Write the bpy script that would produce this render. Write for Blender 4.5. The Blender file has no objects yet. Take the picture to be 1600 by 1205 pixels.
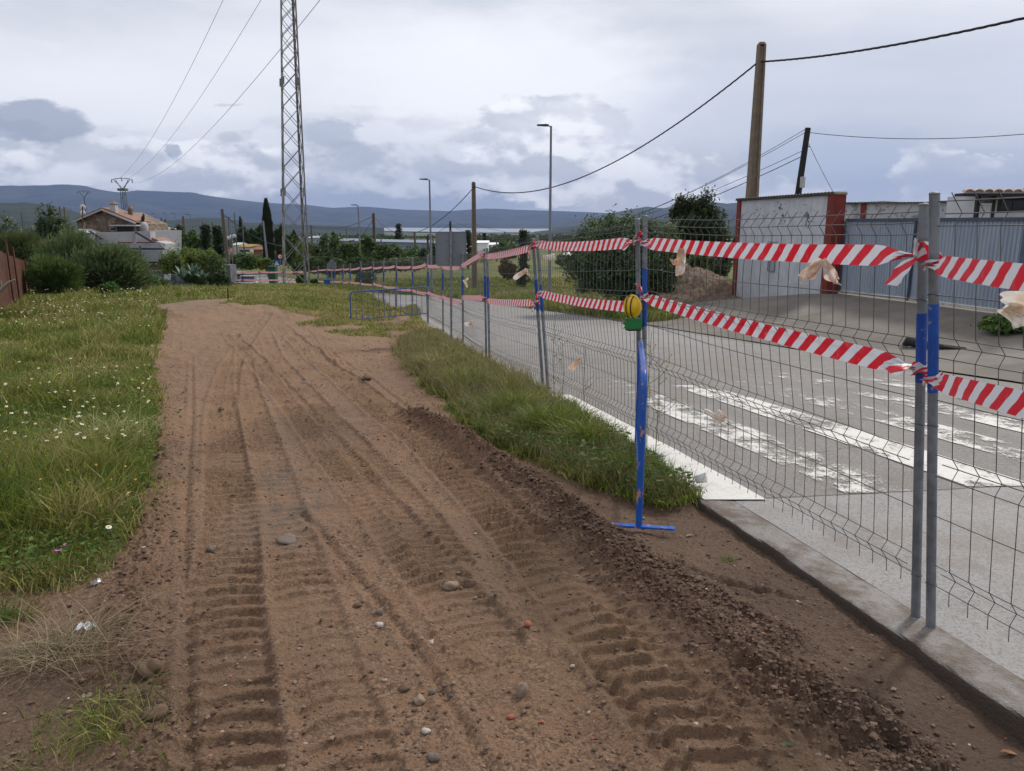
import bpy, math, random
import numpy as np
from mathutils import Vector, Matrix
R = math.radians
random.seed(7)
rng = np.random.default_rng(11)
scene = bpy.context.scene
COL = scene.collection

# ------------------------------------------------------------ camera
CAM_H = 1.8
PITCH = R(11.95)
FPX = 1203.0
cam_data = bpy.data.cameras.new("camera")
cam_data.sensor_width = 36.0
cam_data.lens = FPX / 1600 * 36.0
cam_data.clip_start = 0.05
cam_data.clip_end = 60000
cam = bpy.data.objects.new("camera", cam_data)
COL.objects.link(cam)
cam.location = (0, 0, CAM_H)
cam.rotation_euler = (R(90) - PITCH, 0, 0)
scene.camera = cam

# ------------------------------------------------------------ light
SUN_EL, SUN_AZ = R(43), R(42)          # azimuth measured from +Y towards +X
sun_data = bpy.data.lights.new("sun", 'SUN')
sun_data.energy = 2.5
sun_data.angle = R(7)
sun_data.color = (1.0, 0.955, 0.88)
sun = bpy.data.objects.new("sun", sun_data)
COL.objects.link(sun)
sd = Vector((math.sin(SUN_AZ)*math.cos(SUN_EL), math.cos(SUN_AZ)*math.cos(SUN_EL), math.sin(SUN_EL)))
sun.rotation_euler = sd.to_track_quat('Z', 'Y').to_euler()
sun.location = (20, 20, 40)
scene.view_settings.view_transform = 'Standard'
scene.view_settings.look = 'None'
scene.view_settings.exposure = 0.28
scene.view_settings.gamma = 1
scene.cycles.volume_bounces = 1
scene.cycles.transparent_max_bounces = 16

# ------------------------------------------------------------ node helper
class E:
    """a float socket with arithmetic"""
    def __init__(s, nt, sock): s.nt, s.s = nt, sock
    def _m(s, op, *o, clamp=False):
        n = s.nt.nodes.new('ShaderNodeMath'); n.operation = op; n.use_clamp = clamp
        for i, v in enumerate((s,)+o):
            if isinstance(v, E): s.nt.links.new(v.s, n.inputs[i])
            else: n.inputs[i].default_value = v
        return E(s.nt, n.outputs[0])
    def __add__(s, o): return s._m('ADD', o)
    __radd__ = __add__
    def __sub__(s, o): return s._m('SUBTRACT', o)
    def __rsub__(s, o): return (s*-1.0) + o
    def __mul__(s, o): return s._m('MULTIPLY', o)
    __rmul__ = __mul__
    def __truediv__(s, o): return s._m('DIVIDE', o)
    def mx(s, o): return s._m('MAXIMUM', o)
    def mn(s, o): return s._m('MINIMUM', o)
    def fract(s): return s._m('FRACT')
    def lt(s, o): return s._m('LESS_THAN', o)
    def gt(s, o): return s._m('GREATER_THAN', o)
    def pw(s, o): return s._m('POWER', o)
    def ab(s): return s._m('ABSOLUTE')
    def sst(s, a, b):
        n = s.nt.nodes.new('ShaderNodeMapRange'); n.interpolation_type = 'SMOOTHSTEP'
        s.nt.links.new(s.s, n.inputs[0]); n.inputs[1].default_value = a; n.inputs[2].default_value = b
        n.inputs[3].default_value = 0; n.inputs[4].default_value = 1
        if a > b:
            n.inputs[1].default_value = b; n.inputs[2].default_value = a
            n.inputs[3].default_value = 1; n.inputs[4].default_value = 0
        return E(s.nt, n.outputs[0])

class NT:
    def __init__(s, nt): s.nt = nt; nt.nodes.clear()
    def n(s, t, **kw):
        nd = s.nt.nodes.new(t)
        for k, v in kw.items(): setattr(nd, k, v)
        return nd
    def l(s, a, b): s.nt.links.new(a.s if isinstance(a, E) else a, b)
    def noise(s, vec, scale, detail=4, rough=.5, dist=0, col=False, typ='FBM'):
        n = s.n('ShaderNodeTexNoise'); n.noise_dimensions = '3D'; n.noise_type = typ
        if vec is not None: s.l(vec, n.inputs['Vector'])
        n.inputs['Scale'].default_value = scale; n.inputs['Detail'].default_value = detail
        n.inputs['Roughness'].default_value = rough; n.inputs['Distortion'].default_value = dist
        return n.outputs['Color'] if col else E(s.nt, n.outputs[0])
    def voro(s, vec, scale, feature='F1', out='Distance', rnd=1.0):
        n = s.n('ShaderNodeTexVoronoi', feature=feature)
        s.l(vec, n.inputs['Vector']); n.inputs['Scale'].default_value = scale
        n.inputs['Randomness'].default_value = rnd
        return E(s.nt, n.outputs[out]) if out == 'Distance' else n.outputs[out]
    def mix(s, f, a, b, blend='MIX'):
        n = s.n('ShaderNodeMix', data_type='RGBA', blend_type=blend)
        if isinstance(f, E): s.l(f, n.inputs[0])
        else: n.inputs[0].default_value = f
        for i, v in ((6, a), (7, b)):
            if isinstance(v, (tuple, list)): n.inputs[i].default_value = (v[0], v[1], v[2], 1)
            else: s.l(v, n.inputs[i])
        return n.outputs[2]
    def scale(s, vec, v):
        n = s.n('ShaderNodeVectorMath', operation='MULTIPLY'); s.l(vec, n.inputs[0]); n.inputs[1].default_value = v
        return n.outputs[0]
    def vadd(s, a, b):
        n = s.n('ShaderNodeVectorMath', operation='ADD'); s.l(a, n.inputs[0])
        if isinstance(b, (tuple, list)): n.inputs[1].default_value = b
        else: s.l(b, n.inputs[1])
        return n.outputs[0]
    def sep(s, vec):
        n = s.n('ShaderNodeSeparateXYZ'); s.l(vec, n.inputs[0])
        return [E(s.nt, o) for o in n.outputs]
    def objco(s): return s.n('ShaderNodeTexCoord').outputs['Object']
    def geoco(s): return s.n('ShaderNodeNewGeometry').outputs['Position']
    def attr(s, name, fac=False):
        n = s.n('ShaderNodeAttribute', attribute_name=name)
        return E(s.nt, n.outputs['Fac']) if fac else n.outputs['Color']

# pixel (of the 1600 x 1205 photograph) to direction: used only to work out real positions
CP, SP = math.cos(PITCH), math.sin(PITCH)
def ray(px, py):
    u, v = (px-800)/FPX, (602.5-py)/FPX
    return Vector((u, CP + v*SP, -SP + v*CP))
def at(px, py, Y):
    r = ray(px, py); t = Y/r.y
    return Vector((r.x*t, Y, CAM_H + r.z*t))
def azel(px, py):
    r = ray(px, py).normalized()
    return math.atan2(r.x, r.y), math.asin(r.z)
def srgb(r, g, b):
    f = lambda c: c/12.92 if c <= .04045 else ((c+.055)/1.055)**2.4
    return (f(r/255), f(g/255), f(b/255))

# ------------------------------------------------------------ sky
world = bpy.data.worlds.new("World"); scene.world = world; world.use_nodes = True
W = NT(world.node_tree)
SKYK = 1/0.1
def sc(r, g, b): c = srgb(r, g, b); return tuple(x*SKYK*1.2 for x in c)
dirv = W.n('ShaderNodeTexCoord').outputs['Generated']
sky = W.n('ShaderNodeTexSky', sky_type='NISHITA'); sky.sun_disc = False
sky.sun_elevation = SUN_EL; sky.sun_rotation = SUN_AZ
P2 = W.scale(dirv, (1, 1, 2.4))
x, y, z = W.sep(dirv)
az = x._m('ARCTAN2', y); el = z._m('ARCSINE')
wn = W.noise(P2, 7, 6, .6, col=True)
wx, wy, wz = W.sep(wn)
wn2 = W.noise(P2, 28, 6, .62, col=True)
vx, vy, vz = W.sep(wn2)
azw = az + (wx-.5)*.16 + (vx-.5)*.05
elw = el + (wy-.5)*.05 + (vy-.5)*.025
def blob(px, py, rx, ry, soft=(1.3, .5), warp=1):
    a0, e0 = azel(px, py); ra = rx/FPX*math.cos(a0)**2; re = ry/FPX
    A, B = (azw, elw) if warp else (az, el)
    if warp == 2: A = az + (vx-.5)*.04; B = el + (vy-.5)*.03
    if warp == 3: A = az + (wx-.5)*.05+(vx-.5)*.05; B = el + (wy-.5)*.02+(vy-.5)*.036
    r2 = ((A-a0)/ra).pw(2) + ((B-e0)/re).pw(2)
    return r2.sst(*soft)
# high overcast
big = W.noise(W.scale(dirv, (1, 1, 4.5)), 3.1, 5, .5)
tone = big.sst(.30, .70)
c = W.mix(tone, sc(180, 183, 192), sc(206, 207, 213))
c = W.mix(blob(560, 170, 620, 130, (1.6, 0))*.7, c, sc(222, 223, 228))
c = W.mix(blob(800, 150, 260, 110, (1.6, 0))*.75, c, sc(229, 229, 233))
c = W.mix(blob(140, 165, 260, 60, (1.6, 0))*.55, c, sc(224, 225, 230))
c = W.mix(blob(1400, 170, 500, 110, (1.5, .1))*.6, c, sc(178, 184, 198))
# blue-grey clearer air low down
c = W.mix(el.sst(.115, .02)*.55, c, sc(170, 177, 192))
c = W.mix(blob(660, 312, 280, 30, (1.4, .1))*.8, c, sc(140, 151, 172))
c = W.mix(blob(1330, 262, 190, 58, (1.5, .2))*.7, c, sc(160, 170, 190))
c = W.mix(blob(1500, 300, 300, 45, (1.5, .2))*.45, c, sc(164, 174, 194))
# cumulus with light from the upper side
cn = W.noise(W.scale(dirv, (1, 1, 1.9)), 10.5, 9, .52)
cn2 = W.noise(W.vadd(W.scale(dirv, (1, 1, 1.9)), (0.005, 0, .028)), 10.5, 9, .52)
lit = ((cn-cn2)*5.5+.5).sst(.1, .95)
cub = W.noise(W.scale(dirv, (1, 1, 2.2)), 42, 6, .6)
lit = (lit*.82 + cub*.18)
ccol = W.mix(lit, sc(174, 178, 188), sc(236, 236, 238))
ccold = W.mix(lit, sc(160, 165, 177), sc(212, 214, 220))
dens = cn.sst(.36, .60)
def cum(c, px, py, rx, ry, col, k=.9, soft=(1.35, .75)):
    return W.mix(blob(px, py, rx, ry, soft, 3)*(dens*.5+.5)*k, c, col)
c = cum(c, 560, 238, 300, 52, ccold, .8, (1.5, .5))
c = cum(c, 200, 262, 330, 40, ccol, 1.0, (1.2, .85))
c = cum(c, 650, 262, 210, 40, ccold, .75)
c = cum(c, 860, 235, 130, 78, ccol, 1.0, (1.15, .9))
c = cum(c, 1010, 282, 150, 46, ccol, 1.0, (1.15, .9))
c = cum(c, 1180, 300, 120, 26, ccol, .7)
c = cum(c, 1450, 282, 55, 46, ccol, .62)
c = cum(c, 1530, 265, 40, 14, ccol, .5)
c = cum(c, 100, 215, 150, 20, ccold, .4)
dk = sc(146, 152, 167)
c = W.mix(blob(62, 190, 80, 25, (1.25, .55), 2)*.88, c, dk)
c = W.mix(blob(25, 205, 45, 12, (1.25, .55), 2)*.7, c, dk)
c = W.mix(blob(271, 236, 16, 10, (1.25, .5), 2)*.75, c, dk)
c = W.mix(blob(515, 215, 52, 24, (1.3, .4), 3)*.75, c, sc(158, 164, 179))
c = W.mix(blob(360, 165, 24, 4, (1.3, .3), 2)*.35, c, dk)
# the sun behind thin cloud above the frame: broad glow
c = W.mix(el.sst(.30, .75)*.45, c, sc(226, 226, 230))
c = W.mix(0.94, sky.outputs[0], c)
# the half of the dome below the horizon
c = W.mix(el.sst(-.02, -.10), c, sc(90, 88, 84))
bg = W.n('ShaderNodeBackground'); W.l(c, bg.inputs[0]); bg.inputs[1].default_value = 0.1
wo = W.n('ShaderNodeOutputWorld'); W.l(bg.outputs[0], wo.inputs[0])
world.cycles.sampling_method = 'MANUAL'; world.cycles.sample_map_resolution = 512

# ------------------------------------------------------------ materials
MATS = {}
def mat(name, build):
    if name in MATS: return MATS[name]
    m = bpy.data.materials.new(name); m.use_nodes = True
    t = NT(m.node_tree); b = t.n('ShaderNodeBsdfPrincipled')
    o = t.n('ShaderNodeOutputMaterial'); t.l(b.outputs[0], o.inputs[0])
    b.inputs['Specular IOR Level'].default_value = .35
    build(t, b, o); MATS[name] = m
    return m
def bump(t, b, h, strength=.4, dist=.01):
    n = t.n('ShaderNodeBump'); t.l(h, n.inputs['Height']); n.inputs['Strength'].default_value = strength
    n.inputs['Distance'].default_value = dist; t.l(n.outputs[0], b.inputs['Normal'])
def simple(name, c, rough=.6, metal=0, var=.18, scale=6, bs=0, dirt=None):
    """base colour with mottling, optional dirt colour, slight bump"""
    def f(t, b, o):
        p = t.objco()
        n = t.noise(p, scale, 6, .6)
        lo = tuple(x*(1-var) for x in c); hi = tuple(min(1, x*(1+var)) for x in c)
        k = t.mix(n.sst(.3, .7), lo, hi)
        if dirt is not None:
            k = t.mix(t.noise(p, scale*.45, 7, .7).sst(.55, .72)*.75, k, dirt)
        t.l(k, b.inputs['Base Color'])
        b.inputs['Metallic'].default_value = metal
        t.l(n.sst(.2, .8)*.2+(rough-.1), b.inputs['Roughness'])
        if bs: bump(t, b, t.noise(p, scale*5, 5, .6), .5, bs)
    return mat(name, f)

# ------------------------------------------------------------ mesh builder
class MB:
    def __init__(s): s.v = []; s.f = []; s.m = []; s.sm = []
    def add(s, vs, fs, mi=0, sm=False, M=None):
        o = len(s.v)
        s.v += [tuple(M @ Vector(p)) if M is not None else tuple(p) for p in vs]
        s.f += [tuple(i+o for i in f) for f in fs]; s.m += [mi]*len(fs); s.sm += [sm]*len(fs)
        return s
    def box(s, c, d, mi=0, rz=0, M=None):
        x, y, z = d[0]/2, d[1]/2, d[2]/2
        T = Matrix.Translation(c) @ Matrix.Rotation(rz, 4, 'Z')
        if M is not None: T = M @ T
        return s.add([(-x,-y,-z),(x,-y,-z),(x,y,-z),(-x,y,-z),(-x,-y,z),(x,-y,z),(x,y,z),(-x,y,z)],
                     [(0,3,2,1),(4,5,6,7),(0,1,5,4),(1,2,6,5),(2,3,7,6),(3,0,4,7)], mi, False, T)
    def bar(s, a, b, w, h=None, mi=0):
        """a box-section bar from a to b"""
        a, b = Vector(a), Vector(b); h = h or w
        d = b-a; L = d.length; q = d.to_track_quat('Z', 'Y').to_matrix().to_4x4()
        return s.box((0, 0, L/2), (w, h, L), mi, 0, Matrix.Translation(a) @ q)
    def angle(s, a, b, w, t, mi=0, roll=0):
        """steel angle section"""
        a, b = Vector(a), Vector(b); d = b-a; L = d.length
        M = Matrix.Translation(a) @ d.to_track_quat('Z', 'Y').to_matrix().to_4x4() @ Matrix.Rotation(roll, 4, 'Z')
        s.box((w/2, t/2, L/2), (w, t, L), mi, 0, M); s.box((t/2, w/2+t/2, L/2), (t, w-t, L), mi, 0, M)
        return s
    def tube(s, pts, r, n=8, mi=0, caps=True, sm=True, close=False):
        pts = [Vector(p) for p in pts]; N = len(pts)
        rr = r if isinstance(r, (list, tuple)) else [r]*N
        vs = []; ref = None
        for i in range(N):
            t = (pts[(i+1) % N if close else min(i+1, N-1)] - pts[(i-1) if close else max(i-1, 0)]).normalized()
            if ref is None:
                ref = Vector((0, 0, 1)) if abs(t.z) < .9 else Vector((1, 0, 0))
            a = (ref - t*ref.dot(t)).normalized(); b = t.cross(a); ref = a
            for k in range(n):
                an = 2*math.pi*k/n
                vs.append(pts[i] + (a*math.cos(an)+b*math.sin(an))*rr[i])
        fs = []
        for i in range(N if close else N-1):
            j = (i+1) % N
            for k in range(n):
                l = (k+1) % n
                fs.append((i*n+k, i*n+l, j*n+l, j*n+k))
        s.add(vs, fs, mi, sm)
        if caps and not close: s.add([vs[k] for k in range(n)]+[vs[(N-1)*n+k] for k in range(n)],
                       [tuple(range(n-1, -1, -1)), tuple(range(n, 2*n))], mi)
        return s
    def lathe(s, c, prof, n=16, mi=0, sm=True, M=None):
        vs = []; fs = []
        for r, z in prof:
            for k in range(n):
                a = 2*math.pi*k/n; vs.append((c[0]+r*math.cos(a), c[1]+r*math.sin(a), c[2]+z))
        for i in range(len(prof)-1):
            for k in range(n):
                l = (k+1) % n; fs.append((i*n+k, i*n+l, (i+1)*n+l, (i+1)*n+k))
        if prof[0][0] > 0: fs.append(tuple(range(n-1, -1, -1)))
        if prof[-1][0] > 0: fs.append(tuple(range((len(prof)-1)*n, len(prof)*n)))
        return s.add(vs, fs, mi, sm, M)
    def prism(s, poly, z0, z1, mi=0, M=None):
        n = len(poly); vs = [(p[0], p[1], z0) for p in poly]+[(p[0], p[1], z1) for p in poly]
        fs = [tuple(range(n-1, -1, -1)), tuple(range(n, 2*n))]+[(i, (i+1) % n, n+(i+1) % n, n+i) for i in range(n)]
        return s.add(vs, fs, mi, False, M)
    def build(s, name, mats, parent=None, bevel=0):
        me = bpy.data.meshes.new(name); me.from_pydata(s.v, [], s.f)
        mats = mats if isinstance(mats, (list, tuple)) else [mats]
        for m in mats: me.materials.append(m)
        me.polygons.foreach_set('material_index', s.m); me.polygons.foreach_set('use_smooth', s.sm)
        me.update()
        o = bpy.data.objects.new(name, me); COL.objects.link(o)
        if parent is not None:
            o.parent = parent
            me.transform(winv(parent))      # geometry was given in world space
        if bevel:
            b = o.modifiers.new('bevel', 'BEVEL'); b.width = bevel; b.segments = 2; b.limit_method = 'ANGLE'
        return o

def winv(o):
    M = Matrix.Identity(4)
    while o is not None: M = o.matrix_basis @ M; o = o.parent
    return M.inverted()
def mesh_np(name, verts, faces_flat, sizes, mats, parent=None, attrs=None, smooth=False, uv=None):
    me = bpy.data.meshes.new(name)
    nv = len(verts); nf = len(sizes)
    me.vertices.add(nv); me.vertices.foreach_set('co', np.ascontiguousarray(verts, dtype=np.float32).ravel())
    me.loops.add(len(faces_flat)); me.loops.foreach_set('vertex_index', np.ascontiguousarray(faces_flat, dtype=np.int32).ravel())
    me.polygons.add(nf)
    st = np.concatenate(([0], np.cumsum(sizes)[:-1])).astype(np.int32)
    me.polygons.foreach_set('loop_start', st)
    try: me.polygons.foreach_set('loop_total', np.asarray(sizes, dtype=np.int32))
    except Exception: pass
    me.polygons.foreach_set('use_smooth', np.full(nf, smooth, dtype=bool))
    for m in (mats if isinstance(mats, (list, tuple)) else [mats]): me.materials.append(m)
    for k, a in (attrs or {}).items():
        a = np.asarray(a, dtype=np.float32)
        at_ = me.attributes.new(k, 'FLOAT_COLOR', 'POINT')
        if a.shape[1] == 3: a = np.concatenate([a, np.ones((len(a), 1), np.float32)], 1)
        at_.data.foreach_set('color', a.ravel())
    me.update(calc_edges=True); me.validate()
    o = bpy.data.objects.new(name, me); COL.objects.link(o)
    if parent is not None:
        o.parent = parent; me.transform(winv(parent))
    return o

def tag(o, label=None, cat=None, group=None, kind=None):
    if label: o['label'] = label
    if cat: o['category'] = cat
    if group: o['group'] = group
    if kind: o['kind'] = kind
    return o
def thing(name, loc, label, cat, group=None):
    o = bpy.data.objects.new(name, None); COL.objects.link(o); o.location = loc
    o.empty_display_size = .2
    bpy.context.view_layer.update() if False else None
    o.matrix_basis = Matrix.Translation(loc)
    return tag(o, label, cat, group)
def copy_tree(o, M, label=None, group=None):
    c = o.copy(); COL.objects.link(c); c.matrix_basis = M
    if label: c['label'] = label
    if group: c['group'] = group
    for ch in list(o.children):
        d = ch.copy(); COL.objects.link(d); d.parent = c
        for g in list(ch.children):
            e = g.copy(); COL.objects.link(e); e.parent = d
    return c

# ------------------------------------------------------------ numpy noise
_T = np.random.default_rng(3).random((256, 256)).astype(np.float32)
def vn(x, y):
    xi = np.floor(x).astype(np.int64); yi = np.floor(y).astype(np.int64)
    fx = x-xi; fy = y-yi; fx = fx*fx*fx*(fx*(fx*6-15)+10); fy = fy*fy*fy*(fy*(fy*6-15)+10)
    a = _T[xi & 255, yi & 255]; b = _T[(xi+1) & 255, yi & 255]; c = _T[xi & 255, (yi+1) & 255]; d = _T[(xi+1) & 255, (yi+1) & 255]
    return (a*(1-fx)+b*fx)*(1-fy)+(c*(1-fx)+d*fx)*fy
def fbm(x, y, f, o=4, g=.5):
    s = 0; a = 1; t = 0
    for i in range(o):
        s = s + a*(vn(x*f+17.3*i, y*f+5.7*i)-.5); t += a; a *= g; f *= 2.03
    return s/t*2          # about -1..1
def sst(x, a, b):
    t = np.clip((x-a)/(b-a), 0, 1); return t*t*(3-2*t)

# ------------------------------------------------------------ terrain shape
_ZY = np.array([-200, 0, 2.5, 3.4, 6.5, 10, 13.5, 20, 28, 33, 45, 57, 75, 100, 130, 200, 300, 600, 2000, 3400, 5000, 40000.])
_ZZ = np.array([1, .0, .0, -.01, -.16, -.38, -.65, -1.03, -1.5, -1.8, -2.5, -3.4, -4.7, -5.0, -5.3, -6.3, -8.5, -14, -35, -44, -46, -46.])
# fence / road left edge:  Y -> X of the kerb's outer edge
_FY = np.array([-60, 0, 2.5, 3.25, 5.1, 6.6, 10, 13.4, 16.9, 20.3, 23.8, 27.3, 30.7, 34, 37.6, 41, 44.5, 48, 51.5, 55, 58.5, 62, 70, 80, 95, 110, 130, 160.])
_FX = np.array([18, 2.52, 1.90, 1.71, 1.28, .94, .16, -.62, -1.3, -2.05, -2.8, -3.7, -4.75, -5.85, -6.9, -8.2, -9.6, -10.7, -12.0, -13.4, -14.9, -16.2, -19.7, -24.5, -33, -43, -58, -82.])
def xk(Y): return np.interp(Y, _FY, _FX)
def rw(Y): return np.interp(Y, [0, 13, 20, 31, 200], [7.3, 7.2, 6.8, 6.2, 6.2])
def H0(Y): 
    return (np.interp(Y-1.2, _ZY, _ZZ)+np.interp(Y, _ZY, _ZZ)+np.interp(Y+1.2, _ZY, _ZZ))/3
def H(X, Y):
    X = np.asarray(X, float); Y = np.asarray(Y, float)
    z = H0(Y)
    z = z + .62*sst(-X, 3.5, 10)*sst(Y, 16, 34)*(1-sst(Y, 36, 50))       # the left field lies higher
    A = np.interp(Y, [5, 12, 16, 23, 29, 36, 60, 100], [.2, .45, .68, .92, .42, .25, .15, 0])
    xr = xk(Y)+rw(Y)
    z = z + A*sst(X, xr, xr+5)*(1-sst(X, 40, 90)*0)
    z = z + .42*np.exp(-(((X+12.4)/5.0)**2+((Y-44)/4.5)**2))                # grassy rise under the pylon
    z = z + 1.25*np.exp(-(((X-7.4)/1.7)**2+((Y-32)/2.6)**2)**1.3)           # heap of brown soil by the wall
    far = sst(np.hypot(X, Y), 250, 900)
    z = z + far*3.0*fbm(X, Y, 1/420., 3)
    return z
def Hs(x, y): return float(H(np.array([x]), np.array([y]))[0])
def gp(px, py, it=25, dz=0):
    """pixel to the point where its ray meets the terrain"""
    r = ray(px, py); t = 2.0; step = .15
    for k in range(4000):
        p = Vector((0, 0, CAM_H))+r*t
        if p.z < Hs(p.x, p.y)+dz: break
        t += step*max(1, t*.02)
    lo, hi = t-step*max(1, t*.02), t
    for k in range(it):
        m = (lo+hi)/2; p = Vector((0, 0, CAM_H))+r*m
        if p.z < Hs(p.x, p.y)+dz: hi = m
        else: lo = m
    return p
def inpoly(X, Y, poly):
    c = np.zeros(X.shape, bool); n = len(poly)
    for i in range(n):
        x1, y1 = poly[i][0], poly[i][1]; x2, y2 = poly[(i+1) % n][0], poly[(i+1) % n][1]
        if y1 == y2: continue
        k = ((y1 > Y) != (y2 > Y)) & (X < (x2-x1)*(Y-y1)/(y2-y1)+x1)
        c ^= k
    return c
def polydist(X, Y, pts):
    """distance to a polyline, arc length along it and signed side"""
    best = np.full(X.shape, 1e9); arc = np.zeros(X.shape); side = np.zeros(X.shape); acc = 0
    for (x1, y1), (x2, y2) in zip(pts[:-1], pts[1:]):
        dx, dy = x2-x1, y2-y1; L = math.hypot(dx, dy)
        t = np.clip(((X-x1)*dx+(Y-y1)*dy)/L/L, 0, 1)
        qx, qy = X-(x1+t*dx), Y-(y1+t*dy); d = np.hypot(qx, qy)
        m = d < best
        best = np.where(m, d, best); arc = np.where(m, acc+t*L, arc); side = np.where(m, np.sign(dx*qy-dy*qx), side)
        acc += L
    return best, arc, side
def smooth_line(pts, n=5):
    """catmull-rom resample of plan points"""
    P = [pts[0]]+list(pts)+[pts[-1]]; out = []
    for i in range(1, len(P)-2):
        for k in range(n):
            t = k/n; p0, p1, p2, p3 = [np.array(P[i+j][:2]) for j in (-1, 0, 1, 2)]
            out.append(tuple(.5*((2*p1)+(-p0+p2)*t+(2*p0-5*p1+4*p2-p3)*t*t+(-p0+3*p1-3*p2+p3)*t**3)))
    out.append(tuple(P[-1][:2])); return out
def gl(pix): return [tuple(gp(*p))[:2] for p in pix]
# ------------------------------------------------------------ plan outlines
fieldL = gl([(262, 492), (248, 540), (240, 600), (250, 640), (238, 700), (228, 760), (212, 820), (190, 870), (150, 905), (60, 922), (0, 915)])
GRASS_L = [(-3.2, 1.2)]+[(-60, 1.2), (-60, 62), (-22, 66)]+gl([(395, 452), (345, 470), (300, 470), (240, 478)])+fieldL
GRASS_L = [(-60, fieldL[-1][1]+.1), (-60, 60), (-26, 64)]+gl([(400, 449), (365, 466), (300, 470), (240, 478)])+fieldL
verge_pix = [(1098, 772), (1050, 788), (1010, 786), (960, 762), (905, 744), (850, 722), (800, 704), (760, 682), (712, 652), (700, 630), (665, 604), (632, 572), (618, 545), (640, 525), (660, 514)]
vg = gl(verge_pix)
VERGE = vg+[(float(xk(y))+.06, y) for y in np.linspace(vg[-1][1], vg[0][1], 40)]
knoll = gl([(372, 470), (345, 478), (420, 487), (520, 497), (600, 489), (650, 480)])
KNOLL = knoll+[(float(xk(y))+.0, y) for y in np.linspace(24.5, 66, 30)]+[(-24, 66)]
SPARSE = gl([(430, 486), (470, 512), (560, 528), (640, 530), (668, 512), (650, 495), (600, 489), (520, 492)])

# tyre tracks  (centre line, half width, lug pitch, depth)
TR = [
 (smooth_line(gl([(362, 1204), (358, 1080), (352, 940), (362, 800), (352, 700), (350, 620), (368, 560), (400, 515), (420, 497)])), .17, .128, .022),
 (smooth_line(gl([(560, 1204), (510, 1060), (468, 900), (440, 800), (415, 700), (385, 600), (380, 540)])), .15, .128, .015),
 (smooth_line(gl([(760, 1000), (640, 850), (548, 740), (490, 670), (430, 600), (395, 560), (360, 525)])), .17, .115, .022),
 (smooth_line(gl([(1120, 1190), (960, 1000), (850, 870), (760, 780), (670, 695), (590, 635), (520, 580), (470, 540), (440, 512)])), .20, .125, .026),
 (smooth_line(gl([(700, 880), (620, 770), (545, 690), (480, 620), (430, 560), (415, 520)])), .15, .11, .016),
 (smooth_line(gl([(1230, 1180), (1100, 1060), (960, 930), (880, 850), (800, 780)])), .10, .12, .012),
]
RUTS = [smooth_line(gl(q)) for q in (
 [(470, 800), (560, 900), (640, 1000), (700, 1100), (760, 1204)],
 [(300, 560), (300, 640), (292, 760), (290, 900), (292, 1060), (296, 1204)],
 [(640, 640), (560, 580), (500, 540), (480, 515)],
 [(880, 1000), (1020, 1130), (1080, 1204)],
 [(1060, 870), (1140, 905), (1250, 925)])]
BERM = smooth_line(gl([(640, 648), (690, 672), (760, 716), (830, 760), (880, 800), (925, 845), (980, 890), (1040, 930), (1120, 985), (1200, 1040), (1290, 1090), (1400, 1140), (1470, 1185)]))
BERM2 = smooth_line(gl([(900, 800), (960, 838), (1020, 880), (1070, 905), (1150, 950), (1240, 990)]))
BERML = smooth_line(gl([(262, 640), (255, 720), (240, 820), (215, 920), (205, 1010), (225, 1100), (240, 1204)]))
BACK = smooth_line(gl([(300, 492), (340, 489), (440, 489), (470, 500)]))

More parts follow.
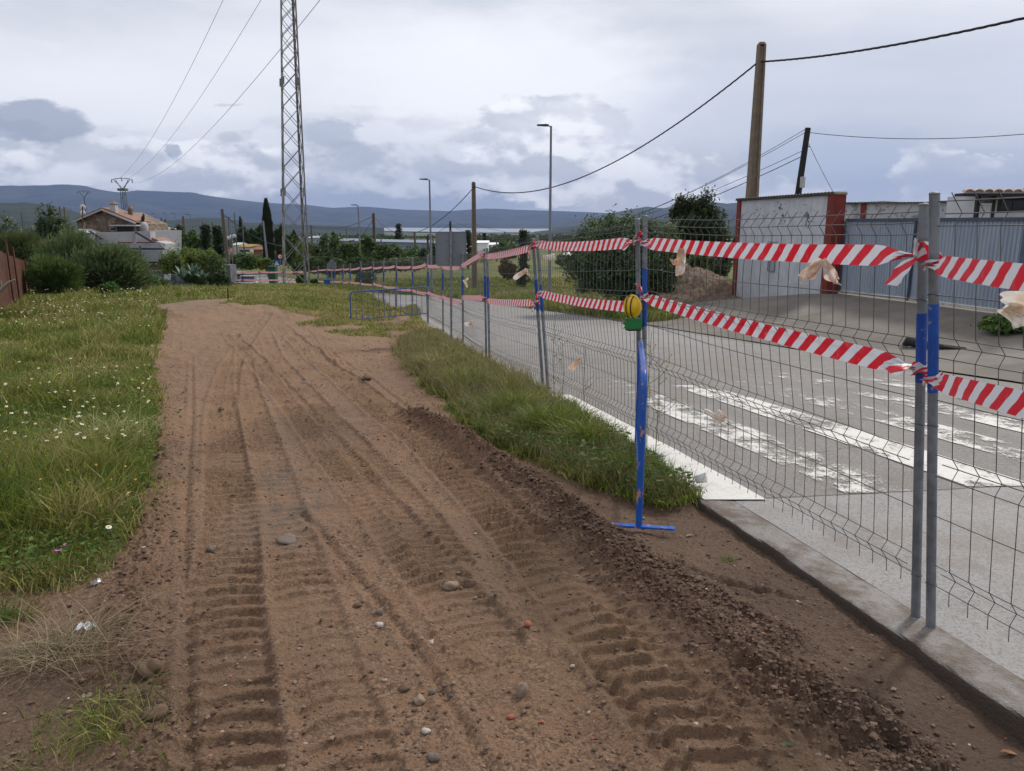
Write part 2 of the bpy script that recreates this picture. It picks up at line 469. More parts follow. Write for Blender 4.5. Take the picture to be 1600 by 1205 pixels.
def detail(X, Y):
    """height added to the smooth terrain near the camera, and the soil masks"""
    n = X.shape
    dirt_r = np.hypot(X, Y)
    wobx = X+.16*fbm(X, Y, 2.6, 4, .6); woby = Y+.16*fbm(Y, X, 2.4, 4, .6)
    gr = inpoly(wobx, woby, GRASS_L) | inpoly(wobx, woby, VERGE) | inpoly(wobx, woby, KNOLL)
    k = xk(Y)
    onroad = (X > k+.07) & (X < k+rw(Y)-.28)
    right = X >= k+rw(Y)-.28
    fade = 1-sst(dirt_r, 26, 40)
    h = .024*fbm(X, Y, 1.1, 3)+.018*fbm(X+9, Y, 4.3, 4)*fade
    grit = fbm(X*1.0, Y, 22, 4, .6)
    h += .0042*grit*fade
    # crumbs: sharp little lumps
    c1 = np.clip(vn(X*38, Y*38)-.70, 0, 1)*3.3; c2 = np.clip(vn(X*17+4, Y*17)-.74, 0, 1)*3.8
    dens = sst(fbm(X+50, Y, .9, 3), -.25, .5)
    h += fade*(.009*c1+.017*c2)*(.25+dens)
    tm = np.zeros(n)
    for pts, hw, pitch, dep in TR:
        m0 = dirt_r < 34
        d, a, s = polydist(X[m0], Y[m0], pts)
        prof = 1-sst(d, hw*.85, hw*1.12)
        wear = sst(fbm(X[m0]*1.0+s*0, Y[m0], 1.3, 2)+.42, 0, .5)*sst(vn(X[m0]*6+3, Y[m0]*6)+.35*vn(X[m0]*21, Y[m0]*21), .12, .45)
        dep = dep*(1+.05*np.clip(Y[m0]-3, 0, 12))*1.1
        ph = (a + .35*d*d/hw*.6 + .016*fbm(X[m0], Y[m0], 7, 3))/pitch
        fr = ph-np.floor(ph)
        lug = sst(fr, .40, .52)*(1-sst(fr, .54, 1.0))*1.15
        rim = np.exp(-((d-hw*1.12)/(.030))**2)
        ctr = np.exp(-(d/.02)**2)
        hh = -dep*.9*prof + dep*1.25*lug*prof*(.40+.60*wear) + dep*.7*rim*(.4+.6*vn(a*9, s*3.3+2)) + ctr*dep*.2*prof
        # flatten the crumbs inside the track
        h[m0] = h[m0]*(1-.3*prof)+hh
        tm[m0] = np.maximum(tm[m0], prof)
    for pts in RUTS:
        m0 = dirt_r < 30; d, a, s = polydist(X[m0], Y[m0], pts)
        h[m0] += -.014*np.exp(-(d/.02)**2)+.010*np.exp(-((d-.05)/.025)**2)
    berm = np.zeros(n)
    m0 = dirt_r < 14
    d, a, s = polydist(X[m0], Y[m0], BERM)
    amp = np.interp(a, [0, .6, 2.5, 4.5, 6, 9], [.035, .10, .10, .055, .03, .015])
    lump = fbm(X[m0], Y[m0], 8, 4, .62); ridge = np.abs(fbm(X[m0]+3, Y[m0], 17, 4, .7))*1.5
    w = .135+.03*fbm(a, a*0+3, 1.7, 2)
    b = np.exp(-(d/w)**2)
    h[m0] += b*amp*(1+.75*lump)+b*.055*ridge*np.interp(a, [0, 4, 6], [1, 1, .6])-.015*np.exp(-((d-.24)/.06)**2)*(s < 0)
    berm[m0] = b
    for pts, am, ww in ((BERM2, .045, .09), (BERML, .035, .15)):
        d, a, s = polydist(X[m0], Y[m0], pts); b = np.exp(-(d/ww)**2)
        h[m0] += b*(am*(1+.9*fbm(X[m0]+7, Y[m0], 9, 4, .62)) + .028*np.abs(fbm(X[m0], Y[m0], 20, 3)))
        berm[m0] = np.maximum(berm[m0], b*(.8 if am > .04 else .15))
    # churned hole with clods at the lower right
    for (px, py, rr, am) in ((1255, 1075, .30, .07), (1350, 1115, .22, .05), (1190, 1045, .2, .05), (1010, 870, .25, .05), (1190, 905, .3, .03)):
        q = gp(px, py); e = np.exp(-(((X-q.x)**2+(Y-q.y)**2)/rr**2))
        h += e*am*(fbm(X+1, Y, 11, 4, .65)+.15)*.85; berm = np.maximum(berm, .8*e)
    q = gp(1395, 1142); h -= .09*np.exp(-(((X-q.x)**2+(Y-q.y)**2)/.055**2))
    # wheel-made step at the far end of the bare soil
    m1 = (dirt_r < 45)
    d, a, s = polydist(X[m1], Y[m1], BACK)
    h[m1] += .20*np.exp(-(d/1.3)**2)*(1+.5*fbm(X[m1], Y[m1], 1.5, 3))
    rough = sst(Y, 8, 13)*(1-sst(Y, 26, 34))
    h += rough*(.10*np.abs(fbm(X, Y, 1.5, 5, .62))+.03*fbm(X+5, Y, .8, 3))*(~gr)
    h = np.where(gr, .02*fbm(X, Y, 1.3, 4)+.012, h)
    # the soil lies below the kerb edge close to the camera and rises to it further on
    e = np.clip((k-X), 0, 5)
    drop = np.interp(Y, [0, 2.4, 3.4, 4.5, 6, 9, 14], [-.10, -.095, -.06, -.045, -.03, .0, .02])
    h += drop*(1-sst(e, .2, 1.5))
    h = np.where(onroad, -.30, h); h = np.where(right, .01*fbm(X, Y, .8, 4)-.04*(1-sst(X-k-rw(Y), 0, .6)), h)
    wet = np.clip(sst(1.5-(k-X), 0, 1.3)*(1-sst(Y, 5, 9))*.8 + .5*sst(fbm(X+31, Y+3, .55, 3), .1, .6)*(1-sst(Y, 8, 16)), 0, 1)
    q = gp(20, 1100); wet = np.maximum(wet, .9*np.exp(-(((X-q.x)**2+(Y-q.y)**2)/.75**2)))
    grey = np.zeros(n)
    for (px, py, rr) in ((440, 800, .35), (470, 830, .18), (430, 745, .25)):
        q = gp(px, py); grey = np.maximum(grey, np.exp(-(((X-q.x)/rr/.7)**2+((Y-q.y)/rr/1.6)**2)))
    hp = np.exp(-(((X-7.3)/2.1)**2+((Y-31)/4.2)**2)**2); berm = np.maximum(berm, hp); h += hp*(.40*np.abs(fbm(X, Y, 1.3, 5, .65)))
    q = gp(275, 480); grey = np.maximum(grey, np.exp(-(((X-q.x)/3.2)**2+((Y-q.y)/2.2)**2)**2))
    return h, gr.astype(float), wet, berm, tm, grey, onroad

# ------------------------------------------------------------ ground sheet
def build_ground():
    azd = np.concatenate([np.linspace(-180, -50, 50)[:-1], np.linspace(-50, -37, 60)[:-1], np.linspace(-37, 36, 1050), np.linspace(36, 50, 60)[1:], np.linspace(50, 180, 50)[1:-1]])
    a = np.radians(azd); nA = len(a)
    rr = np.concatenate([[.25], np.geomspace(.5, 1.9, 16)[:-1], np.geomspace(1.9, 9, 560)[:-1], np.geomspace(9, 34, 300)[:-1], np.geomspace(34, 160, 110)[:-1], np.geomspace(160, 12500, 90)])
    nR = len(rr)
    Rm, Am = np.meshgrid(rr, a, indexing='ij')
    X = (Rm*np.sin(Am)).ravel(); Y = (Rm*np.cos(Am)).ravel()
    z = H(X, Y); h, gr, wet, berm, tm, grey, onroad = detail(X, Y)
    z = z+h
    V = np.stack([X, Y, z], 1)
    V = np.concatenate([V, [[0, 0, Hs(0, 0)]]]); c = len(V)-1
    i = np.arange(nR-1)[:, None]*nA; j = np.arange(nA)[None]; j2 = (j+1) % nA
    Q = np.stack([i+j, i+nA+j, i+nA+j2, i+j2], -1)[..., ::-1].reshape(-1, 4)
    T = np.stack([np.full(nA, c), np.arange(nA), (np.arange(nA)+1) % nA], 1)[:, ::-1]
    flat = np.concatenate([Q.ravel(), T.ravel()]); sizes = np.concatenate([np.full(len(Q), 4), np.full(nA, 3)])
    ext = lambda q: np.append(q, 0)
    apron = ((X > xk(Y)+rw(Y))).astype(float)
    zA = np.stack([ext(gr), ext(wet), ext(berm)], 1); zB = np.stack([ext(tm), ext(grey), ext(apron)], 1)
    def f(t, b, o):
        p = t.geoco(); X_, Y_, Z_ = t.sep(p)
        A = t.n('ShaderNodeSeparateColor'); t.l(t.attr('zoneA'), A.inputs[0]); g, w, be = [E(t.nt, q) for q in A.outputs]
        B = t.n('ShaderNodeSeparateColor'); t.l(t.attr('zoneB'), B.inputs[0]); tr, gy, ap = [E(t.nt, q) for q in B.outputs]
        n1 = t.noise(p, .9, 6, .55); n2 = t.noise(p, 7, 7, .62); n3 = t.noise(p, 75, 6, .7); n4 = t.noise(p, 2.3, 5, .6); n2c = t.noise(p, 20, 3, .6, col=True)
        c = t.mix(n1.sst(.3, .7), (.262, .160, .100), (.195, .119, .076))
        c = t.mix(n2.sst(.38, .66)*.55, c, (.32, .21, .132))
        c = t.mix(n4.sst(.5, .72)*.5, c, (.17, .088, .052))
        cr = t.voro(t.vadd(p, t.scale(n2c, (.03, .03, .03))), 42, 'F1'); cr2 = t.voro(p, 95, 'F1')
        c = t.mix(n3.sst(.50, .64)*.75, c, (.088, .050, .032)); c = t.mix(n3.sst(.46, .34)*.55, c, (.33, .215, .13))
        c = t.mix(cr.sst(.42, .62)*n2.sst(.4, .6)*.6, c, (.075, .044, .030))  # crevices between crumbs darkened, their shade put into the soil colour
        sp = t.voro(p, 120, 'F1'); sp2 = t.noise(p, 40, 2)
        c = t.mix(sp.sst(.22, .10)*sp2.sst(.56, .66)*.8, c, (.42, .34, .27))
        sp3 = t.voro(p, 55, 'F1'); c = t.mix(sp3.sst(.2, .1)*t.noise(p, 9, 2).sst(.58, .68)*.8, c, (.075, .058, .05))
        c = t.mix(tr*.30, c, (.225, .140, .088))
        c = t.mix(t.noise(p, .45, 5, .6).sst(.48, .62)*.5, c, (.245, .160, .092))
        c = t.mix(gy*n2.sst(.3, .6)*.7, c, (.135, .112, .092))
        c = t.mix(be.mn(1)*.55, c, (.095, .048, .030))
        c = t.mix(w*(n1*.6+.55)*.8, c, (.070, .048, .036))
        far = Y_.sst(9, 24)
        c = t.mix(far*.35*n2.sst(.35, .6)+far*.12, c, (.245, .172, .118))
        # grass-covered ground, thin straw between blades
        gcol = t.mix(t.noise(p, .35, 6, .6).sst(.35, .65), (.060, .078, .022), (.115, .112, .036))
        gcol = t.mix(n2.sst(.5, .7)*.6, gcol, (.10, .082, .045))
        c = t.mix(g, c, gcol)
        # land beyond the road: dry verge, fields, far plain
        fc = t.mix(t.noise(p, .10, 7, .65).sst(.38, .62), (.072, .094, .028), (.150, .138, .046))
        fc = t.mix(t.noise(t.scale(p, (.6, 1.6, 1)), .012, 5, .6).sst(.4, .6)*Y_.sst(100, 300), fc, (.050, .074, .030))
        fc = t.mix(t.noise(t.scale(p, (.35, 1.8, 1)), .0035, 6, .6).sst(.50, .60)*Y_.sst(500, 1500)*.8, fc, (.19, .155, .085))
        rgt = ap
        hm = (((X_-7.3)/2.3).pw(2)+((Y_-31.0)/4.6).pw(2)+(n2-.5)*.8).sst(1.15, .85)
        fc = t.mix(hm, fc, t.mix(n2.sst(.35, .65), (.105, .070, .048), (.19, .135, .10)))
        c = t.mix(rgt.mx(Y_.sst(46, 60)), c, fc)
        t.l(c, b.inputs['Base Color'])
        t.l((w*-.18+.95), b.inputs['Roughness']); b.inputs['Specular IOR Level'].default_value = .2
        hsum = n3*.7+t.noise(p, 190, 4, .7)*.4+n2*.6-cr*n2.sst(.35, .65)*.55-cr2*.22
        near = X_.pw(2)+Y_.pw(2)
        n = t.n('ShaderNodeBump'); t.l(hsum, n.inputs['Height']); n.inputs['Distance'].default_value = .02; n.inputs['Strength'].default_value = 1.0
        t.l(n.outputs[0], b.inputs['Normal'])
    m = mat('soil_and_field', f)
    o = mesh_np('ground', V, flat, sizes, m, attrs={'zoneA': zA, 'zoneB': zB}, smooth=True)
    return tag(o, kind='structure')
build_ground()
def Hd(X, Y):
    X = np.atleast_1d(np.asarray(X, float)); Y = np.atleast_1d(np.asarray(Y, float))
    return H(X, Y)+detail(X, Y)[0]

# ------------------------------------------------------------ road, kerb, apron, markings
def strip(name, ys, f0, f1, nx, m, dz, kind='structure', rough=0):
    ys = np.asarray(ys); u = np.linspace(0, 1, nx)
    Y = np.repeat(ys, nx); a = f0(ys); b = f1(ys)
    X = (a[:, None]*(1-u)+b[:, None]*u).ravel()
    Z = H0(Y)+dz+(rough*fbm(X, Y, 3, 3) if rough else 0)
    V = np.stack([X, Y, Z], 1)
    i = np.arange(len(ys)-1)[:, None]*nx; j = np.arange(nx-1)[None]
    Q = np.stack([i+j, i+j+1, i+nx+j+1, i+nx+j], -1).reshape(-1, 4)
    o = mesh_np(name, V, Q.ravel(), np.full(len(Q), 4), m, smooth=True)
    return tag(o, kind=kind)
ROADZ = 0.0
def asphalt(t, b, o):
    p = t.geoco(); X_, Y_, Z_ = t.sep(p)
    n0 = t.noise(p, .35, 6, .6); n1 = t.noise(p, 2.2, 6, .6); v = t.voro(p, 95, 'F1'); vc = t.voro(p, 95, 'F1', 'Color')
    r_, g_, b_ = t.sep(vc)
    near = t.mix(n1.sst(.3, .7), (.255, .243, .235), (.205, .197, .190))
    fard = t.mix(n1.sst(.3, .7), (.175, .162, .150), (.135, .125, .117))
    farr = t.mix(n0.sst(.3, .7), (.235, .228, .218), (.20, .193, .186))
    seam = (Y_ - X_*.16 + (n1-.5)*.05).sst(4.83, 4.85)
    c = t.mix(seam, near, fard)
    c = t.mix((Y_+(n0-.5)*4).sst(13, 19), c, farr)
    c = t.mix(r_.sst(.2, .9)*.40, c, (.33, .315, .30))
    c = t.mix((g_.sst(.6, .95))*.42, c, (.075, .07, .067))
    c = t.mix(t.noise(t.scale(p, (3, .5, 1)), 1.1, 5, .6).sst(.52, .68)*.35, c, (.12, .11, .10))
    # dust washed off the soil along the kerb
    k = t.noise(p, 1.1, 6, .7)
    c = t.mix(k.sst(.50, .66)*.45, c, (.20, .165, .13))
    crk = t.voro(t.vadd(p, t.scale(t.noise(p, 2, 4, col=True), (.4, .4, 0))), .42, 'DISTANCE_TO_EDGE')
    c = t.mix(crk.sst(.006, .001)*t.noise(p,.5,3).sst(.5,.6)*.6*seam, c, (.045, .042, .04))
    sl = (Y_ - X_*.16 + (n1-.5)*.05 - 4.84).ab()
    c = t.mix(sl.sst(.02, .006)*.8, c, (.05, .045, .042))
    t.l(c, b.inputs['Base Color']); b.inputs['Roughness'].default_value = .82
    bump(t, b, v*.7+t.noise(p, 220, 3, .7)*.3, .55, .006)
M_ASPH = mat('asphalt', asphalt)
ysn = np.concatenate([np.linspace(-12, 30, 170), np.linspace(30.5, 160, 170)])
strip('road', ysn, lambda y: xk(y)+.26, lambda y: xk(y)+rw(y)-.30, 16, M_ASPH, -.004, rough=.003)
def concrete(t, b, o):
    p = t.geoco(); n = t.noise(p, 1.6, 7, .62); n2 = t.noise(p, 12, 6, .65)
    c = t.mix(n.sst(.3, .7), (.245, .232, .22), (.195, .182, .168))
    c = t.mix(n2.sst(.5, .72)*.55, c, (.085, .074, .062))
    vv = t.voro(p, 70, 'F1'); r_, g_, b_ = t.sep(t.voro(p, 70, 'F1', 'Color'))
    c = t.mix(vv.sst(.36, .22)*r_.sst(.84, .88)*.7, c, (.36, .32, .27))
    c = t.mix(vv.sst(.36, .22)*g_.sst(.78, .82)*.8, c, (.09, .07, .06))
    c = t.mix(t.noise(p, 2.6, 8, .72).sst(.42, .60)*.8, c, (.105, .074, .054))
    x_, y_, z_ = t.sep(p)
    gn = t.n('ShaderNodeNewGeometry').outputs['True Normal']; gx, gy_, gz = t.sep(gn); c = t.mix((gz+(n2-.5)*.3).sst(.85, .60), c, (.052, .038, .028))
    t.l(c, b.inputs['Base Color']); b.inputs['Roughness'].default_value = .9
    bump(t, b, n2*.5+vv*.5, .7, .012)
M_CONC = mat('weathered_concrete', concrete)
M_CONC2 = simple('plain_kerb_concrete', (.19, .18, .165), .9, 0, .12, 3, .003)
def build_kerb(name, f0, wid, side):
    ys = np.concatenate([np.linspace(-6, 16, 420), np.linspace(16.2, 60, 160), np.linspace(61, 130, 60)])
    a = f0(ys); 
    # cross-section: foot, rounded arris, top, inner edge
    offs = np.array([0.0, 0.004, .014, .03, .10, .2, wid]); zz = np.array([-.24, -.022, -.004, 0, .0, -.002, -.008])
    if side < 0: offs = wid-offs
    n = len(offs)
    Y = np.repeat(ys, n); X = (a[:, None]+offs[None]).ravel(); Z = H0(Y)+np.tile(zz, len(ys))+.003*fbm(X, Y, 6, 3)
    edge = np.tile((np.arange(n) < 3), len(ys)).astype(float)
    ch = sst(fbm(Y, Y*0+2.2, 2.3, 4, .6), .05, .5)
    X += side*edge*(.016*ch+.010*fbm(Y, Z*3, 12, 4, .65)); Z -= edge*np.tile((zz > -.1), len(ys))*(.010*ch)
    V = np.stack([X, Y, Z], 1)
    i = np.arange(len(ys)-1)[:, None]*n; j = np.arange(n-1)[None]
    Q = np.stack([i+j, i+j+1, i+n+j+1, i+n+j], -1)
    if side < 0: Q = Q[..., ::-1]
    Q = Q.reshape(-1, 4)
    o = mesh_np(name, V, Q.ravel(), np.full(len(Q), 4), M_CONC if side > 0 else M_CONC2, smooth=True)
    tag(o, kind='structure')
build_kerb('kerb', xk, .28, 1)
build_kerb('kerb', lambda y: xk(y)+rw(y)-.32, .34, -1)

# concrete forecourt in front of the gate
def apron_c(t, b, o):
    p = t.geoco(); n = t.noise(p, .8, 7, .62); n2 = t.noise(p, 9, 6, .65)
    c = t.mix(n.sst(.3, .7), (.165, .145, .122), (.110, .097, .082))
    c = t.mix(n2.sst(.5, .7)*.4, c, (.075, .066, .056))
    c = t.mix(t.noise(p, .35, 4, .6).sst(.52, .68)*.6, c, (.21, .195, .17))
    t.l(c, b.inputs['Base Color']); b.inputs['Roughness'].default_value = .88; bump(t, b, n2, .4, .01)
M_APRON = mat('forecourt_concrete', apron_c)
def build_apron():
    ys = np.linspace(6, 27.5, 90); nx = 40; u = np.linspace(0, 1, nx)
    a = xk(ys)+rw(ys)-.02; b = np.interp(ys, [6, 16, 23, 24.5, 27.5], [17, 14, 13, 9.4, 8.9]); b = np.maximum(b, a+.2)
    Y = np.repeat(ys, nx); X = (a[:, None]*(1-u)+b[:, None]*u).ravel()
    Z = H(X, Y)+.022+.006*fbm(X, Y, 1.2, 3)
    i = np.arange(len(ys)-1)[:, None]*nx; j = np.arange(nx-1)[None]
    Q = np.stack([i+j, i+j+1, i+nx+j+1, i+nx+j], -1).reshape(-1, 4)
    o = mesh_np('forecourt', np.stack([X, Y, Z], 1), Q.ravel(), np.full(len(Q), 4), M_APRON, smooth=True)
    tag(o, kind='structure')
build_apron()
# worn paint
def paint(wear, name):
    def f(t, b, o):
        p = t.geoco(); x_, y_, z_ = t.sep(p)
        n = t.noise(t.scale(p, (1.3, .8, 1)), 3.2, 12, .80); n2 = t.noise(p, 45, 5, .7); n3 = t.noise(p, .9, 3)
        c = t.mix(n2.sst(.3, .7), (.52, .51, .47), (.62, .61, .58))
        c = t.mix(t.noise(p, 5, 6, .7).sst(.5, .75)*.6, c, (.34, .30, .25))
        t.l(c, b.inputs['Base Color']); b.inputs['Roughness'].default_value = .75
        a = (n*.62+n2*.22+n3*.24 + y_.sst(8.0, 14.5)*.14 + wear).sst(.59, .52)
        tr = t.n('ShaderNodeBsdfTransparent'); mx = t.n('ShaderNodeMixShader')
        t.l(a, mx.inputs[0]); t.l(tr.outputs[0], mx.inputs[1]); t.l(b.outputs[0], mx.inputs[2]); t.l(mx.outputs[0], o.inputs[0])
        bump(t, b, n2, .4, .004)
    return mat(name, f)
PW = [paint(w, 'worn_road_paint_%d' % i) for i, w in enumerate((-.09, .030, -.005, .022, .045))]
for k in range(7):
    o0 = .05 if k == 0 else .12+k*1.02
    wd = .44 if k == 0 else .52
    y0 = 4.84+.16*(float(xk(5))+o0)+.02
    y1 = (9.6, 12.5, 10.5, 14, 12, 13.5, 12)[k]
    strip('zebra_crossing', np.linspace(y0, y1, 60), lambda y, o0=o0: xk(y)+o0+.004*np.sin(y*9), lambda y, o0=o0, wd=wd: xk(y)+o0+wd+.004*np.sin(y*7), 4,
          PW[0] if k == 0 else PW[1+(k*2) % 3], .007 if k == 0 else .004)
strip('road_marking', np.linspace(17, 120, 240), lambda y: xk(y)+rw(y)-.62, lambda y: xk(y)+rw(y)-.50, 2, PW[2], .004)

# ------------------------------------------------------------ reservoir, mountains
def f(t, b, o):
    b.inputs['Base Color'].default_value = (.20, .22, .25, 1); b.inputs['Roughness'].default_value = .35
    b.inputs['Specular IOR Level'].default_value = .3
    bump(t, b, t.noise(t.geoco(), .05, 4, .6), .3, 1.2)
M_WATER = mat('reservoir_water', f)
wl = []
for px, py in [(500, 358.5), (560, 356.2), (640, 355.9), (760, 357.0), (860, 357.8), (985, 359.0), (985, 361.2), (930, 362.3), (850, 363.0), (760, 363.6), (640, 361.8), (560, 360.2)]:
    r = ray(px, py); t_ = (-40.0-CAM_H)/r.z; wl.append((r.x*t_, r.y*t_))
wm = MB(); wm.add([(p[0], p[1], -40.0) for p in wl], [tuple(range(len(wl)))[::-1]])
tag(wm.build('reservoir', M_WATER), kind='structure')

def mtn_mat(name, c1, c2):
    def f(t, b, o):
        p = t.geoco()
        n = t.noise(p, .0011, 8, .62); n2 = t.noise(p, .006, 7, .65)
        c = t.mix(n.sst(.4, .6), c1, c2); c = t.mix(n2.sst(.45, .7)*.4, c, tuple(x*1.5 for x in c2))
        t.l(c, b.inputs['Base Color']); b.inputs['Roughness'].default_value = 1; b.inputs['Specular IOR Level'].default_value = .1
    return mat(name, f)
M_MTN = mtn_mat('mountain_scrub', (.020, .030, .026), (.045, .048, .034))
M_HILL = mtn_mat('hill_scrub', (.012, .022, .013), (.030, .038, .022))
def ridge(name, prof, d0, d1, m, seed, base=-48, nA=420, nT=46, rough=1):
    """a range of hills: crest follows prof (pixel, pixel) seen at distance d1; foot at d0, back slope beyond"""
    pa = [azel(*q) for q in prof]; A0 = np.array([q[0] for q in pa]); E0 = np.array([q[1] for q in pa])
    A = np.linspace(A0[0], A0[-1], nA); crest = CAM_H+np.tan(np.interp(A, A0, E0))*d1
    T = np.concatenate([np.linspace(0, 1, nT), np.linspace(1.04, 1.3, 7)])
    AA, TT = np.meshgrid(A, T); D = d0+(d1-d0)*TT
    X = D*np.sin(AA); Y = D*np.cos(AA)
    shp = np.where(TT < 1, TT**1.25*(1-.0*TT), np.clip(1-(TT-1)*2.5, 0, 1))
    hgt = (np.broadcast_to(crest, AA.shape)-base)
    w = np.sin(np.pi*np.clip(TT, 0, 1))
    nz = fbm(X+seed*900, Y, 1/(d1*.11), 6, .55); rd = 1-np.abs(fbm(X+seed*500, Y+99, 1/(d1*.07), 5, .5))*2
    Z = base+hgt*shp + w*hgt*(.30*nz+.16*(rd-.6))*rough + (.018*hgt*fbm(AA*60, AA*0+seed, 1, 4, .6))*shp
    taper = sst(AA-A[0], 0, .02)*sst(A[-1]-AA, 0, .02)
    V = np.stack([X.ravel(), Y.ravel(), Z.ravel()], 1); n = nA
    i = np.arange(len(T)-1)[:, None]*n; j = np.arange(n-1)[None]
    Q = np.stack([i+j, i+j+1, i+n+j+1, i+n+j], -1).reshape(-1, 4)
    return tag(mesh_np(name, V, Q.ravel(), np.full(len(Q), 4), m, smooth=True), kind='structure')
ridge('mountains', [(-700, 300), (-300, 285), (-80, 292), (0, 291), (60, 289), (110, 289), (135, 291), (160, 297), (190, 301), (215, 297), (250, 299), (300, 301), (340, 308), (400, 316), (440, 318), (480, 320), (520, 325), (570, 323), (620, 327), (700, 330), (760, 326), (850, 329), (930, 332), (1000, 336), (1100, 332), (1300, 330), (1600, 322), (2000, 315), (2700, 320)], 7200, 11000, M_MTN, 1)
ridge('mountains', [(860, 350), (900, 344), (940, 336), (980, 328), (1010, 323), (1040, 326), (1065, 318), (1100, 315), (1135, 318), (1160, 316), (1300, 318), (1380, 314), (1500, 322), (1700, 314), (2100, 318), (2700, 326)], 4400, 6600, M_MTN, 2)
ridge('hills', [(-700, 310), (-200, 320), (-40, 319), (0, 317), (40, 317), (75, 320), (105, 328), (140, 336), (180, 342), (220, 350)], 1800, 3000, M_HILL, 3)
ridge('hills', [(140, 348), (220, 345), (270, 344), (310, 340), (345, 341), (385, 348), (440, 350), (520, 353), (600, 356)], 2000, 3100, M_HILL, 4)
ridge('hills', [(600, 356), (650, 353), (700, 350), (740, 349), (790, 354), (850, 356), (930, 357)], 6300, 7200, M_HILL, 5, nA=160)
ridge('hills', [(820, 364), (870, 358), (915, 351), (960, 346), (1040, 346), (1150, 344), (1500, 340), (2000, 344)], 2200, 3600, M_HILL, 6)
# ------------------------------------------------------------ shared materials
M_GALV = simple('galvanised_steel', (.21, .23, .25), .5, .55, .22, 14, 0, (.13, .12, .11))
M_GALVW = simple('galvanised_wire', (.115, .118, .115), .55, .5, .2, 5)
def f(t, b, o):
    p = t.objco(); n = t.noise(t.scale(p, (1, 1, .6)), 21, 8, .76); m = n.sst(.60, .625)
    c = t.mix(t.noise(p, 5, 5, .6).sst(.3, .7), (.010, .055, .27), (.016, .085, .36)); c = t.mix(m, c, (.20, .22, .24)); c = t.mix(t.noise(p, 9, 6, .7).sst(.55, .7)*.4, c, (.06, .07, .10))
    t.l(c, b.inputs['Base Color']); b.inputs['Roughness'].default_value = .45
M_BLUEP = mat('chipped_blue_paint', f)
def f(t, b, o):
    p = t.objco(); n = t.noise(t.scale(p, (1, 1, .5)), 17, 8, .74)
    m = n.sst(.575, .60)
    c = t.mix(t.noise(p, 4, 5, .6).sst(.3, .7), (.010, .075, .36), (.018, .11, .42))
    c = t.mix(m, c, (.42, .22, .12)); t.l(c, b.inputs['Base Color']); t.l(m*.3+.35, b.inputs['Roughness'])
    bump(t, b, m*-1.0, .4, .002)
M_BARR = mat('blue_barrier_paint', f)
M_BARR2 = simple('faded_blue_barrier_paint', (.022, .085, .28), .5, 0, .25, 8, 0, (.20, .19, .19))
M_RUST = simple('rusty_sheet_metal', (.085, .034, .020), .9, .0, .35, 3, .004, (.045, .022, .014))
M_WIREBLK = simple('black_cable_sheath', (.012, .013, .016), .55)
M_WHITE = simple('weathered_white_render', (.52, .53, .55), .9, 0, .07, 1.2, .004, (.33, .33, .33))
M_OLDWOOD = simple('weathered_pole_wood', (.115, .092, .076), .9, 0, .3, 8, .004, (.05, .04, .03))
M_TARWOOD = simple('tarred_pole_wood', (.022, .018, .018), .8, 0, .3, 8, .004)
M_POLECON = simple('tan_pole_concrete', (.195, .153, .115), .92, 0, .16, 5, .004, (.13, .10, .075))
M_POLEDRK = simple('shadowed_pole_inset_concrete', (.20, .15, .105), .92, 0, .16, 5, .003)
M_GLASS = simple('dark_window_glass', (.018, .022, .030), .12)
M_TILE = simple('clay_roof_tile', (.23, .135, .095), .85, 0, .3, 5, .01, (.14, .105, .085))
M_BROWNTRIM = simple('dark_brown_trim', (.028, .020, .018), .6)

# ------------------------------------------------------------ mesh fence panels
# (px_top, py_top, px_base, py_base, Y) of the left-panel post and right-panel post of every joint
JOINTS = [
 ((1444, 320, 1432, 955), (1460, 333, 1456, 970), 3.30, (.76, .60), (.77, .575)),
 ((996, 343, 1000, 694), (1008, 338, 1006, 702), 6.60, (.69, .585), (.79, .55)),
 ((833, 373, 849, 593), (839, 369, 857, 597), 10.0, (.74, .54), (.70, .53)),
 ((757, 389, 760, 565), (761, 388, 765, 566), 13.4, (.77, .56), (.76, .55)),
]
for px, yt, Y in ((722, 396, 16.9), (691, 398, 20.3), (668, 399, 23.8), (644, 403, 27.3), (619, 404, 30.7), (599, 407, 34), (583, 408, 37.6), (564, 410, 41), (547, 412, 44.5), (536, 413, 48), (523, 414, 51.5), (511, 414, 55), (497, 416, 58.5), (482, 417, 61.5)):
    X = at(px, yt, Y).x; zb = H0(np.array([Y]))[0]
    JOINTS.append(((px, yt, px+random.choice((0, 1, 0)), None), (px+1, yt, px+random.choice((1, 2)), None), Y, (.77, .55), (.76, .55)))
def jt(j, side):
    q = j[side]; Y = j[2]; dy = .05 if side == 0 else -.05
    t = at(q[0], q[1], Y+dy)
    b = at(q[2], 500, Y+dy)
    zb = float(H0(np.array([Y]))[0]); b.z = zb-.02
    if q[3] is not None: b = Vector((at(q[2], q[3], Y+dy).x, Y+dy, zb-.02))
    L = (t-b).length
    if L < 1.9: t = b+(t-b)*(1.97/L)
    return b, t
HW = (.985, .96, .935, .79, .70, .68, .655, .56, .435, .41, .385, .29, .17, .145, .12)
FOLD = {.96: 1, .68: 1, .41: 1, .145: 1}
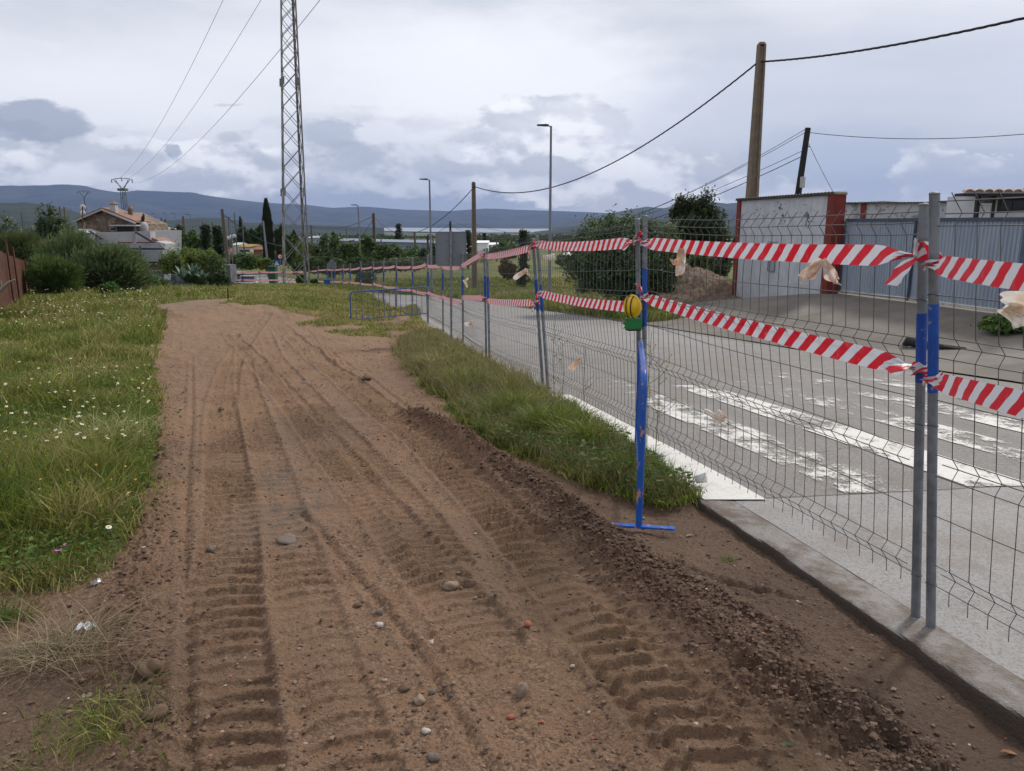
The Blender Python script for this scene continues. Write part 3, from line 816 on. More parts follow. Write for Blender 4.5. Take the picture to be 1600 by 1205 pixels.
def panel(A0, A1, B0, B1, flip, band, label, near):
    o = thing('mesh_fence_panel', (A0+B0)/2, label, 'fence panel', 'mesh fence panels with red and white tape beside the road')
    for (p, q, bd) in ((A0, A1, band[0]), (B0, B1, band[1])):
        n = 12 if near else 8; r = .0205
        m = MB(); m.tube([p, p.lerp(q, 1)], r, n); m.lathe((q.x, q.y, q.z-.004), [(r, 0), (r*1.08, .004), (r*.9, .010), (0, .012)], n)
        po = m.build('post', M_GALV, o)
        m = MB(); m.tube([p.lerp(q, bd[1]), p.lerp(q, bd[0])], r+.0012, n, caps=False); m.build('blue_band', M_BLUEP, po)
        if near:
            for v in (.79, .5, .12):
                m = MB()
                c = p.lerp(q, v); m.tube([c+Vector((math.cos(a)*(r+.003), math.sin(a)*(r+.003), .004*math.sin(2*a))) for a in np.linspace(0, 2*math.pi, 12)], .0022, 4)
                m.build('wire_tie', M_GALVW, po)
    L = (B0-A0).length; d = (B0-A0).normalized(); nrm = Vector((d.y, -d.x, 0)) * (-1 if d.y > 0 else 1)   # towards the soil side
    if nrm.x > 0: nrm = -nrm
    if flip: nrm = -nrm
    rad = .0021 if near else .0024
    g0, g1 = A0.lerp(A1, 0), A1
    P = lambda u, v: (A0.lerp(B0, u)).lerp(A1.lerp(B1, u), v)
    sg = lambda u: Vector((0, 0, -.012*math.sin(math.pi*u)))
    wob = [random.uniform(-.004, .004) for _ in range(60)]
    ph = random.random()*6
    bulge = lambda u, v: nrm*(.035*math.sin(math.pi*u)*math.sin(2.2*v*math.pi+ph))
    m = MB(); nu = 14 if near else 7
    u0 = .02/L
    for v in HW:
        off = nrm*(.034 if v in FOLD else 0)
        m.tube([P(u, v)+off+sg(u)+bulge(u, v)+Vector((0, 0, wob[int(u*40)] if near else 0)) for u in np.linspace(u0, 1-u0, nu)], rad*1.15, 4 if near else 3, caps=False)
    K = int(L/.1)
    for k in range(1, K):
        u = k/K; pts = [(0.085, 0), (.12, 0), (.145, 1), (.17, 0), (.27, 0), (.385, 0), (.41, 1), (.435, 0), (.55, 0), (.655, 0), (.68, 1), (.705, 0), (.80, 0), (.935, 0), (.96, 1), (.985, 0), (1.0, -.6)]
        m.tube([P(u+(wob[(k*7+i) % 60]*.0012), v)+nrm*.034*w+sg(u)+bulge(u, v) for i, (v, w) in enumerate(pts)], rad, 4 if near else 3, caps=False)
    m.build('wire_mesh', M_GALVW, o)
    return o
# near-right panel leaving the frame
b0, t0 = jt(JOINTS[0], 1)
bE = Vector((2.95, -.15, .02)); tE = bE+Vector((-.02, 0, 1.97))
PANELS = [(b0, t0, bE, tE, 'near')]
panel(b0, t0, bE, tE, True, (JOINTS[0][4], (.77, .6)), 'mesh fence panel nearest the camera, cut off at the right edge', True)
names = ['mesh fence panel before the crossing, left of the nearest grey and blue posts',
 'mesh fence panel beyond the yellow lamp, in front of the round bush',
 'mesh fence panel with a peach rag, immediately left of the leaning post pair',
 'mesh fence panel just right of and behind the grey sign back',
 'mesh fence panel partly hidden behind the grey sign back']
for i in range(len(JOINTS)-1):
    a, at_ = jt(JOINTS[i+1], 1); b, bt = jt(JOINTS[i], 0)
    if i < len(names): lb = names[i]
    else: lb = 'distant mesh fence panel'
    if i == 5: lb = 'mesh fence panel seen through the far blue crowd barrier, beside its right end'
    if i == 6: lb = 'mesh fence panel behind the middle of the far blue crowd barrier'
    if i == 7: lb = 'mesh fence panel behind the left half of the far blue crowd barrier'
    if i == 8: lb = 'mesh fence panel just beyond the left end of the far blue crowd barrier'
    if i == 9: lb = 'mesh fence panel right of the small blue roadworks sign, first one beyond the barrier'
    if i == 10: lb = 'mesh fence panel directly behind the dry grass, in front of the low road sign back'
    if i > 10: lb = ['mesh fence panel immediately left of the low triangular sign back', 'mesh fence panel two left of the low triangular sign back',
                     'mesh fence panel three left of the low triangular sign back', 'mesh fence panel next to the far end just right of the pylon legs',
                     'mesh fence panel right at the pylon, farthest of the straight fence run', 'last mesh fence panel at the bend behind the pylon'][i-11]
    panel(a, at_, b, bt, False, (JOINTS[i+1][4], JOINTS[i][3]), lb, i < 3)
    PANELS.append((a, at_, b, bt, i))
# fence across the lane by the parked cars
FARP = [(474, 417, 63.5), (441, 424, 65.5), (405, 428, 67.2), (378, 428, 68.5), (350, 428, 69.5)]
fp = []
for px, py, Y in FARP:
    t = at(px, py-4, Y); b = Vector((t.x+.03, t.y, Hs(t.x, t.y)-.02)); t = b+(Vector((0, 0, 2.0))); fp.append((b, t))
for i in range(len(fp)-1):
    lb = ['mesh fence panel across the lane, between the pylon legs', 'mesh fence panel across the lane just left of the pylon',
          'mesh fence panel across the lane right of the silver car', 'mesh fence panel standing in front of the parked cars'][i]
    panel(fp[i][0], fp[i][1], fp[i+1][0], fp[i+1][1], False, ((.77, .6), (.77, .6)), lb, False)

# ------------------------------------------------------------ striped tape
def f(t, b, o):
    uv = t.n('ShaderNodeUVMap'); uv.uv_map = 'UVMap'
    u, v, _ = t.sep(uv.outputs[0])
    s = ((u - v*.10)/.148).fract()
    st = s.sst(.50, .52)
    n = t.noise(t.objco(), 22, 4, .6)
    c = t.mix(st, (.62, .012, .030), (.66, .68, .72))
    c = t.mix(n.sst(.55, .75)*.25, c, (.50, .40, .38))
    t.l(c, b.inputs['Base Color']); b.inputs['Roughness'].default_value = .38
    tl = t.n('ShaderNodeBsdfTranslucent'); t.l(c, tl.inputs[0]); mx = t.n('ShaderNodeMixShader'); mx.inputs[0].default_value = .30
    t.l(b.outputs[0], mx.inputs[1]); t.l(tl.outputs[0], mx.inputs[2]); t.l(mx.outputs[0], o.inputs[0])
M_TAPE = mat('red_white_striped_tape', f)
def ribbon(rows, us):
    """rows: list of (list of points across); us: u per row -> mesh with uv"""
    nr, nc = len(rows), len(rows[0]); me = bpy.data.meshes.new('ribbon')
    me.from_pydata([tuple(p) for r in rows for p in r], [], [(i*nc+j, i*nc+j+1, (i+1)*nc+j+1, (i+1)*nc+j) for i in range(nr-1) for j in range(nc-1)])
    uvl = me.uv_layers.new(name='UVMap')
    for l in me.loops:
        i, j = divmod(l.vertex_index, nc); uvl.data[l.index].uv = (us[i], j/(nc-1))
    me.polygons.foreach_set('use_smooth', [True]*len(me.polygons))
    return me
def tape_rows(a, b, width, side, sag=0, pinch=(1, 1), seed=0, n=None, curl=.012, lead=.13):
    """a strip between two knots, full width between, gathered into folds at its ends"""
    rg = random.Random(seed); L = (b-a).length; n = n or max(24, int(L*26)); nc = 7
    d = (b-a).normalized(); rows = []; us = []
    f1, f2, ph = rg.uniform(1.5, 3), rg.uniform(5, 9), rg.uniform(0, 6)
    for i in range(n+1):
        t = i/n; s = t*L
        g0 = min(1, s/(lead*2.2)) if pinch[0] else 1; g1 = min(1, (L-s)/(lead*2.2)) if pinch[1] else 1
        g = min(g0, g1); g = g*g*(3-2*g); w = width*(.22+.78*g)
        c = a.lerp(b, t)+Vector((0, 0, -sag*4*t*(1-t)))
        tw = .10*math.sin(f1*t*6.28+ph) + (1-g)*1.1*math.sin(ph*3)
        upv = d.cross(side); upv = (upv if upv.z > 0 else -upv).normalized() if abs(upv.z) > .02 else upv.normalized()
        up = (upv*math.cos(tw)+side*math.sin(tw))
        row = []
        for j in range(nc):
            v = j/(nc-1)-.5
            fold = (1-g)*(.022*math.sin(v*19+ph+s*9))+curl*math.sin(f2*s+v*5+ph)*.08+.0012*math.sin(s*31+v*8)
            row.append(c+up*v*w+side*fold)
        rows.append(row); us.append(s)
    return rows, us
TL = []
def tape(a, b, side, label, sag, seed, tails=(), width=.098, pinch=(1, 1), grp='red and white barrier tapes tied along the fence'):
    rows, us = tape_rows(a, b, width, side, sag, pinch, seed)
    me = ribbon(rows, us); me.materials.append(M_TAPE)
    o = bpy.data.objects.new('barrier_tape', me); COL.objects.link(o); tag(o, label, 'barrier tape', grp)
    for k, (p, q, w) in enumerate(tails):
        rows, us = tape_rows(p, q, w, side, -.02, (1, 0), seed*7+k, 16, .03, .05)
        me = ribbon(rows, [u+random.random() for u in [0]][0:1]*0+us); me.materials.append(M_TAPE)
        c = bpy.data.objects.new('tape_tail', me); COL.objects.link(c); c.parent = o
    return o
def knot(p, side, o, seed, r=.034):
    rg = random.Random(seed); rows = []; us = []
    for i in range(15):
        a = i/14*2*math.pi; row = []
        for j in range(4):
            row.append(p+Vector((math.cos(a)*(r+rg.uniform(-.004, .006)), math.sin(a)*(r+rg.uniform(-.004, .006)), (j/3-.5)*.035*(1+.6*math.sin(a*2+seed))+rg.uniform(-.003, .003)-.01*math.sin(a))))
        rows.append(row); us.append(i*.02)
    me = ribbon(rows, us); me.materials.append(M_TAPE)
    c = bpy.data.objects.new('tape_knot', me); COL.objects.link(c); c.parent = o
def onp(b, t, y):
    """point of a post at picture height y"""
    lo, hi = 0., 1.
    for _ in range(30):
        m = (lo+hi)/2; p = b.lerp(t, m)-Vector((0, 0, CAM_H)); yy = 602.5-FPX*((-SP*p.y*-1*-1 + 0) if False else ((p.z*CP+p.y*SP)/(p.y*CP-p.z*SP)))
        if yy > y: lo = m
        else: hi = m
    return b.lerp(t, lo)
# heights on the posts where the tapes are tied (picture rows), top and bottom run
TY = {0: ((400, 408), (575, 590)), 1: ((378, 379), (480, 464)), 2: ((387, 381), (473, 458)), 3: ((396, 401), (466, 470))}
side0 = Vector((-1, -.24, 0)).normalized()
off = side0*.034
tl_names = ['tape stretched across the panel before the pedestrian crossing', 'tape stretched past the round bush to the yellow lamp', 'tape between the leaning posts and the next post pair', 'tape just right of the grey sign back']
for i in range(len(PANELS)-1):
    a, at_, b, bt, k = PANELS[i+1]
    for run in (0, 1):
        if i < 3: pa = onp(a, at_, TY[i+1][run][1]); pb = onp(b, bt, TY[i][run][0])
        elif i == 3: pa = a.lerp(at_, (.86, .53)[run]); pb = onp(b, bt, TY[3][run][0])
        else:
            pa = a.lerp(at_, (.85, .46)[run]+random.uniform(-.02, .02)); pb = b.lerp(bt, (.85, .46)[run]+random.uniform(-.02, .02))
        tails = ()
        rn = ('upper', 'lower')[run]
        if i == 0 and run == 0: tails = ((pb+off, at(1394, 446, pb.y-.03), .085), (pb+off*1.3+Vector((0, 0, .0)), at(1437, 376, pb.y-.03), .09), (at(1440, 377, pb.y-.05), at(1464, 409, pb.y-.09), .07))
        if i == 0 and run == 1: tails = ((pb+off, at(1391, 583, pb.y-.03), .08), (pb+off+Vector((0, 0, -.03)), at(1466, 590, pb.y-.08), .04))
        if i == 1 and run == 0: tails = ((pb+off, at(973, 391, pb.y-.03), .075), (pb+off, at(1003, 363, pb.y-.03), .06))
        if i == 1 and run == 1: tails = ((pb+off*1.5, at(998, 486, pb.y-.04), .085), (at(1008, 464, pb.y-.04), at(993, 443, pb.y-.04), .045))
        if i == 2: tails = ((pb+off, pb+off+Vector((-.05, -.45, -.11 if run == 0 else -.09)), .07), (pb+off, at(842, 372 if run == 0 else 457, pb.y-.1), .06))
        if i in (3, 5): tails = ((pb+off, pb+off+Vector((-.06, -.1, -.16)), .07),)
        if i < 4: lb = rn+' striped '+tl_names[i]
        else: lb = rn+' striped tape on the '+['panel half hidden by the grey sign', 'panel beside the right end of the far blue barrier', 'panel behind the right half of the far blue barrier', 'panel behind the left half of the far blue barrier',
             'panel just past the left end of the far blue barrier', 'second panel past the left end of the far blue barrier', 'panel behind the dry grass rise', 'panel right of the small triangular sign back', 'panel left of the small triangular sign back', 'panel halfway from that sign to the pylon', 'panel just right of the pylon legs', 'panel seen beside the right pylon leg', 'panel seen between the pylon legs'][i-4]
        o = tape(pa+off, pb+off, side0, lb, (.02, .035, .02, .0, .03)[min(i, 4)]*(1 if run == 0 else .8), 10+i*2+run, tails)
        if i < 4:
            knot(pb, side0, o, i*2+run); knot(pa, side0, o, i*2+run+40)
a, t_, b, bt, k = PANELS[0]
for run, y0, y1 in ((0, 412, 425), (1, 592, 622)):
    pa = onp(a, t_, y0); pb = at(1600, y1, 2.36); d = pb-pa; pb = pa+d*3
    sd = Vector((-d.y, d.x, 0)).normalized(); sd = -sd if sd.x > 0 else sd
    o = tape(pa+sd*.03, pb+sd*.03, sd, ('upper' if run == 0 else 'lower')+' striped tape leaving the photo at the right edge', .015, 77+run, (), .082)
    knot(pa, sd, o, 90+run)
for i in range(len(fp)-1):
    for run in (0, 1):
        (a, a1), (b, b1) = fp[i], fp[i+1]; v = (.88, .55)[run]
        o = tape(a.lerp(a1, v)+Vector((0, -.05, 0)), b.lerp(b1, v)+Vector((0, -.05, 0)), Vector((0, -1, 0)), ('upper', 'lower')[run]+' striped tape '+['between the pylon legs across the lane', 'across the lane just left of the pylon', 'across the lane right of the silver car', 'crossing in front of the parked cars'][i], .03, 120+i*2+run, (), .13, grp='red and white tapes across the lane')

# torn rags and bits of bleached plastic on the wires
def rag_mat(name, c1, c2):
    def f(t, b, o):
        p = t.objco(); c = t.mix(t.noise(p, 9, 5, .6).sst(.42, .62), c1, c2); t.l(c, b.inputs['Base Color']); b.inputs['Roughness'].default_value = .7
        tl = t.n('ShaderNodeBsdfTranslucent'); t.l(c, tl.inputs[0]); mx = t.n('ShaderNodeMixShader'); mx.inputs[0].default_value = .35
        t.l(b.outputs[0], mx.inputs[1]); t.l(tl.outputs[0], mx.inputs[2]); t.l(mx.outputs[0], o.inputs[0])
    return mat(name, f)
M_RAG = rag_mat('bleached_peach_plastic', (.84, .80, .74), (.78, .52, .36))
M_RAG2 = rag_mat('bleached_cream_plastic', (.86, .85, .80), (.80, .66, .50))
def rag(lobes, label, m, seed, cat='torn tape'):
    """lobes: (p, q, w0, w1)"""
    rg = random.Random(seed); p0 = lobes[0][0]
    o = thing('torn_tape_scrap', p0, label, cat)
    for li, (p, q, w0, w1) in enumerate(lobes):
        d = (q-p); L = d.length; d.normalize(); sx = d.cross(Vector((0, 1, 0))).normalized(); nn = 12; rows = []; ph = rg.uniform(0, 6)
        for i in range(nn+1):
            t = i/nn; w = (w0+(w1-w0)*math.sin(min(1, t*1.25)*math.pi/2))*(1-.55*max(0, t-.8)/.2*rg.uniform(.4, 1))
            c = p.lerp(q, t)+Vector((0, .02*math.sin(t*5+ph), 0))+sx*.012*math.sin(t*4+ph)
            rows.append([c+sx*(j/6-.5)*w+Vector((0, .014*math.sin(j*1.9+t*6+ph), 0))+d*(rg.uniform(-.02, .02)*L*2 if i == nn else 0) for j in range(7)])
        me = ribbon(rows, [i*.1 for i in range(nn+1)]); me.materials.append(m)
        me.transform(Matrix.Translation(-p0)); c = bpy.data.objects.new('torn_strip', me); COL.objects.link(c); c.parent = o
Y0 = 3.9
rag([(at(1283, 404, Y0), at(1256, 437, Y0), .03, .075), (at(1286, 405, Y0), at(1306, 440, Y0), .03, .065), (at(1272, 424, Y0-.01), at(1252, 446, Y0-.02), .02, .02), (at(1304, 436, Y0), at(1312, 448, Y0), .03, .012)],
    'torn peach strip hanging in two tails in front of the white wall', M_RAG, 1)
Y0 = 5.7
rag([(at(1065, 388, Y0), at(1060, 430, Y0), .04, .075), (at(1058, 408, Y0), at(1046, 408, Y0), .05, .03), (at(1068, 392, Y0), at(1070, 415, Y0), .03, .03)],
    'torn peach strip hanging from the top tape beside the brown soil heap', M_RAG, 2)
rag([(at(1574, 478, 2.5), at(1618, 468, 2.45), .05, .10), (at(1572, 482, 2.5), at(1592, 508, 2.46), .05, .05), (at(1590, 472, 2.5), at(1600, 492, 2.46), .08, .09)],
    'pale cream rag on the fence wire at the right edge of the photo', M_RAG2, 3)
rag([(at(823, 420, 10.6), at(804, 437, 10.6), .05, .07), (at(823, 420, 10.6), at(825, 432, 10.6), .05, .04)], 'small peach rag on the mesh between the grey sign and the leaning posts', M_RAG, 4)
rag([(at(848, 400, 9.8), at(866, 402, 9.8), .03, .07), (at(866, 400, 9.8), at(858, 408, 9.8), .05, .03)], 'white rag on the mesh right of the leaning posts, below the top tape', M_RAG2, 5)
rag([(at(726, 437, 16), at(729, 450, 16), .06, .05), (at(726, 438, 16), at(732, 436, 16), .05, .05)], 'small cream rag tied to the post right of the grey sign', M_RAG2, 6)
rag([(at(906, 558, 7.9), at(892, 580, 7.9), .02, .07), (at(906, 556, 7.9), at(909, 561, 7.9), .03, .02)], 'peach scrap low on the mesh above the verge grass', M_RAG, 7)
rag([(at(1100, 646, 5.0), at(1134, 654, 5.0), .03, .045), (at(1122, 648, 5), at(1134, 648, 5), .03, .03)], 'orange and white scrap low on the mesh over the white kerb line', M_RAG, 8)
rag([(at(726, 507, 15.5), at(739, 504, 15.5), .07, .10), (at(737, 504, 15.5), at(740, 514, 15.5), .05, .05)], 'cream scrap low on the mesh near the foot of the grey sign post', M_RAG2, 9)

# ------------------------------------------------------------ crowd barriers
def barrier(A, B, h, label, nbars, m, foot=True, ground=0):
    """A, B: points on the ground under the two legs"""
    o = thing('crowd_barrier', (A+B)/2, label, 'barrier', 'blue crowd barriers')
    d = (B-A).normalized(); L = (B-A).length; up = Vector((0, 0, 1)); r = .021; cr = .11
    pts = [A+up*.02]
    for k in range(7):
        a = k/6*math.pi/2; pts.append(A+up*(h-cr+cr*math.sin(a))+d*(cr-cr*math.cos(a)))
    for k in range(7):
        a = k/6*math.pi/2; pts.append(B+up*(h-cr+cr*math.cos(a))-d*(cr-cr*math.sin(a)))
    pts.append(B+up*.02)
    MB().tube(pts, r, 14).build('frame', m, o)
    MB().tube([A+up*.22+d*r, B+up*.22-d*r], .014, 10).build('bottom_rail', m, o)
    for k in range(nbars):
        u = (k+1)/(nbars+1); p = A+d*L*u
        MB().tube([p+up*.22, p+up*(h-.01)], .0075, 8).build('bar', m, o)
    if foot:
        n = Vector((-d.y, d.x, 0))
        for p in (A, B):
            mm = MB(); mm.bar(p-n*.22+up*.010, p+n*.22+up*.012, .045, .014); mm.build('foot', m, o, .002)
    return o
A = gp(998, 824); A = Vector((A.x, A.y, A.z-.005)); bx = at(1000, 560, 6.25)
B = Vector((bx.x, 6.25, Hs(bx.x, 6.25)+.02))
barrier(A, B, .98, 'blue crowd barrier with chipped paint seen end-on, its near foot on the bare soil', 14, M_BARR)
q = at(549, 511, 23.8); A = Vector((q.x, 23.8, q.z)); q = at(668, 500, 25.2); B = Vector((q.x, 25.2, q.z))
barrier(A, B, 1.08, 'blue crowd barrier seen side-on at the edge of the bare soil, left of the fence', 13, M_BARR2, False)

# ------------------------------------------------------------ warning lamp on the post
def warning_lamp():
    c = at(988, 479, 6.52); s = 6.6/FPX
    o = thing('warning_lamp', c+Vector((0, 0, -.17)), 'yellow roadworks warning lamp on a green battery box tied to the fence post', 'warning lamp')
    Mx = Matrix.Translation(c) @ Matrix.Rotation(R(-56), 4, 'Z') @ Matrix.Rotation(R(90), 4, 'X')
    ye = simple('yellow_lamp_plastic', (.72, .47, .02), .3, 0, .08); gr = simple('green_plastic', (.012, .16, .04), .4, 0, .15); bk = simple('black_plastic', (.012, .012, .012), .5)
    MB().lathe((0, 0, 0), [(0, .045), (.03, .044), (.06, .034), (.084, .012), (.09, 0), (.084, -.012), (.06, -.034), (.03, -.044), (0, -.045)], 28, M=Mx).build('lens', ye, o)
    MB().lathe((0, 0, 0), [(.088, .010), (.099, .012), (.101, 0), (.099, -.012), (.088, -.010)], 28, M=Mx).build('rim', ye, o)
    m = MB()
    for k in (-1, 1):
        m.tube([Mx @ Vector((k*.028+.012*math.cos(a)*0, .094*math.sin(a), .047*math.cos(a)+.002)) for a in np.linspace(-1.5, 1.5, 14)], .0045, 6)
    m.build('lens_ridge', bk, o)
    M2 = Matrix.Translation(c+Vector((.015, 0, 0))) @ Matrix.Rotation(R(15), 4, 'Z')
    MB().box((0, 0, -.145), (.13, .085, .095), M=M2).build('battery_box', gr, o, .008)
    MB().box((0, 0, -.198), (.12, .078, .012), M=M2).build('box_base', bk, o, .003)
    m = MB(); m.add([(-.06, -.05, -.12), (-.135, -.05, -.13), (-.095, -.05, -.152), (-.12, -.05, -.18), (-.06, -.05, -.17)], [(0, 1, 2, 3, 4)], M=M2)
    m.box((-.06, -.0, -.105), (.03, .05, .01), M=M2); m.build('bracket', gr, o)
warning_lamp()

# ------------------------------------------------------------ sign backs
def sign_back(px0, py0, px1, py1, post_px, base_py, Y, label, tri=False):
    a = at(px0, py0, Y); b = at(px1, py1, Y); bx = at(post_px, base_py, Y-.04); g = Vector((bx.x, Y-.04, Hs(bx.x, Y)-.05))
    o = thing('road_sign', g, label, 'road sign')
    w = b.x-a.x; h = a.z-b.z; c = (a+b)/2; r = min(w, h)*.10
    if tri: poly = [(-w/2, -h/2), (w/2, -h/2), (w/2, h*.05), (w*.12, h/2), (-w*.12, h/2), (-w/2, h*.05)]
    else:
        poly = []
        for cx, cz, s in ((w/2-r, h/2-r, 0), (-w/2+r, h/2-r, 90), (-w/2+r, -h/2+r, 180), (w/2-r, -h/2+r, 270)):
            for k in range(6): poly.append((cx+r*math.cos(R(s+k*18)), cz+r*math.sin(R(s+k*18))))
    M = Matrix.Translation((c.x, Y, c.z)) @ Matrix.Rotation(R(3), 4, 'Z') @ Matrix.Rotation(R(90), 4, 'X')
    MB().prism(poly, -.006, .006, M=M).build('panel', simple('grey_sign_back', (.175, .195, .215), .5, .3, .08, 3), o, .003)
    m = MB(); n = len(poly); m.add([(p[0], p[1], .018) for p in poly]+[(p[0]*.965, p[1]*.965, .018) for p in poly]+[(p[0], p[1], -.002) for p in poly], [(i, (i+1) % n, n+(i+1) % n, n+i) for i in range(n)]+[(i, 2*n+i, 2*n+(i+1) % n, (i+1) % n) for i in range(n)], M=M)
    m.build('rim', M_GALV, o)
    m = MB(); m.bar(g, Vector((g.x+.03, Y-.04, c.z+h/2+.02)), .045 if not tri else .08, .045); m.build('post', M_GALV, o, .004)
    m = MB()
    for z in (-.25, .25): m.box((c.x, Y-.018, c.z+z*h), (w*.30, .012, .03))
    m.build('clamp', M_GALV, o)
sign_back(680, 362, 729, 416, 705, 523, 17.0, 'grey back of a square road sign on a steel post in the verge grass')
sign_back(511, 406, 526, 420, 519, 454, 46.0, 'small grey back of a triangular road sign beyond the dry grass', True)
# ------------------------------------------------------------ lattice pylon
def lattice_pylon():
    Y = 45.0; g = at(462, 449, Y); base = Vector((g.x, Y, Hs(g.x, Y)))
    hw0, hw1, Ht = .70, .28, 19.0
    o = thing('lattice_pylon', base, 'tall grey steel lattice pylon on a brick base in the dry grass', 'pylon')
    top = at(449, 0, Y); k = (top.x-base.x)/(top.z-base.z)
    M = Matrix.Translation(base) @ Matrix.Rotation(R(24), 4, 'Z')
    lean = Vector((k, 0, 0))
    def C(sx, sy, h):
        w = hw0+(hw1-hw0)*min(1, h/Ht)
        p = M @ Vector((sx*w*.93, sy*w*.93, h)); return p+lean*h
    st = simple('pylon_steel', (.25, .245, .24), .6, .4, .3, 5, 0, (.13, .09, .065))
    cor = [(-1, -1), (1, -1), (1, 1), (-1, 1)]
    for i, (sx, sy) in enumerate(cor):
        m = MB(); m.angle(C(sx, sy, .15), C(sx, sy, Ht), .085, .012, 0, R(90*i+24)); 
        m.build('leg', st, o)
    hs = [.2]; h = .2
    while h < Ht-.3:
        h += max(.60, 2.05*(hw0+(hw1-hw0)*h/Ht)); hs.append(min(h, Ht))
    for f_ in range(4):
        a, b = cor[f_], cor[(f_+1) % 4]
        for i in range(len(hs)-1):
            m = MB(); m.angle(C(*a, hs[i]), C(*b, hs[i+1]), .034, .006); m.build('brace', st, o)
            m = MB(); m.angle(C(*b, hs[i]), C(*a, hs[i+1]), .034, .006, 0, R(180)); m.build('brace', st, o)
    for hh in (5.2, 11.1, 16.8):
        for (sx, sy) in cor:
            m = MB(); p = C(sx, sy, hh); q = C(sx, sy, hh+.42); m.bar(p, q, .11, .11)
            for t in np.linspace(.08, .92, 5):
                c = p.lerp(q, t); m.box(c, (.14, .14, .022))
            m.build('splice_plate', st, o)
    br = simple('crumbling_brick', (.26, .17, .13), .9, 0, .35, 7, .01, (.16, .11, .085))
    m = MB(); n = 0
    for row in range(2):
        for k_ in range(9):
            for s in (-1, 1):
                m.box((-.95+k_*.235+.1*(row % 2), s*.95, .05+row*.075), (.22, .11, .068), 0, random.uniform(-.04, .04), M)
                m.box((s*.98, -.85+k_*.21, .05+row*.075), (.11, .2, .068), 0, random.uniform(-.04, .04), M)
    m.box((0, 0, .02), (1.85, 1.85, .18), 0, 0, M)
    m.build('brick_base', br, o, .006)
    m = MB(); m.box((1.35, -1.1, .04), (.5, .25, .14), 0, .1, M); m.build('concrete_block', M_WHITE, o, .01)
    # crossarm above the frame
    m = MB(); hT = Ht-.6; cb = M @ Vector((0, 0, hT))+lean*hT
    m.bar(cb+Vector((-2.4, 0, 0)), cb+Vector((2.4, 0, 0)), .09); m.bar(cb+Vector((-2.4, 0, 0)), cb+Vector((0, 0, .8)), .05); m.bar(cb+Vector((2.4, 0, 0)), cb+Vector((0, 0, .8)), .05)
    m.build('crossarm', st, o)
    return cb
PYT = lattice_pylon()

# ------------------------------------------------------------ smaller pylons with V heads far off
def v_pylon(px, py_top, Y, half, lattice, label, arm=1.0):
    t = at(px, py_top, Y); g = Vector((t.x, Y, Hs(t.x, Y))); o = thing('power_pylon', g, label, 'pylon', 'distant power pylons')
    st = simple('far_pylon_steel', (.12, .125, .135), .6, .4, .2, 1)
    hV = half*.95; w = .32 if lattice else .16
    zc = t.z-hV
    m = MB()
    if lattice:
        for sx in (-1, 1):
            for sy in (-1, 1): m.bar(g+Vector((sx*w*1.6, sy*w*1.6, 0)), Vector((g.x+sx*w, g.y+sy*w, zc)), .09)
        n = 14
        for i in range(n):
            a, b = i/n, (i+1)/n; s = 1 if i % 2 else -1
            for sy in (-1, 1):
                pa = g.lerp(Vector((g.x, g.y, zc)), a); pb = g.lerp(Vector((g.x, g.y, zc)), b); wa, wb = w*(1.6-.6*a), w*(1.6-.6*b)
                m.bar(pa+Vector((s*wa, sy*wa, 0)), pb+Vector((-s*wb, sy*wb, 0)), .05)
    else: m.bar(g, Vector((g.x, g.y, zc)), w*1.5)
    m.build('mast', st, o)
    m = MB(); c = Vector((g.x, g.y, zc))
    for s in (-1, 1):
        for k in (0, 1):
            m.bar(c+Vector((s*.15*half*(1-k), 0, k*.0)), c+Vector((s*half*(.62+.14*k), 0, hV*(.88-.06*k))), .09)
        for q in (.35, .6, .8): m.bar(c+Vector((s*half*.62*q, 0, hV*.88*q)), c+Vector((s*half*.80*q, 0, hV*.82*q*.9)), .05)
    pts = [c+Vector((x*half, 0, hV*(1.0-.16*x*x))) for x in np.linspace(-1, 1, 9)]
    m.tube(pts, .07, 5)
    m.build('v_head', st, o)
    if lattice: m = MB(); m.box((g.x, g.y, zc-.2), (1.5, 1.2, .45)); m.build('collar', st, o)
    for x in (-1, 0, 1):
        m = MB(); p = c+Vector((x*half*.97, 0, hV*(1-.16*x*x))); m.tube([p, p-Vector((0, 0, hV*.3))], .09, 6); m.build('insulator', st, o)
    return [c+Vector((x*half*.97, 0, hV*(1-.16*x*x)-hV*.3)) for x in (-1, 0, 1)]
V1 = v_pylon(190, 278.5, 150, 2.0, True, 'steel lattice pylon with a V head behind the stone house')
v_pylon(130.5, 298.5, 230, 1.85, False, 'slim pylon with a V head left of the stone house roof')
v_pylon(106, 326.5, 330, 1.6, False, 'tiny far pylon with a V head just right of the dark trees')

def cable(a, b, sag, r, label, n=28, m=None, twist=False, name='power_cable', cat='cable', grp=None):
    o = MB(); P = [a.lerp(b, t)-Vector((0, 0, sag*4*t*(1-t))) for t in np.linspace(0, 1, n)]
    if twist:
        L = (b-a).length; N = int(L*9); d = (b-a).normalized(); s1 = d.cross(Vector((0, 0, 1))).normalized(); s2 = s1.cross(d)
        for k in range(3):
            o.tube([a.lerp(b, t)-Vector((0, 0, sag*4*t*(1-t)))+(s1*math.cos(t*L*5.2+k*2.09)+s2*math.sin(t*L*5.2+k*2.09))*r*.85 for t in np.linspace(0, 1, N)], r, 4, caps=False)
    else: o.tube(P, r, 5)
    q = o.build(name, m or M_WIREBLK); return tag(q, label, cat, grp)
M_ALU = simple('bare_conductor', (.33, .34, .36), .5, .2)
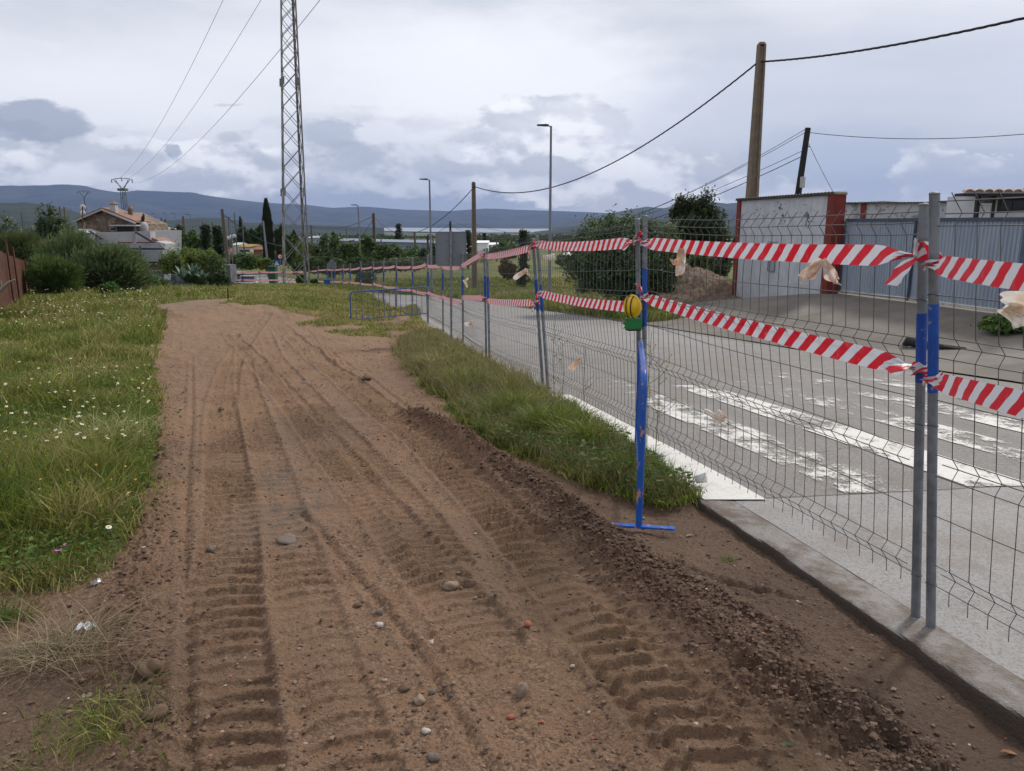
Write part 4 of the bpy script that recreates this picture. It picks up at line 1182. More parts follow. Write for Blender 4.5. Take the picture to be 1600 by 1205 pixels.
# the three bare conductors from the pylon head to the tall pylon
for k, (px, py) in enumerate(((325, 0), (379, 0), (436, 20))):
    e = at(px, py, 62 if k < 2 else 48); a = V1[k]; d = e-a; 
    cable(a, a+d*1.25, 3.0, .016, ('leftmost', 'middle', 'rightmost')[k]+' thin conductor climbing from the far V-headed pylon into the upper left sky', 40, M_ALU, grp='bare conductors in the sky')

# ------------------------------------------------------------ poles
def con_pole(px, py_top, Y, w_top, w_bot, label, plate=False, lean=0, mm=None, gz=None):
    t = at(px, py_top, Y); g = Vector((t.x-lean, Y, Hs(t.x, Y)-.1)); h = t.z-g.z
    o = thing('utility_pole', g, label, 'utility pole', 'concrete and wooden utility poles')
    q = (t-g).normalized().to_track_quat('Z', 'Y').to_matrix().to_4x4(); M = Matrix.Translation(g) @ q @ Matrix.Rotation(R(90), 4, 'Z') 
    M = Matrix.Translation(g) @ (t-g).normalized().to_track_quat('Z', 'Y').to_matrix().to_4x4()
    W = lambda z: w_bot+(w_top-w_bot)*z/h
    m = MB(); fl = .24   # two flanges joined by a web with windows (ladder-like recesses)
    def slab(x0, x1, y0, y1, z0, z1):
        """fractions of the width; depth is .72 of the width"""
        vs = []
        for z in (z0, z1):
            w = W(z)
            for x, y in ((x0, y0), (x1, y0), (x1, y1), (x0, y1)): vs.append((x*w, y*w*.72, z))
        m.add(vs, [(0, 3, 2, 1), (4, 5, 6, 7), (0, 1, 5, 4), (1, 2, 6, 5), (2, 3, 7, 6), (3, 0, 4, 7)], 0, False, M)
    slab(-.5, -.5+fl, -.5, .5, 0, h); slab(.5-fl, .5, -.5, .5, 0, h)
    slab(-.5+fl, .5-fl, -.18, .18, 0, h-.05)
    zt = h*.70
    slab(-.5+fl, .5-fl, -.46, -.18, zt, h-.01)
    n = int(zt/.55)
    for i in range(n+1):
        z = i*zt/n; slab(-.5+fl, .5-fl, -.44, -.18, max(0, z-.05), z+.06)
    m.build('shaft', mm or M_POLECON, o)
    m = MB(); w = W(h)
    m.add([(-.5*w, -.36*w, h), (.5*w, -.36*w, h), (.5*w, .36*w, h), (-.5*w, .36*w, h), (-.3*w, -.25*w, h+.09), (.3*w, -.25*w, h+.09), (.3*w, .25*w, h+.09), (-.3*w, .25*w, h+.09)],
          [(4, 5, 6, 7), (0, 1, 5, 4), (1, 2, 6, 5), (2, 3, 7, 6), (3, 0, 4, 7)], 0, False, M)
    m.build('cap', mm or M_POLECON, o)
    if plate:
        z = plate; m = MB(); m.box((.06, -W(z)*.38, z), (.15, .015, .26), 0, 0, M); p = m.build('number_plate', simple('dark_plate', (.03, .03, .028), .5), o)
        m = MB()
        for s in ((0, .10, .11, .012), (0, -.10, .11, .012), (-.055, 0, .012, .21), (.055, 0, .012, .21), (.01, .02, .03, .10), (-.02, -.04, .03, .05)):
            m.box((.06+s[0], -W(z)*.38-.012, z+s[1]), (s[2], .006, s[3]), 0, 0, M)
        m.build('plate_mark', M_WHITE, p)
    return o, t
P1o, P1t = con_pole(1190, 70, 31.0, .30, .52, 'tall tan concrete pole with ladder-like recesses behind the white wall', 4.05, .0)
P2o, P2t = con_pole(740, 286, 62.0, .30, .46, 'tan concrete pole in the middle, right of the grey sign')
P3o, P3t = con_pole(583.5, 334, 112.0, .36, .5, 'slender concrete pole behind the far blue barrier', mm=M_OLDWOOD)
def wood_pole(px, py_top, Y, r, label, lean=0., m=M_OLDWOOD, base=None, box=False):
    t = at(px, py_top, Y); g = Vector((t.x-lean, Y, Hs(t.x-lean, Y)-.1)) if base is None else base
    o = thing('utility_pole', g, label, 'utility pole', 'concrete and wooden utility poles')
    MB().tube([g, g.lerp(t, .5), t], [r*1.25, r*1.1, r*.9], 10).build('shaft', m, o)
    if box:
        c = g.lerp(t, box); bm = MB(); bm.box(c+Vector((.10, -r-.09, 0)), (.30, .18, .55)); bm.build('junction_box', simple('pale_box', (.42, .43, .40), .6), o, .01)
    return o, t
WLo, WLt = wood_pole(347, 327, 66, .15, 'weathered wooden pole with a pale meter box beside the yellow-green hedge', -.25, box=.28)
P4o, P4t = wood_pole(486, 352, 150, .2, 'short far pole just right of the lattice pylon')
BPo, BPt = wood_pole(1262.5, 200, 38, .15, 'black leaning pole with a small grey box behind the white wall', .62, M_TARWOOD)
far_poles = [(541, 356, 180, .13, 'thin distant pole left of the conifer'), (703.5, 346, 90, .13, 'dark pole whose top shows above the grey sign back', M_TARWOOD),
 (595, 365, 170, .13, 'thin distant pole before the warehouse, right of the slender concrete pole'), (648, 362, 120, .16, 'dark thin pole before the grey warehouse, left of the lamp post'),
 (776, 368, 150, .12, 'thin distant pole right of the white building'), (676.5, 370, 150, .16, 'thin pole at the right end of the grey warehouse'),
 (317, 347, 130, .15, 'dark pole left of the dark conifers'), (332, 348, 160, .2, 'pale pole above the dark conifers'), (425, 350, 100, .15, 'pale wooden pole just right of the big cypress'),
 (252, 340, 150, .17, 'thin pole left of the white chimney figure'), (286, 338, 120, .19, 'pale pole between the distant street lamps'), (258, 343, 110, .17, 'brown pole beside the palm, right of the house', M_OLDWOOD),
 (93, 322.5, 190, .22, 'dark far post above the dark trees'), (100, 323.5, 190, .22, 'second dark far post above the dark trees, right of its twin'), (33, 332, 200, .14, 'tiny far post at the left')]
for q in far_poles:
    wood_pole(q[0], q[1], q[2], q[3], q[4], 0, q[5] if len(q) > 5 else M_OLDWOOD)
# box on the black pole, its brackets and stay
m = MB(); c = at(1254, 285, 37.75); m.box(c, (.20, .16, .50)); m.build('equipment_box', simple('pale_box', (.42, .43, .40), .6), BPo, .01)
m = MB(); m.tube([at(1245, 305, 37.7), at(1243.5, 296, 37.7), at(1247, 290, 37.7)], .015, 6); m.tube([at(1252, 293, 37.7), at(1251, 298, 37.7), at(1249, 305, 37.7)], .03, 6); m.build('riser_cable', M_WIREBLK, BPo)
m = MB(); m.bar(at(1254, 230, 38), at(1266, 229, 38), .05); m.build('bracket', M_GALV, BPo)
# aerial cables
RP = at(1640, 18, 11.5); 
a = P1t+Vector((0, -.1, -.62)); fr = at(1600, 28.5, 19.0)+Vector((0, 0, .55)); d = fr-a
cable(a, a+d*1.9, .55, .020, 'thick twisted black cable from the tall pole to the upper right corner', 40, twist=True, grp='black aerial cables')
cable(P2t+Vector((0, -.1, -.25)), a+Vector((-.1, 0, 0)), 2.1, .020, 'thick twisted black cable sagging between the two tan concrete poles', 40, twist=True, grp='black aerial cables')
cable(P3t+Vector((0, 0, -.3)), P2t+Vector((0, -.1, -.35)), 3.0, .032, 'black cable sagging from the middle pole to the slender far pole', 30, grp='black aerial cables')
cable(P4t+Vector((0, 0, -.3)), P3t+Vector((0, 0, -.3)), 1.0, .035, 'black cable from the slender far pole past the pylon legs', 30, grp='black aerial cables')
cable(WLt+Vector((0, 0, -.35)), P4t+Vector((0, 0, -.5)), 3.0, .035, 'black cable from the weathered wooden pole behind the pylon', 30, grp='black aerial cables')
p5 = at(541, 356, 180); cable(P3t+Vector((0, 0, -.6)), at(486, 358, 150), 4.5, .03, 'lower slack black cable behind the pylon right leg', 24, grp='black aerial cables')
lowp = BPt
tgt = at(704, 349, 90)
for k, (px, py, dz, sg, lb) in enumerate(((700, 340, -.05, 3.6, 'uppermost thin wire running left from the black leaning pole'), (704, 350, -.2, 3.2, 'second thin wire running left from the black leaning pole'),
     (740, 349, -1.0, 2.4, 'third thin wire running left from the black leaning pole'), (704, 353, -1.25, 2.9, 'lowest wire running left from the black leaning pole'))):
    cable(at(px, py, 90), lowp+Vector((-.1, 0, dz)), sg, .013 if k != 3 else .019, lb, 30, grp='thin wires at the black pole')
cable(lowp+Vector((0, 0, -.2)), at(1700, 199, 30), .35, .016, 'thin wire running right from the black leaning pole', 20, grp='thin wires at the black pole')
cable(lowp+Vector((0, 0, -.55)), at(1304, 304, 33), .05, .014, 'stay wire slanting down from the black leaning pole to the wall', 6, grp='thin wires at the black pole')
cable(at(640, 375, 92), at(703, 350, 90), .5, .02, 'thin wire from the dark pole behind the grey sign towards the far lamp', 12, grp='thin wires at the black pole')

# ------------------------------------------------------------ street lamps
M_LAMPP = simple('lamp_post_steel', (.17, .185, .205), .5, .4, .1, 3)
def street_lamp(px, py_top, Y, label, arm=-1, r=.062, face=1.0, lead=.62):
    t = at(px, py_top, Y); g = Vector((t.x, Y, Hs(t.x, Y)-.05)); o = thing('street_lamp', g, label, 'street lamp', 'street lamps with a short arm')
    h = t.z-g.z
    m = MB(); m.tube([g, g+Vector((0, 0, .5))], r*1.35, 12); m.tube([g+Vector((0, 0, .5)), g+Vector((0, 0, .56)), t], [r*1.3, r, r*.62], 12); m.build('post', M_LAMPP, o)
    m = MB(); m.tube([t-Vector((0, 0, .04)), t+Vector((arm*.12, 0, .015))], .028, 8); m.build('arm', M_LAMPP, o)
    m = MB(); m.add([(arm*.10, -.05, -.03), (arm*.10, .05, -.03), (arm*.22, .11, -.035), (arm*lead, .09, -.01), (arm*lead, -.09, -.01), (arm*.22, -.11, -.035),
                     (arm*.10, -.04, .05), (arm*.10, .04, .05), (arm*.22, .09, .06), (arm*lead, .07, .045), (arm*lead, -.07, .045), (arm*.22, -.09, .06)],
        [(0, 1, 2, 5), (5, 2, 3, 4), (6, 11, 8, 7), (11, 10, 9, 8), (0, 6, 7, 1), (1, 7, 8, 2), (2, 8, 9, 3), (3, 9, 10, 4), (4, 10, 11, 5), (5, 11, 6, 0)], 0, False, Matrix.Translation(t+Vector((0, 0, .02))))
    m.build('lamp_head', simple('dark_lamp_head', (.03, .033, .04), .45), o)
street_lamp(861, 197, 35.5, 'street lamp behind the fence, tallest in the photo, right of the two leaning posts', r=.075)
street_lamp(671, 281, 50, 'street lamp just left of the grey sign back', r=.08)
street_lamp(559.5, 321, 70, 'street lamp before the distant hills between pylon and slender pole', r=.085)
for px, py, Y, lb in ((411, 371, 58, 'pale post in front of the left edge of the big cypress'),):
    wood_pole(px, 345, 95, .12, lb, -.3, M_GALV)
for px, py, Y, lb in ((242, 334.5, 150, 'far street lamp nearest the house chimney figure'), (259, 333.5, 165, 'far street lamp, second from the house'), (273.5, 333.5, 140, 'far street lamp, third from the house'),
                      (297, 335.5, 120, 'far street lamp, fourth from the house'), (360, 340, 105, 'far street lamp beside the wooden pole with the meter box')):
    street_lamp(px, py, Y, lb, r=.09, lead=.8)

# ------------------------------------------------------------ white wall with red pillars
RED = simple('dull_red_paint', (.17, .028, .020), .8, 0, .15, 4, .002)
def f(t, b, o):
    p = t.geoco(); x_, y_, z_ = t.sep(p)
    n = t.noise(t.scale(p, (1, 1, 1.4)), 4.2, 9, .78); n2 = t.noise(p, 1.1, 4, .6); n3 = t.noise(p, 3, 6, .6)
    c = t.mix(n3.sst(.3, .7), (.45, .465, .50), (.55, .56, .59))
    # flaked bands under the coping and at the foot
    top = (z_+(n2-.5)*.9).sst(1.35, 1.9); top = top*(z_).sst(2.62, 2.35)
    fl = (n+top*.10-.10+(t.noise(p, .9, 3)-.5)*.35).sst(.575, .60)*top
    c = t.mix(fl, c, (.035, .032, .032))
    ft = (z_+(n2-.5)*.5 + (y_-26)*.125).sst(-.75, -1.10); f2 = (n+.03).sst(.53, .55)*ft
    c = t.mix(f2, c, (.02, .022, .03))
    c = t.mix(t.noise(t.scale(p, (5, 5, .5)), 2, 4).sst(.5, .7)*.3, c, (.26, .26, .27))
    t.l(c, b.inputs['Base Color']); b.inputs['Roughness'].default_value = .92
    bump(t, b, fl*-1.0+n*.1, .6, .01)
M_WALL = mat('flaking_white_wall_paint', f)
M_COPE = simple('mossy_coping_tile', (.13, .115, .09), .95, 0, .35, 7, .01, (.06, .055, .045))
def coping(m, a, b, w, n):
    """a row of curved tiles laid across a wall top"""
    d = (b-a); L = d.length; d.normalize(); s = Vector((-d.y, d.x, 0))
    for k in range(n):
        p = a+d*(L*(k+.5)/n); r = L/n*.62; vs = []
        for e in (-1, 1):
            for j in range(6):
                an = math.pi*j/5; vs.append(p+s*e*w/2+d*math.cos(an)*r+Vector((0, 0, math.sin(an)*r*.75-(abs(e))*.0)))
        fs = [(j, j+1, 7+j, 6+j) for j in range(5)]+[(0, 1, 2, 3, 4, 5), (6, 7, 8, 9, 10, 11)]
        m.add(vs, fs, 0, True)
def wall_seg():
    a = Vector((8.72, 29.2, 0)); b = Vector((9.62, 23.2, 0)); a.x = at(1158, 400, 29.2).x; b.x = at(1296, 400, 23.2).x
    zt = at(1160, 314, 29.2).z; g0 = -1.6
    o = thing('wall', Vector((b.x, b.y, -.8)), 'flaking white wall between two dark red pillars, standing beside the grey gate', 'wall')
    d = (b-a).normalized(); s = Vector((-d.y, d.x, 0))
    m = MB(); m.bar(a.lerp(b, .5)+Vector((0, 0, g0)), a.lerp(b, .5)+Vector((0, 0, zt)), .24, (b-a).length)
    # bar's local frame depends on z axis; build as explicit prism instead
    m = MB(); w = .12
    vs = [a+s*w, b+s*w, b-s*w, a-s*w]; m.add([(p.x, p.y, g0) for p in vs]+[(p.x, p.y, zt) for p in vs], [(0, 3, 2, 1), (4, 5, 6, 7), (0, 1, 5, 4), (1, 2, 6, 5), (2, 3, 7, 6), (3, 0, 4, 7)])
    me_ = m.build('rendered_wall', M_WALL, None); me_.parent = o; me_.data.transform(Matrix.Translation(-o.location)); me_.data.transform(Matrix.Identity(4))
    ang = math.atan2(d.y, d.x)
    for p, wd in ((a-d*.12, .30), (b+d*.14, .34)):
        m = MB(); m.box((p.x, p.y, (g0+zt+.03)/2), (.30 if wd < .32 else .36, wd+.04, zt+.03-g0), 0, ang); m.build('pillar', RED, o, .01)
    m = MB(); coping(m, a+Vector((0, 0, zt+.01))-d*.3, b+Vector((0, 0, zt+.01))+d*.32, .42, 34); m.build('coping', M_COPE, o)
    # blocked meter recess
    p = at(1212, 398, 26.5); k = (p.y-a.y)/(b.y-a.y); q = a.lerp(b, k)
    for (dz, hh, ww, e) in ((-.42, .95, .50, .012),):
        z = at(1212, 402, q.y).z
        m = MB(); side = s if (s.x < 0) else -s
        m.box((q.x+side.x*(w+.004), q.y+side.y*(w+.004), z), (.52, .02, .98), 0, ang)
        m.box((q.x+side.x*(w+.03), q.y+side.y*(w+.03), z+.50), (.60, .06, .05), 0, ang)
        fr = m.build('meter_recess', simple('grey_wall_paint', (.30, .315, .35), .9, 0, .1, 3), o)
        m = MB()
        for (cx, cz, wx_, wz_) in ((-.24, 0, .03, .92), (.24, 0, .03, .92), (0, -.46, .5, .03)):
            m.box((q.x+side.x*(w+.02)+d.x*cx, q.y+side.y*(w+.02)+d.y*cx, z+cz), (wx_, .04, wz_), 0, ang)
        m.build('recess_frame', simple('grey_wall_paint2', (.22, .23, .255), .9), fr)
    return a, b, zt
WA, WB, WZ = wall_seg()

# ------------------------------------------------------------ corrugated gate
def f(t, b, o):
    p = t.objco(); n = t.noise(t.scale(p, (1, 1, .25)), 3, 6, .6)
    c = t.mix(n.sst(.3, .7), (.24, .285, .35), (.30, .35, .41)); c = t.mix(t.noise(p, 14, 5, .7).sst(.62, .72)*.5, c, (.12, .14, .17))
    t.l(c, b.inputs['Base Color']); b.inputs['Roughness'].default_value = .5
M_GATE = mat('blue_grey_sheet_metal', f)
M_GATEF = simple('dark_gate_frame', (.055, .072, .105), .5, .1)
def corr_sheet(m, a, b, z0a, z0b, z1, pitch, dep):
    L = (b-a).length; d = (b-a).normalized(); s = Vector((d.y, -d.x, 0)); 
    if s.x > 0: s = -s
    xs = []; k = 0; u = 0
    while u < L:
        xs += [(u, 0), (u+pitch*.45, 0), (u+pitch*.55, dep), (u+pitch*.9, dep)]; u += pitch
    xs = [(min(x, L), o) for x, o in xs]+[(L, 0)]
    vs = []
    for x, o in xs:
        p = a+d*x+s*o; k = x/L; vs += [(p.x, p.y, z0a+(z0b-z0a)*k), (p.x, p.y, z1)]
    m.add(vs, [(2*i, 2*i+2, 2*i+3, 2*i+1) for i in range(len(xs)-1)])
def gate():
    A = Vector((WB.x+.30, WB.y-.32, 0)); Bq = at(1600, 490, 15.8); B = Vector((Bq.x-.05, 15.8, 0)); D = (B-A)
    d = D.normalized(); z1 = at(1320, 345.5, A.y).z
    o = thing('gate', Vector((A.x, A.y, Hs(A.x, A.y))), 'long blue-grey corrugated metal sliding gate beside the flaking white wall', 'gate')
    L = D.length; nP = 3; cuts = [0, .47, 1.0]
    gz = lambda p: Hs(p.x, p.y)+.05
    for i in range(2):
        a = A+D*cuts[i]; b = A+D*cuts[i+1]-d*.05
        m = MB(); corr_sheet(m, a, b, gz(a)+.09, gz(b)+.09, z1, .125, .022); m.build('sheet', M_GATE, o)
        m = MB(); s = Vector((-1, 0, 0))*.02
        m.bar(a+Vector((-.05, 0, gz(a)+.02)), a+Vector((-.05, 0, z1)), .06); m.build('upright', M_GATEF, o)
    m = MB(); m.bar(A+Vector((-.01, 0, z1+.03)), B+Vector((-.01, 0, z1+.03)), .10, .07); m.build('top_rail', M_GATEF, o)
    m = MB(); m.bar(A+Vector((-.03, 0, gz(A)+.05)), B+Vector((-.03, 0, gz(B)+.05)), .05, .07); m.build('bottom_rail', simple('worn_pale_rail', (.42, .40, .36), .7, 0, .2, 5), o)
    e = B+d*.0; p = e+Vector((.0, -.1, 0)); m = MB(); m.box((p.x-.05, p.y, (gz(p)+2.35)/2), (.26, .26, 2.35-gz(p))); m.box((p.x-.2, p.y+.05, gz(p)+.55), (.16, .3, .5)); m.build('end_post', simple('blue_post_paint', (.07, .10, .16), .5), o, .008)
    # next gate leaf outside the right edge
    m = MB(); corr_sheet(m, e+d*.2, e+d*3.4, gz(e)+.1, gz(e+d*3.4)+.1, z1, .125, .022); m.build('sheet', M_GATE, o)
    return A, B
GA, GB = gate()

# ------------------------------------------------------------ back wall with tiles and the house behind it
def f(t, b, o):
    p = t.objco(); n = t.noise(p, 2.2, 8, .72)
    c = t.mix(t.noise(p, .7, 4).sst(.3, .7), (.36, .37, .39), (.47, .475, .485)); c = t.mix((n).sst(.55, .62)*.75, c, (.15, .15, .16))
    c = t.mix(t.noise(p, 6, 6, .7).sst(.58, .62)*.7, c, (.09, .09, .095))
    t.l(c, b.inputs['Base Color']); b.inputs['Roughness'].default_value = .92
M_WALL2 = mat('stained_white_wall', f)
def back_wall():
    Y = 31.0; a = at(1296, 330, Y); b = at(1532, 330, Y-1.2); zt = at(1310, 318.5, Y).z; b = Vector((b.x, Y-1.2, 0))
    a = Vector((a.x, Y, 0)); o = thing('wall', Vector(((a.x+b.x)/2, Y-.6, -.6)), 'stained white yard wall with a tiled top and narrow red pillar behind the gate', 'wall')
    d = (b-a).normalized(); ang = math.atan2(d.y, d.x); L = (b-a).length; c = (a+b)/2
    m = MB(); m.box((c.x, c.y, (zt-1.4)/2), (L, .24, zt+1.4), 0, ang); m.build('rendered_wall', M_WALL2, o)
    p = at(1343, 330, Y); k = (p.x-a.x)/(b.x-a.x); q = a.lerp(b, k); m = MB(); m.box((q.x, q.y-.02, (zt-1.4)/2-.01), (.20, .32, zt+1.38), 0, ang); m.build('pillar', RED, o)
    m = MB(); coping(m, a+Vector((0, 0, zt)), b+Vector((0, 0, zt)), .5, 46); m.build('coping', M_COPE, o)
back_wall()
def balcony_house():
    Y = 26.0; x0 = at(1522, 320, Y).x; g = Vector((x0+3, Y+2, -.6)); ze = at(1540, 304, Y).z
    o = thing('house', g, 'white house with dark brown trim, tiled eave and balcony behind the gate', 'house')
    whit = simple('house_white_render', (.52, .53, .56), .9, 0, .06, 2)
    m = MB(); m.box((x0+4.25, Y+1.6, (ze-.9)/2), (7.6, 1.7, ze+.9)); m.build('wall', whit, o)
    # balcony base and side
    zb = at(1540, 344, Y).z
    m = MB(); m.box((x0+4.05, Y+.38, (zb-.9)/2), (8.0, .84, zb+.9)); m.build('balcony_base', M_WALL2, o)
    m = MB(); m.box((x0+.12, Y+.02, (zb+ze)/2), (.11, .11, ze-zb)); m.build('balcony_post', M_BROWNTRIM, o)
    p = at(1552, 320, Y); m = MB(); m.box((p.x, Y+.02, (zb+ze)/2), (.11, .11, ze-zb)); m.build('balcony_post', M_BROWNTRIM, o)
    p0, p1 = at(1526, 320, Y), at(1550, 320, Y); zt = at(1540, 319, Y).z
    m = MB(); m.box(((p0.x+p1.x)/2, Y, zt), (p1.x-p0.x, .05, .05)); m.box(((p0.x+p1.x)/2, Y, zb+.07), (p1.x-p0.x, .05, .05))
    n = 8
    for k in range(n+1): m.box((p0.x+(p1.x-p0.x)*k/n, Y, (zt+zb)/2), (.035, .03, zt-zb-.04))
    m.build('railing', simple('white_paint', (.70, .71, .73), .6, 0, .04), o)
    m = MB(); pw = at(1553, 320, Y); m.box((pw.x+2.6, Y+.1, (zb+ze)/2), (5.1, .14, ze-zb)); m.build('front_wall', whit, o)
    a, b = at(1561, 309, Y), at(1601, 331, Y)
    m = MB(); m.box(((a.x+b.x)/2, Y+.015, (a.z+b.z)/2), (b.x-a.x, .05, a.z-b.z)); w = m.build('window', M_BROWNTRIM, o)
    for k in (0, 1):
        m = MB(); w2 = (b.x-a.x)/2-.10; m.box((a.x+.08+w2/2+k*(w2+.05), Y-.013, (a.z+b.z)/2), (w2, .012, a.z-b.z-.16)); m.build('pane', M_GLASS, w)
    # roof with rolled tiles
    m = MB(); xe0, xe1 = at(1507, 300, Y-.6).x, x0+8.6; zE = at(1520, 301, Y-.6).z; n = 30
    m.box(((xe0+xe1)/2, Y-.30, zE-.06), (xe1-xe0, .5, .09)); m.build('eave_board', M_BROWNTRIM, o)
    m = MB(); W = (xe1-xe0)/n
    for k in range(n):
        cx = xe0+(k+.5)*W; vs = []
        for (yy, dz) in ((Y-.62, 0), (Y+2.9, .17)):
            for j in range(7):
                an = math.pi*j/6; vs.append((cx*(1 if dz == 0 else 1.13)+math.cos(an)*W*.5, yy, zE+dz+math.sin(an)*W*.34))
        m.add(vs, [(j, j+1, 8+j, 7+j) for j in range(6)]+[(0, 1, 2, 3, 4, 5, 6)], 0, True)
    m.add([(xe0, Y-.6, zE-.01), (xe1, Y-.6, zE-.01), (xe1, Y+2.9, zE+.16), (xe0*1.13, Y+2.9, zE+.16)], [(0, 1, 2, 3)])
    m.build('roof', simple('weathered_pink_tile', (.36, .25, .20), .9, 0, .3, 3, .006, (.16, .12, .10)), o)
balcony_house()
# drain cover edge / black hose at the kerb of the forecourt
m = MB(); a = gp(1412, 544); b = gp(1500, 549)
m.tube([a+Vector((0, 0, .05)), a.lerp(b, .1)+Vector((0, .05, .14)), a.lerp(b, .35)+Vector((0, .02, .09)), a.lerp(b, .7)+Vector((0, 0, .06)), b+Vector((.1, 0, .045))], [.05, .10, .085, .06, .03], 8)
tag(m.build('rubber_hump', simple('black_rubber', (.018, .018, .02), .7, 0, .2, 8, .004)), 'black rubber strip lying at the edge of the concrete forecourt', 'rubber strip')

# ------------------------------------------------------------ stone house on the left
def stone_house():
    Y = 70.0; S = lambda px, py, y=Y: at(px, py, y)
    g = S(170, 438); o = thing('house', Vector((g.x, Y+3, Hs(g.x, Y))), 'stone-gabled house with tiled roof and white terraces, behind the feathery bushes', 'house')
    def f(t, b, o_):
        p = t.objco(); v = t.voro(p, 3.2, 'F1', 'Color'); e = t.voro(p, 3.2, 'DISTANCE_TO_EDGE'); r_, g_, b_ = t.sep(v)
        c = t.mix(r_, (.12, .085, .062), (.26, .19, .14)); c = t.mix(e.sst(.08, .03), c, (.10, .08, .065)); t.l(c, b.inputs['Base Color']); b.inputs['Roughness'].default_value = .95
    ms = mat('rubble_stone', f); wh = simple('aged_white_wall', (.37, .365, .38), .9, 0, .10, .8, 0, (.22, .22, .23)); gy = simple('grey_render', (.25, .255, .285), .9, 0, .1, .6, 0, (.15, .15, .165))
    def face(name, pix, depth, mt, y=Y, par=None):
        m = MB(); f0 = [S(*q, y) for q in pix]; n = len(f0); f1 = [p+Vector((0, depth, 0)) for p in f0]
        m.add(f0+f1, [tuple(range(n)), tuple(range(2*n-1, n-1, -1))]+[(i, n+i, n+(i+1) % n, (i+1) % n) for i in range(n)]); return m.build(name, mt, par or o)
    face('stone_gable', [(120, 344), (121, 362), (210, 362), (208, 350), (163, 330.5)], 7, ms)
    # roof: two slopes with verge
    ap0, el, er = S(162, 327), S(118, 345.5), S(214, 348)
    m = MB()
    for e in (el, er):
        th = Vector((0, 0, .16)); a0 = ap0+Vector((0, -.25, 0)); a1 = ap0+Vector((0, 2.6, 0)); e0 = e+Vector((0, -.25, 0)); e1 = e+Vector((0, 2.6, 0))
        m.add([a0, e0, e1, a1, a0+th, e0+th, e1+th, a1+th], [(0, 1, 2, 3), (4, 7, 6, 5), (0, 4, 5, 1), (1, 5, 6, 2), (2, 6, 7, 3)])
    rf = m.build('roof', M_TILE, o)
    m = MB(); m.bar(ap0+Vector((0, -.32, -.05)), el+Vector((0, -.32, -.05)), .22, .12); m.bar(ap0+Vector((0, -.32, -.05)), er+Vector((0, -.32, -.05)), .22, .12); m.build('verge', wh, rf)
    face('wall', [(118, 361), (118, 440), (240, 440), (240, 361)], 6, gy, Y+.6)
    # chimneys
    def chimney(px, y0, y1, w, mt, cap):
        c = S(px, y1, Y-.2 if px < 190 else Y+1.5); b = S(px, y0, c.y); h = c.z-b.z
        m = MB(); m.box((c.x, c.y+.3, b.z+h*.38), (w, w, h*.8)); ch = m.build('chimney', mt, rf)
        m = MB(); zt = b.z+h*.78
        for sx in (-1, 1):
            for sy in (-1, 1): m.box((c.x+sx*w*.38, c.y+.3+sy*w*.38, zt+h*.06), (w*.2, w*.2, h*.13))
        m2 = MB(); m2.add([(c.x+sx*w*.68, c.y+.3+sy*w*.68, zt+h*.12) for sx, sy in ((-1, -1), (1, -1), (1, 1), (-1, 1))]+[(c.x, c.y+.3, zt+h*.42)], [(0, 1, 4), (1, 2, 4), (2, 3, 4), (3, 0, 4), (3, 2, 1, 0)])
        m.build('chimney_posts', mt, ch) if False else None
        m.build('chimney_neck', mt, ch); m2.build('chimney_cap', M_TILE, ch)
    chimney(174.5, 333, 317, .5, wh, 1)
    chimney(200.5, 343, 324, .30, simple('brown_brick', (.12, .085, .07), .9), 1)
    # dark openings under the verandah
    face('verandah_roof', [(170, 351.5), (170, 353.5), (212, 353.5), (212, 351.5)], 1.0, wh, Y-1.2)
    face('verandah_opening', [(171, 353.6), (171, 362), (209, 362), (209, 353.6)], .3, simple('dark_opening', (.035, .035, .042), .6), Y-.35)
    m = MB(); a, b = S(171.5, 354.5, Y-.4), S(183, 361.5, Y-.4)
    for (x0, x1, z0, z1) in ((a.x, b.x, a.z-.06, a.z), (a.x, b.x, b.z, b.z+.06), (a.x, a.x+.06, b.z, a.z), (b.x-.06, b.x, b.z, a.z)): m.box(((x0+x1)/2, Y-.42, (z0+z1)/2), (x1-x0, .05, z1-z0))
    m.build('window_frame', wh, o)
    # terrace parapet, ramped bits, carport and lower wall
    face('terrace', [(143, 363), (143, 382), (236, 378), (234, 362)], 1.0, wh, Y-2.0)
    face('terrace_wing', [(108, 362), (110, 380), (140, 384), (140, 365), (122, 358)], 2.2, gy, Y-3.2)
    face('parapet_cap', [(120, 358), (120, 360), (135, 365.5), (137, 363.5)], .5, wh, Y-3.6)
    for q in (((138, 361), (158, 374)), ((211, 363), (243, 382))):
        m = MB()
        for dx in (0, 3.0):
            m.bar(S(q[0][0]+dx, q[0][1], Y-3.0), S(q[1][0]+dx, q[1][1], Y-3.0), .09)
        if q[0][0] > 200:
            for k in range(9):
                t_ = k/8; m.bar(S(q[0][0]+32*t_, q[0][1]+19*t_, Y-3), S(q[0][0]+3+32*t_, q[0][1]+19*t_, Y-3), .06)
        m.build('stair_stringer', simple('dark_metal', (.05, .05, .06), .6), o)
    face('carport_roof', [(176, 380), (182, 387), (258, 388), (250, 380)], .1, simple('old_sheet_roof', (.24, .25, .27), .7, 0, .2, 1), Y-4.4)
    face('red_edge', [(183, 378.3), (183, 379.6), (236, 380.0), (236, 378.5)], .15, RED, Y-2.2)
    face('tiled_corner_roof', [(236, 371), (236, 379), (256, 382), (246, 375)], 2.5, M_TILE, Y-1.8)
    face('gable_end', [(244, 377), (244, 391), (258, 392), (258, 381)], 2.0, wh, Y-2.4)
    face('carport_shadow_gap', [(186, 387), (186, 392), (254, 392.5), (254, 387)], .4, simple('dark_opening', (.035, .035, .042), .6), Y-3.6)
